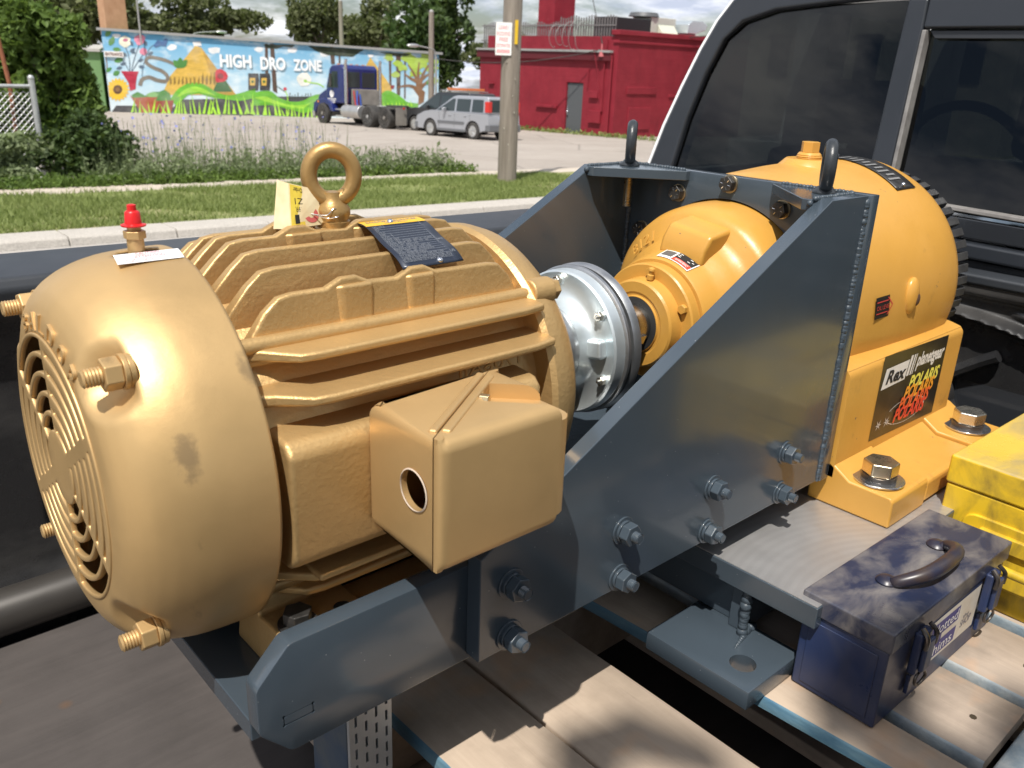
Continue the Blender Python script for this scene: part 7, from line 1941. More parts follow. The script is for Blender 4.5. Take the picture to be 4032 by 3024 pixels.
# weld beads: rows of overlapping drops
def bead(path, r, step, name='weld'):
    mb = MB(); P = [Vector(p) for p in path]; k = 0
    for i in range(len(P) - 1):
        L = (P[i + 1] - P[i]).length; n = max(1, int(L / step))
        for j in range(n):
            p = P[i].lerp(P[i + 1], j / n) + Vector((RND.uniform(-1, 1), RND.uniform(-1, 1), RND.uniform(-1, 1))) * r * .12
            mb.ball(p, r * RND.uniform(.85, 1.15), 8, 6)
    return mb.build(name, M['weld'], br, ang=80)
bead([(XB0 - .0005, -yo + .0012, ZT - .008), (XB0 - .0005, -yo + .0012, ZB + .001)], .0044, .0013)
bead([(XB0 - .001, yi - .001, ZT - .02), (XB0 - .001, yi - .001, ZB + .03)], .0045, .0042)
bead([(XB0 - .001, -yi + .001, ZT - .02), (XB0 - .001, -yi + .001, ZB + .03)], .0045, .0042)
for s in (-1, 1):
    bead([(.662, s * (yi + .001), ZT), (XB0 - .002, s * (yi + .001), ZT)], .0030, .0048)
    bead([(XB0, s * (yi - .004), ZT), (XB0, s * .074, ZT)], .0030, .0048)
    bead([(.6555, s * (yi - .001), ZT - .005), (.6555, s * (yi - .001), ZT - .012)], .0038, .004)
# side bolts, four columns of two
for s in (-1, 1):
    for k in range(4):
        for z in (-.131, -.1865):
            x = .1992 + .1519 * k + RND.uniform(-.001, .001); rt = RND.uniform(0, 1)
            mb = MB(); mb.lathe([(0, .005), (0, .0152), (.0022, .0152), (.0022, .005)], 28, (x, s * yo, z), (0, s, 0), close=True); b0 = mb.build('bolt', M['steelblue'], br, bevel=.0005)
            mb = MB(); mb.lathe([(0, .005), (0, .0120), (.0030, .0120), (.0030, .005)], 28, (x, s * (yo + .0022), z), (0, s, 0), close=True); mb.build('lock_washer', M['steelblue'], b0, bevel=.0006)
            mb = MB(); mb.hexa((x, s * (yo + .0052), z), (x, s * (yo + .0158), z), .0212, rot=rt); mb.build('nut', M['steelblue'], b0, bevel=.0012)
            mb = MB(); thread(mb, (x, s * (yo + .0155), z), (0, s, 0), .0075, .0058, .0018); mb.build('thread_end', M['steelblue'], b0)
# black bolts round the bore
for k in range(12):
    a = radians(30 * k)
    y, z = .1662 * cos(a), .1662 * sin(a)
    mb = MB(); mb.lathe([(0, .004), (0, .0122), (.003, .0122), (.003, .004)], 24, (XB0, y, z), (-1, 0, 0), close=True); b0 = mb.build('flange_bolt', M['yellow_zinc'], br, bevel=.0004)
    mb = MB(); mb.hexa((XB0 - .003, y, z), (XB0 - .0125, y, z), .0195, rot=RND.uniform(0, 1)); hd = mb.build('bolt_head', M['black_oxide'], b0, bevel=.0011)
    mb = MB()
    for j in range(6):
        b = j * pi / 3 + .2
        p = Vector((XB0 - .0126, y + .0042 * cos(b), z + .0042 * sin(b))); q = Vector((XB0 - .0126, y + .0078 * cos(b), z + .0078 * sin(b)))
        mb.cyl(p, q, .0005, n=4)
    mb.build('grade_marks', M['washer'], hd)

# ================================================================== SHAFT COUPLING
cp = thing('shaft_coupling', (.47, 0, -.087), 'bright zinc shaft coupling between motor shaft and gearbox shaft', 'coupling')
MB().lathe([(.368, .02), (.368, .038), (.374, .040), (.412, .040), (.43, .042), (.43, .02)], 48).build('motor_hub', M['dark_steel'], cp)
MB().lathe([(.407, .039), (.4045, .0465), (.4075, .0515), (.415, .0528), (.4215, .0518), (.4245, .0505), (.4245, .039)], 72, close=True).build('hub_ring', M['iron_ring'], cp)
MB().lathe([(.424, .040), (.424, .0510), (.430, .0520), (.438, .0545), (.443, .0585), (.4455, .0640), (.4470, .0700), (.4470, .0790), (.4450, .0835), (.4470, .0858), (.451, .0862), (.463, .0862), (.463, .04), (.44, .04)], 80, close=False).build('dished_plate', M['zinc'], cp)
MB().lathe([(.461, .05), (.461, .0862), (.4635, .0895), (.4675, .0895), (.470, .0872), (.470, .05)], 80, close=True).build('front_ring', M['iron_ring'], cp)
MB().lathe([(.4705, .05), (.4705, .083), (.4735, .083), (.4735, .05)], 64, close=True).build('rubber_disc', M['rubber'], cp)
MB().lathe([(.474, .05), (.474, .0880), (.478, .0905), (.484, .0905), (.4885, .0865), (.490, .078), (.494, .07), (.494, .05)], 80, close=True).build('rear_ring', M['iron_ring'], cp)
MB().lathe([(.488, .03), (.490, .066), (.498, .062), (.514, .050), (.528, .0425), (.532, .0405), (.532, .026)], 64).build('gear_hub', pm('dark_plum_hub', (.035, .026, .03), .3, .5, (.05, .04, .042), 30), cp)
for k in range(6):
    a = radians(22 + 60 * k); y, z = .0742 * cos(a), .0742 * sin(a)
    mb = MB(); mb.lathe([(0, .002), (0, .0060), (.0015, .0060), (.0015, .002)], 20, (.4470, y, z), (-1, 0, 0), close=True); b0 = mb.build('bolt', M['zinc'], cp)
    mb = MB(); mb.hexa((.4455, y, z), (.4400, y, z), .0096, rot=a); mb.build('nut', M['pale_zinc'], b0, bevel=.0006)
    mb = MB(); thread(mb, (.4402, y, z), (-1, 0, 0), .003, .0026, .0012); mb.build('thread_end', M['pale_zinc'], b0)
for k in range(3):
    a = radians(52 + 120 * k)
    mb = MB(); mb.box(.4340, .4475, .050, .072, -.011, .011, Matrix.Rotation(a, 4, 'X')); mb.build('boss', M['zinc'], cp, bevel=.004, seg=3)

# ================================================================== GEARBOX
gx = thing('gear_reducer', (.95, 0, -.241), 'amber yellow planetary gearbox with stepped housing and bolted feet', 'gearbox')
MB().lathe([(.520, 0), (.520, .0255), (.524, .027), (.600, .027), (.600, 0)], 40).build('input_shaft', M['bright_steel'], gx, ang=30)
mb = MB(); mb.box(.534, .566, -.0065, .0065, .022, .0312, Matrix.Rotation(radians(112), 4, 'X')); mb.build('key', M['bright_steel'], gx, bevel=.0006)
MB().lathe([(.578, .0275), (.5775, .036), (.580, .037), (.580, .040), (.5785, .042), (.5785, .0545), (.581, .057), (.599, .0585), (.599, .028)], 72, close=True).build('seal_housing', M['amber'], gx, ang=30)
MB().lathe([(.5772, .0270), (.5765, .031), (.5772, .0355)], 48).build('lip_seal', M['rubber'], gx)
fl = MB().lathe([(.5985, .045), (.5985, .0735), (.6005, .0755), (.6145, .0755), (.6165, .0735), (.6165, .045)], 72, close=True).build('bearing_flange', M['amber'], gx, ang=30)
for k in range(6):
    a = radians(105 + 60 * k - 12); y, z = .0662 * cos(a), .0662 * sin(a)
    mb = MB(); mb.hexa((.5985, y, z), (.5925, y, z), .0112, rot=a); mb.build('flange_bolt', M['amber'], gx, bevel=.0008)
gn = MB(); a = radians(98); gy, gz_ = .0655 * cos(a), .0655 * sin(a)
gn.lathe([(0, .0044), (.006, .0044), (.007, .0028), (.010, .0028), (.012, .0042), (.0145, .0036), (.016, .0012)], 14, (.590, gy * .9, gz_ * .9), (0, cos(a), sin(a))); gn.build('grease_nipple', M['amber'], gx)
cone = MB().lathe([(.616, .06), (.616, .0790), (.620, .0815), (.640, .0865), (.648, .0900), (.656, .0965), (.668, .1020), (.678, .107), (.686, .116), (.691, .128), (.697, .1355), (.708, .1395), (.735, .1425), (.80, .1435)], 120)
cone.build('input_housing', M['amber'], gx, ang=40)
for ang_, wd in ((98, .070), (218, .070), (338, .070)):
    a = radians(ang_ - 90)
    mb = MB(); mb.prism([(.640, .078), (.642, .100), (.652, .1185), (.690, .1245), (.705, .126), (.705, .078)], 'y', -wd / 2, wd / 2, Matrix.Rotation(a, 4, 'X'))
    mb.build('housing_lobe', M['amber'], gx, bevel=.006, seg=3)
mb = MB(); 
for i_, ch in enumerate('2012'):
    pass
def conef(u, v_, h):
    a = radians(38) + u; r = .103 + v_; x = .664 + v_ * .55 - h
    return (x, r * cos(a), r * sin(a))
text_fit(mb, '8121', conef, 0, .40, 0, .014, thick=.002); mb.build('cast_number', M['amber'], gx)
# drum
drum = MB().lathe([(.7735, .10), (.7735, .172), (.786, .176), (.83, .1795), (.90, .184), (.98, .187), (1.06, .188), (1.10, .1865), (1.118, .182), (1.128, .174), (1.132, .160), (1.132, .05)], 144)
drum.build('drum', M['amber'], gx, ang=40)
# lower block and feet
blk = MB().prism(rpoly([(-.2015, -.20), (-.2015, -.052), (-.178, -.0435), (.178, -.0435), (.2015, -.052), (.2015, -.20)], [0, .010, .02, .02, .010, 0]), 'x', .7765, 1.130)
blk.build('lower_case', M['amber'], gx, bevel=.006, seg=3)
for s in (-1, 1):
    ft = MB()
    ft.prism([(s * .20, -.241), (s * .2865, -.241), (s * .2865, -.203), (s * .282, -.1985), (s * .225, -.197), (s * .198, -.180), (s * .17, -.17), (s * .17, -.241)], 'x', .7765, .882)
    ft.prism([(s * .20, -.237), (s * .2855, -.237), (s * .2855, -.208), (s * .281, -.2035), (s * .225, -.202), (s * .198, -.185), (s * .17, -.17), (s * .17, -.237)], 'x', .884, 1.048)
    ft.prism([(s * .20, -.241), (s * .2865, -.241), (s * .2865, -.203), (s * .282, -.1985), (s * .225, -.197), (s * .198, -.180), (s * .17, -.17), (s * .17, -.241)], 'x', 1.05, 1.155)
    ft.build('foot', M['amber'], gx, bevel=.006, seg=3)
    for x, mt_ in ((.815, 'yellow_zinc'), (1.105, 'pale_zinc')):
        y = s * .2465
        mb = MB(); mb.lathe([(0, .010), (0, .0335), (.0028, .0335), (.0028, .010)], 48, (x, y, -.1965), (0, 0, 1), close=True); b0 = mb.build('foot_bolt', M['washer'], gx, bevel=.0006)
        mb = MB(); mb.lathe([(0, .010), (0, .0225), (.0065, .0225), (.0065, .010)], 40, (x, y, -.1937), (0, 0, 1), close=True); mb.build('lock_washer', M['dark_steel'], b0, bevel=.0008)
        mb = MB(); mb.hexa((x, y, -.1872), (x, y, -.1685), .0405, rot=.5 if x < 1 else .25); mb.build('bolt_head', M[mt_], b0, bevel=.0022, seg=3)
# filler plug and its boss
mb = MB(); mb.lathe([(.165, .050), (.178, .046), (.190, .034), (.1915, .032), (.1915, 0)], 40, (.945, 0, 0), (0, 0, 1)); mb.build('plug_boss', M['amber'], gx, ang=30)
mb = MB(); mb.lathe([(.1915, .0175), (.1925, .0185), (.1935, .0168), (.1945, .0185), (.196, .0168), (.197, .0175), (.2005, .0145)], 32, (.945, 0, 0), (0, 0, 1)); mb.hexa((.945, 0, .2005), (.945, 0, .2155), .0235, rot=.2); mb.build('filler_plug', M['amber'], gx, bevel=.0012)
# level eye on the near side
mb = MB(); mb.ball((.952, -.1830, .022), .020, 20, 14, (.85, .5, 1.35)); mb.build('sight_boss', M['amber'], gx, ang=80)
mb = MB(); mb.ball((.957, -.1905, .018), .0075, 12, 8, (.75, .6, 1.3)); mb.build('sight_hole', pm('rusty_hole', (.10, .045, .02), .8, 0, (.03, .02, .012), 200), gx)
# plate on the drum
df = on_cyl(.1885)
mb = MB(); v = []; nA, nB = 4, 20
for j in range(nB + 1):
    for i in range(nA + 1): v.append(df(1.015 + .058 * i / nA + .012 * (1 - j / nB), radians(-4) + radians(39) * j / nB, .0012))
mb.add(v, [(j * (nA + 1) + i, j * (nA + 1) + i + 1, (j + 1) * (nA + 1) + i + 1, (j + 1) * (nA + 1) + i) for j in range(nB) for i in range(nA)])
dp = mb.build('drum_plate', pm('black_data_plate', (.022, .022, .023), .35, .3, (.05, .05, .05), 90), gx); so = dp.modifiers.new('sheet', 'SOLIDIFY'); so.thickness = .001
for a in (radians(-2), radians(33)):
    mb = MB(); mb.ball(df(1.04, a, .003), .0034, 12, 8); mb.build('rivet', M['washer'], dp)
mb = MB()
for k in range(9): mb.add([df(1.02 + (k % 2) * .01, radians(2 + 3.2 * k), .0024), df(1.055, radians(2 + 3.2 * k), .0024), df(1.055, radians(3.2 + 3.2 * k), .0024), df(1.02 + (k % 2) * .01, radians(3.2 + 3.2 * k), .0024)], [(0, 1, 2, 3)])
mb.build('stamped_lines', pm('worn_plate_print', (.20, .20, .20), .5), dp, smooth=False, recalc=False)
# cooling ring at the output end
cr_ = MB().lathe([(1.142, .08), (1.142, .146), (1.198, .146), (1.198, .08)], 72, close=True).build('fan_disc', M['fanblack'], gx)
for k in range(54):
    a = 2 * pi * k / 54
    mb = MB(); mb.prism([(1.148, .140), (1.148, .156), (1.160, .1645), (1.195, .1670), (1.205, .158), (1.205, .140)], 'y', -.0062, .0062, Matrix.Rotation(a, 4, 'X'))
    mb.build('vane', M['fanblack'], gx, bevel=.0008)
# stickers
def face(y0):
    return lambda u, w, h=0.: (u, y0 - h, w)
sf = face(-.2018)
def stf(u, w, h=0.):
    """sticker on the lower case: u 0..1 left to right, w 0..1 bottom to top"""
    return (.866 + .208 * u, -.2019 - h, -.178 + .126 * w + .006 * (1 - u))
mb = MB(); mb.add([stf(0, 0), stf(1, 0), stf(1, 1), stf(0, 1)], [(0, 1, 2, 3)]); sk = mb.build('maker_sticker', pm('black_sticker', (.016, .014, .013), .3, 0, (.05, .04, .03), 25, lo=.5, hi=.8), gx, smooth=False)
mb = MB(); mb.add([stf(.03, .60, .0004), stf(.37, .63, .0004), stf(.40, .86, .0004), stf(.06, .84, .0004)], [(0, 1, 2, 3)])
for x0, w in ((.415, .035), (.465, .022), (.50, .012)): mb.add([stf(x0 - .03, .66, .0004), stf(x0 + w - .03, .66, .0004), stf(x0 + w, .90, .0004), stf(x0, .90, .0004)], [(0, 1, 2, 3)])
text_fit(mb, 'planetgear', lambda u, w, h: stf(u, w, .0004), .515, .95, .68, .90, .03)
mb.build('white_print', pm('sticker_white', (.72, .70, .68), .4), sk, smooth=False, recalc=False)
mb = MB(); text_fit(mb, 'Rex', lambda u, w, h: stf(u, w, .0008), .08, .35, .65, .81, .03); mb.build('black_print', M['void'], sk, smooth=False, recalc=False)
for k, (c_, u0, w0) in enumerate((((.80, .74, .12), .46, .47), ((.85, .36, .03), .41, .35), ((.80, .13, .03), .36, .23), ((.72, .05, .03), .31, .11))):
    mb = MB(); text_fit(mb, 'POLARIS', lambda u, w, h: stf(u, w, .0005 + .0003 * k), u0, u0 + .47, w0, w0 + .17, .03); mb.build('colour_print', pm('sticker_ink', c_, .4), sk, smooth=False, recalc=False)
mb = MB()
for k in range(33):
    a = 2 * pi * k / 33; b = 2 * pi * (k + 1) / 33
    if 2.6 < a < 3.4: continue
    q = []
    for t_, rr in ((a, 1), (b, 1), (b, .965), (a, .965)): q.append(stf(.50 + .30 * rr * cos(t_), .21 + .15 * rr * sin(t_), .0004))
    mb.add(q, [(0, 1, 2, 3)])
for cx_, s_ in ((.10, .05), (.22, .05)):
    for a in (0, .9, 2.2): mb.add([stf(cx_ + s_ * cos(a), .16 + 1.5 * s_ * sin(a), .0004), stf(cx_ + .006 * sin(a), .16 - .008 * cos(a), .0004), stf(cx_ - s_ * cos(a), .16 - 1.5 * s_ * sin(a), .0004), stf(cx_ - .006 * sin(a), .16 + .008 * cos(a), .0004)], [(0, 1, 2, 3)])
mb.build('orbit_print', bpy.data.materials['sticker_white'], sk, smooth=False, recalc=False)
of = on_cyl(.1835)
def olf(u, w, h=0.): return of(.853 + .050 * u, radians(89 - 9.2 * w), h)
mb = MB(); v = []
for j in range(5):
    for i in range(3): v.append(olf(i / 2, j / 4))
mb.add(v, [(j * 3 + i, j * 3 + i + 1, j * 3 + i + 4, j * 3 + i + 3) for j in range(4) for i in range(2)]); ol = mb.build('oil_level_sticker', pm('black_level_sticker', (.014, .012, .012), .4), gx)
mb = MB(); text_fit(mb, 'OIL LEVEL', lambda u, w, h: olf(u, w, .0006), .05, .80, .40, .60)
for q in ([(.04, .75), (.68, .75), (.68, .80), (.04, .80)], [(.04, .22), (.68, .22), (.68, .27), (.04, .27)], [(.64, .92), (.70, .92), (.97, .52), (.90, .52)], [(.64, .10), (.70, .10), (.97, .50), (.90, .50)]): mb.add([olf(u, w, .0006) for u, w in q], [(0, 1, 2, 3)])
mb.build('red_print', pm('level_red', (.50, .05, .04), .5), ol, smooth=False, recalc=False)
wf = lambda u, w, h=0.: (lambda a, r, x: (x, r * cos(a), r * sin(a)))(radians(128) - radians(34) * (1 - u) * -1 + radians(-34), 0.0, 0.0)
def wfn(u, w, h=0.):
    a = radians(84 + 36 * u)             # towards the viewer as u grows
    x = .620 + .026 * (1 - w); r = .0795 + (x - .616) * .25 + .0022 + h
    return (x, r * cos(a), r * sin(a))
def patch(fn, u0, u1, w0, w1, h, n=8):
    mb = MB(); v = []
    for j in range(3):
        for i in range(n + 1): v.append(fn(u0 + (u1 - u0) * i / n, w0 + (w1 - w0) * j / 2, h))
    return mb.add(v, [(j * (n + 1) + i, j * (n + 1) + i + 1, (j + 1) * (n + 1) + i + 1, (j + 1) * (n + 1) + i) for j in range(2) for i in range(n)])
wl = patch(wfn, 0, 1, 0, 1, 0).build('warning_label', pm('warning_white', (.78, .78, .76), .4), gx)
patch(wfn, .42, .97, .06, .66, .0005).build('warning_text_panel', M['void'], wl)
patch(wfn, .42, .97, .68, .95, .0005).build('warning_red', pm('warning_red', (.70, .06, .03), .4), wl)
patch(wfn, .05, .36, .3, .8, .0005).build('warning_pictogram', pm('pictogram_grey', (.10, .10, .10), .5), wl)
mb = MB(); text_fit(mb, 'WARNING', lambda u, w, h: wfn(u, w, .0009), .5, .9, .73, .90)
for k in range(4): mb.add([wfn(.46, .14 + k * .12, .0009), wfn(.92 - .08 * (k % 2), .14 + k * .12, .0009), wfn(.92 - .08 * (k % 2), .18 + k * .12, .0009), wfn(.46, .18 + k * .12, .0009)], [(0, 1, 2, 3)])
mb.build('warning_print', bpy.data.materials['warning_white'], wl, smooth=False, recalc=False)

# ================================================================== PEDESTAL UNDER THE GEARBOX
pe = thing('gear_pedestal', (.8, 0, PT), 'slate blue steel pedestal with bare machined top plate under the amber gearbox', 'pedestal')
pp_ = [(.545, -.320), (1.20, -.320), (1.20, .320), (.545, .320)]
tp = MB().prism(pp_, 'z', -.270, -.2425).build('top_plate', M['steelblue'], pe, bevel=.0015)
MB().box(.5465, 1.198, -.3185, .3185, -.2424, -.2416).build('machined_face', M['machined'], tp, smooth=False)
for s in (-1, 1):
    MB().box(.56, 1.19, s * .215 - .010, s * .215 + .010, -.3345, -.2702).build('web', M['steelblue'], pe, bevel=.001)
MB().box(.572, .590, -.203, .203, -.3345, -.2702).build('web', M['steelblue'], pe, bevel=.001)
for s in (-1, 1):
    pl = MB().prism([(.470, s * .1505), (.4725, s * .2935), (.582, s * .2935), (.582, s * .1505)], 'z', PT + .0005, -.3350)
    link('foot_plate', bool_mesh(pl, [MB().cyl((.511, s * .2600, -.4), (.511, s * .2600, -.3), .0155, n=36)], bevel=.0014), M['steelblue'], pe)
mb = MB()
for i in range(16):
    t_ = i / 15; mb.ball((.556 + RND.uniform(-.001, .001), -.228 - .0 * t_, -.334 + .062 * t_), .0065 + RND.uniform(-.001, .001), 10, 6)
for i in range(14):
    mb.ball((.556 + .024 * i / 13, -.228, -.333), .0055 + RND.uniform(-.001, .001), 10, 6)
for i in range(8): mb.ball((.556 - .004 * i, -.231 - .001 * i, -.3352), .0045 - .0004 * i, 8, 6)
mb.build('weld', M['weld'], pe, ang=80)
# ================================================================== BOXES IN THE BED
def boxframe(cx_, cy_, a, z0):
    return Matrix.Translation((cx_, cy_, z0)) @ Matrix.Rotation(a, 4, 'Z')
def steel_paint(name, c1, c2, dust, dusty, top=False, sc=9):
    m, t, b = nodes_of(name)
    v = tex_coord(t)
    base = ramp(t, noise_node(t, v, 6, 4), [(.3, c1), (.7, c2)])
    f = ramp(t, noise_node(t, tex_coord(t, (1, 1.6, 1)), sc, 7, .6, .5), [(.42, 0.), (.68, dusty)])
    base = mixc(t, f, base, dust)
    t.links.new(base, b.inputs['Base Color'])
    t.links.new(ramp(t, noise_node(t, v, 14, 5), [(.3, .22), (.7, .48)]), b.inputs['Roughness'])
    b.inputs['Specular IOR Level'].default_value = .5
    bump(t, b, noise_node(t, v, 60, 4), .08, .001)
    return m
XSB = boxframe(.7099, -.3506, -.0182, PT)
sb = thing('shim_box', (.7099, -.3506, PT), 'small dark blue steel shim box with carrying handle standing on the pallet', 'toolbox')
M['navy'] = steel_paint('navy_box_paint', (.015, .027, .080), (.022, .037, .10), (.10, .095, .095), .35)
M['navytop'] = steel_paint('dusty_navy_lid', (.015, .021, .05), (.020, .028, .062), (.22, .20, .185), .85, sc=13)
l, w, h = .3074 / 2, .1054 / 2, .1255
def sbuild(mb, name, mat, parent, **k): return placed(mb, XSB, name, mat, parent, **k)
sbuild(MB().box(-l + .002, l - .002, -w + .002, w - .002, 0, h - .026), 'body', M['navy'], sb, bevel=.0025, seg=3)
lid = sbuild(MB().box(-l - .001, l + .001, -w - .001, w + .001, h - .0255, h), 'lid', M['navytop'], sb, bevel=.0025, seg=3)
sbuild(MB().box(-l + .0005, -l + .0025, -w + .012, w - .012, .008, h - .034), 'end_panel', M['navy'], sb, bevel=.0015)
hp = smooth_path([(-.062, 0, h + .004), (-.064, 0, h + .012), (-.045, -.002, h + .028), (-.02, -.003, h + .034), (.02, -.003, h + .034), (.045, -.002, h + .028), (.064, 0, h + .012), (.062, 0, h + .004)], 6)
rr_ = [.0055 + .0035 * sin(pi * i / (len(hp) - 1)) for i in range(len(hp))]
# the handle is folded over towards the viewer
hp = [Vector((p.x, p.y - (p.z - h) * .9, h + (p.z - h) * .55)) for p in hp]
hm = MB(); hm.tube(hp, rr_, 12); ho = sbuild(hm, 'handle', pm('dark_blue_handle', (.012, .018, .045), .35, 0, (.05, .035, .03), 30), lid)
for s in (-1, 1):
    mb = MB(); mb.lathe([(0, .012), (.002, .0125), (.005, .010), (.007, .006), (.0075, 0)], 20, (s * .064, .002, h), (0, 0, 1)); sbuild(mb, 'handle_mount', bpy.data.materials['dark_blue_handle'], lid)
for x in (-.088, .098):
    mb = MB(); mb.box(x - .014, x + .012, -w - .010, -w, .052, .106); mb.box(x - .011, x + .009, -w - .016, -w - .010, .058, .100); lt2 = sbuild(mb, 'latch', M['navy'], sb, bevel=.003, seg=3)
    mb = MB(); pts = []
    for k in range(20):
        a = 2 * pi * k / 20; pts.append((x + .004 + .0095 * cos(a), -w - .012 + .003 * sin(a * .5), .043 + .0095 * sin(a)))
    mb.tube(pts, .0018, 8, closed=True); sbuild(mb, 'ring', M['dark_steel'], lt2)
    mb = MB(); mb.tube(smooth_path([(x - .010, -w - .006, .112), (x - .012, -w - .014, .104), (x - .012, -w - .014, .09)], 4), .0028, 8); mb.tube(smooth_path([(x + .008, -w - .006, .112), (x + .010, -w - .014, .104), (x + .010, -w - .014, .09)], 4), .0028, 8); sbuild(mb, 'wire_loop', M['dark_steel'], lt2)
    mb = MB(); mb.box(x - .006, x + .006, -w - .004, -w + .001, .020, .045); sbuild(mb, 'hasp', M['navy'], lt2, bevel=.0015)
lb0, lb1, lz0, lz1 = -.056, .086, .030, .090
def lbf(u, v_, h_=0.): return (lb0 + (lb1 - lb0) * u, -w + .0012 - h_, lz0 + (lz1 - lz0) * v_)
mb = MB(); mb.add([lbf(0, 0), lbf(1, 0), lbf(1, 1), lbf(0, 1)], [(0, 1, 2, 3)]); lbl = sbuild(mb, 'box_label', pm('stained_label', (.62, .59, .53), .5, 0, (.50, .40, .30), 12, lo=.5, hi=.75), sb, smooth=False, recalc=False)
mb = MB()
for q in ([(.08, .56), (.60, .56), (.60, .90), (.08, .90)], [(.04, .08), (.60, .08), (.60, .42), (.04, .42)], [(.08, .38), (.30, .38), (.30, .60), (.08, .60)]): mb.add([lbf(u, v_, .0004) for u, v_ in q], [(0, 1, 2, 3)])
sbuild(mb, 'label_shape', pm('label_blue', (.03, .025, .17), .5), lbl, smooth=False, recalc=False)
mb = MB(); text_fit(mb, 'Slotted', lambda u, v_, h_: lbf(u, v_, .0008), .11, .57, .62, .86); text_fit(mb, 'Shims', lambda u, v_, h_: lbf(u, v_, .0008), .10, .54, .13, .37); sbuild(mb, 'label_words', bpy.data.materials['sticker_white'], lbl, smooth=False, recalc=False)
mb = MB(); text_fit(mb, 'SHOP', lambda u, v_, h_: lbf(u, v_, .0004), .70, .90, .24, .42); text_fit(mb, 'the', lambda u, v_, h_: lbf(u, v_, .0004), .72, .84, .44, .54); sbuild(mb, 'label_small_print', pm('label_grey', (.10, .10, .16), .5), lbl, smooth=False, recalc=False)

XYB = boxframe(1.025, -.4200, -.02, PT)
yb_ = thing('yellow_toolbox', (1.0, -.415, PT), 'grimy yellow steel toolbox with end handle beside the gearbox foot', 'toolbox')
M['ytool'] = steel_paint('yellow_box_paint', (.70, .45, .018), (.76, .52, .03), (.14, .10, .04), .7, sc=15)
M['ytooltop'] = steel_paint('grimy_yellow_lid', (.60, .42, .06), (.68, .48, .09), (.24, .21, .17), .8, sc=9)
yl, yw, yh = .23, .118, .196
def ybuild(mb, name, mat, parent, **k): return placed(mb, XYB, name, mat, parent, **k)
OX = .105
ybuild(MB().box(OX - yl + .002, OX + yl, -yw + .002, yw - .002, 0, yh - .042), 'body', M['ytool'], yb_, bevel=.003, seg=3)
ylid = ybuild(MB().box(OX - yl, OX + yl, -yw, yw, yh - .041, yh), 'lid', M['ytooltop'], yb_, bevel=.004, seg=3)
me_ = ylid.data; me_.materials.append(M['ytool'])
for p in me_.polygons:
    if p.normal.z < .8: p.material_index = 1
ybuild(MB().prism(rpoly([(-.085, .035), (.085, .035), (.085, .125), (-.085, .125)], [.02] * 4), 'x', OX - yl - .002, OX - yl + .004), 'end_recess', M['ytool'], yb_, bevel=.002)
hp = smooth_path([(OX - yl, .070, .095), (OX - yl - .012, .072, .097), (OX - yl - .024, .062, .080), (OX - yl - .026, .03, .076), (OX - yl - .026, -.03, .076), (OX - yl - .024, -.062, .080), (OX - yl - .012, -.072, .097), (OX - yl, -.070, .095)], 5)
mb = MB(); mb.tube(hp, .0065, 10); ybuild(mb, 'end_handle', M['ytool'], yb_)
mb = MB(); mb.prism([(.066, .090), (-.066, .090), (-.06, .112), (.06, .112)], 'x', OX - yl - .008, OX - yl); ybuild(mb, 'handle_plate', M['ytool'], yb_, bevel=.002)
mb = MB(); mb.box(OX - .06, OX + .10, -.012, .012, yh, yh + .010); ybuild(mb, 'lid_bracket', M['ytool'], ylid, bevel=.002)

# ================================================================== PAPER TAG WIRED TO THE LIFTING EYE
tg = thing('paper_tag', (.115, -.005, .168), 'creased yellow and cream paper tag wired to the gold lifting eye', 'tag')
M['cream'] = pm('manila_card', (.72, .62, .40), .7, 0, (.66, .52, .30), 60)
M['tagyellow'] = pm('yellow_card', (.70, .55, .06), .65, 0, (.62, .45, .05), 50)
A = Vector((.0975, -.012, .1685)); B = Vector((.1055, .004, .2045))       # fold line, foot and head
C0 = Vector((.0905, .006, .1665)); C1 = Vector((.1015, .016, .2060))       # outer edge of the narrow panel
D0 = Vector((.1335, -.004, .1685)); D1 = Vector((.1310, .002, .1915)); D2 = Vector((.1275, .004, .1985))
def panel(name, pts, mat, parent, th=.0005):
    n_ = (Vector(pts[1]) - Vector(pts[0])).cross(Vector(pts[2]) - Vector(pts[0])).normalized() * th
    mb = MB(); n = len(pts); v = [tuple(Vector(p)) for p in pts] + [tuple(Vector(p) + n_) for p in pts]
    mb.add(v, [tuple(range(n)), tuple(range(2 * n - 1, n - 1, -1))] + [(k, k + n, (k + 1) % n + n, (k + 1) % n) for k in range(n)])
    return mb.build(name, mat, parent, smooth=False)
panel('folded_flap', [C0, A, B, C1], M['cream'], tg)
pf = panel('tag_card', [A, D0, D1, D2, B], M['cream'], tg)
def tgf(u, w, h_=.0008):
    p = A.lerp(D0, u).lerp(B.lerp(D2, u), w); n_ = (D0 - A).cross(B - A).normalized()
    if n_.y > 0: n_ = -n_
    return tuple(p + n_ * h_)
mb = MB(); mb.add([tgf(.0, .0), tgf(.42, .0), tgf(.52, .98), tgf(.02, .98)], [(0, 1, 2, 3)]); mb.build('yellow_half', M['tagyellow'], pf, smooth=False, recalc=False)
mb = MB()
for s_, u0, u1, w0, w1 in (('1', .26, .12, .30, .10), ('09R', .42, .16, .48, .36), ('Z1', .46, .16, .68, .54), ('Order', .50, .14, .93, .82)):
    text_fit(mb, s_, lambda u, w_, h_: tgf(u, w_, .0012), u0, u1, w0, w1)
mb.build('tag_print', M['void'], pf, smooth=False, recalc=False)
mb = MB(); 
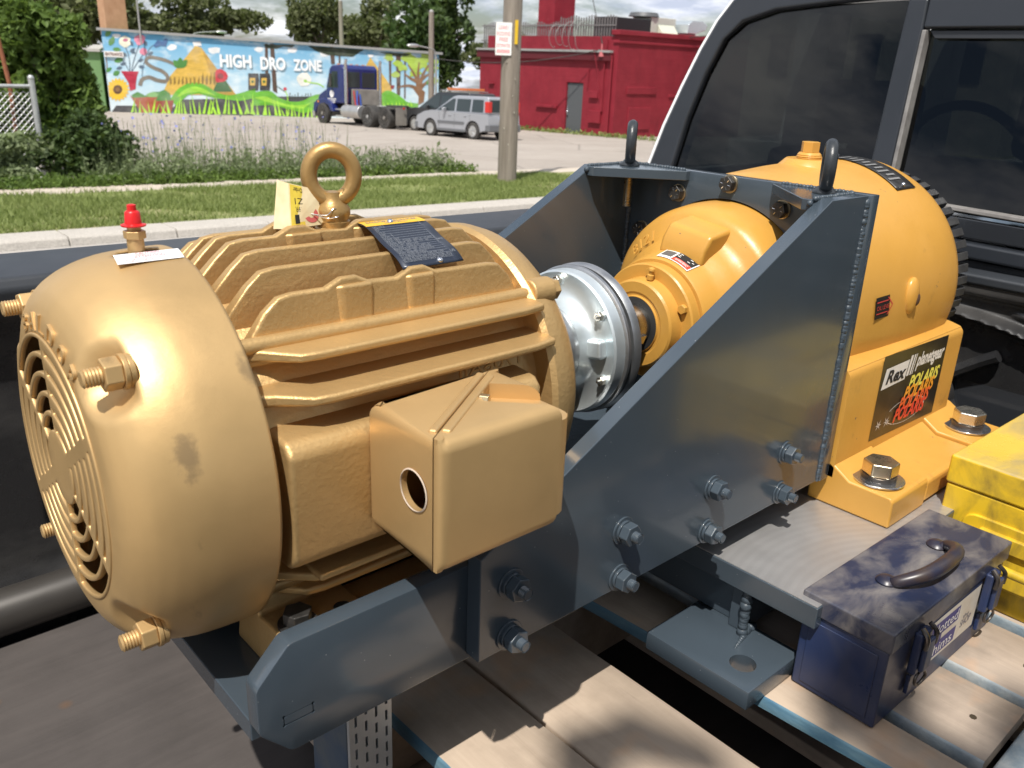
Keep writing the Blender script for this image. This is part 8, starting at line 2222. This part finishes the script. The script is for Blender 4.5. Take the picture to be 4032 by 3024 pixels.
for k in range(24):
    a = 2 * pi * k / 24; b = 2 * pi * (k + 1) / 24
    mb.add([tgf(.66 + .24 * cos(a), .30 + .22 * sin(a), .0010), tgf(.66 + .24 * cos(b), .30 + .22 * sin(b), .0010), tgf(.66 + .10 * cos(b), .30 + .10 * sin(b), .0010), tgf(.66 + .10 * cos(a), .30 + .10 * sin(a), .0010)], [(0, 1, 2, 3)])
mb.build('paper_washer', pm('red_paper_ring', (.50, .10, .09), .7), pf, smooth=False, recalc=False)
mb = MB(); mb.tube(smooth_path([tgf(.66, .30, .001), (.1335, -.010, .1745), (.140, -.016, .176), (.1465, -.010, .1765), (.156, .0, .19), (.157, -.006, .197), (.148, -.010, .199)], 6), .0004, 6)
mb.tube(smooth_path([tgf(.66, .30, .001), (.132, -.012, .1775), (.138, -.014, .183), (.146, -.012, .1795)], 6), .0004, 6); mb.build('wire', M['washer'], tg)

# ================================================================== TREES AND STREET BEHIND THE VIEWER (mirrored in the cab glass, shading the pallet corner, three added to block sky)
make_tree('street_tree', (-2.0, -3.5, GZ(-2, -3.5)), 6.6, (2.1, 1.8, 1.2), 5, 1900, .11, M['leaf_bush'], 'leafy street tree behind the viewer that dapples the pallet corner', 51, .16, 16, .40)
make_tree('garden_tree', (-13, 19, GZ(-13, 19)), 9.5, (6, 5, 4.2), 6, 3200, .28, M['leaf_dark'], 'dark garden tree left of the frame mirrored in the cab window', 52, .35, 22, .38)
make_tree('yard_tree', (-24, 17, GZ(-24, 17)), 8.0, (6, 5, 3.6), 6, 3000, .28, M['leaf_dark'], 'second dark tree left of the frame mirrored in the cab window', 53, .35, 22, .38)
make_tree('corner_tree', (-20, 30, GZ(-20, 30)), 7.5, (6, 5, 3.4), 6, 2600, .28, M['leaf_dark'], 'lower dark tree mirrored at the bottom of the cab window', 54, .35, 18, .38)
make_tree('sky_block_tree', (3.2, -8.2, GZ(3.2, -8.2)), 9.0, (4.2, 3.2, 3.6), 6, 3000, .22, M['leaf_dark'], 'unseen dense dark tree added behind the viewer to block sky light', 55, .3, 22, .4)  # this and the next two are unseen crowns added to cut sky fill
make_tree('sky_block_tree_left', (-6.5, -9.5, GZ(-6.5, -9.5)), 9.5, (4.6, 3.4, 3.8), 6, 3000, .22, M['leaf_dark'], 'unseen large tree added behind the viewer at the left to block sky light', 56, .3, 22, .4)
make_tree('sky_block_tree_right', (13.0, -9.0, GZ(13, -9)), 9.0, (4.6, 3.2, 3.6), 6, 2600, .24, M['leaf_dark'], 'unseen tree added behind the viewer at the right to block sky light', 57, .3, 20, .4)
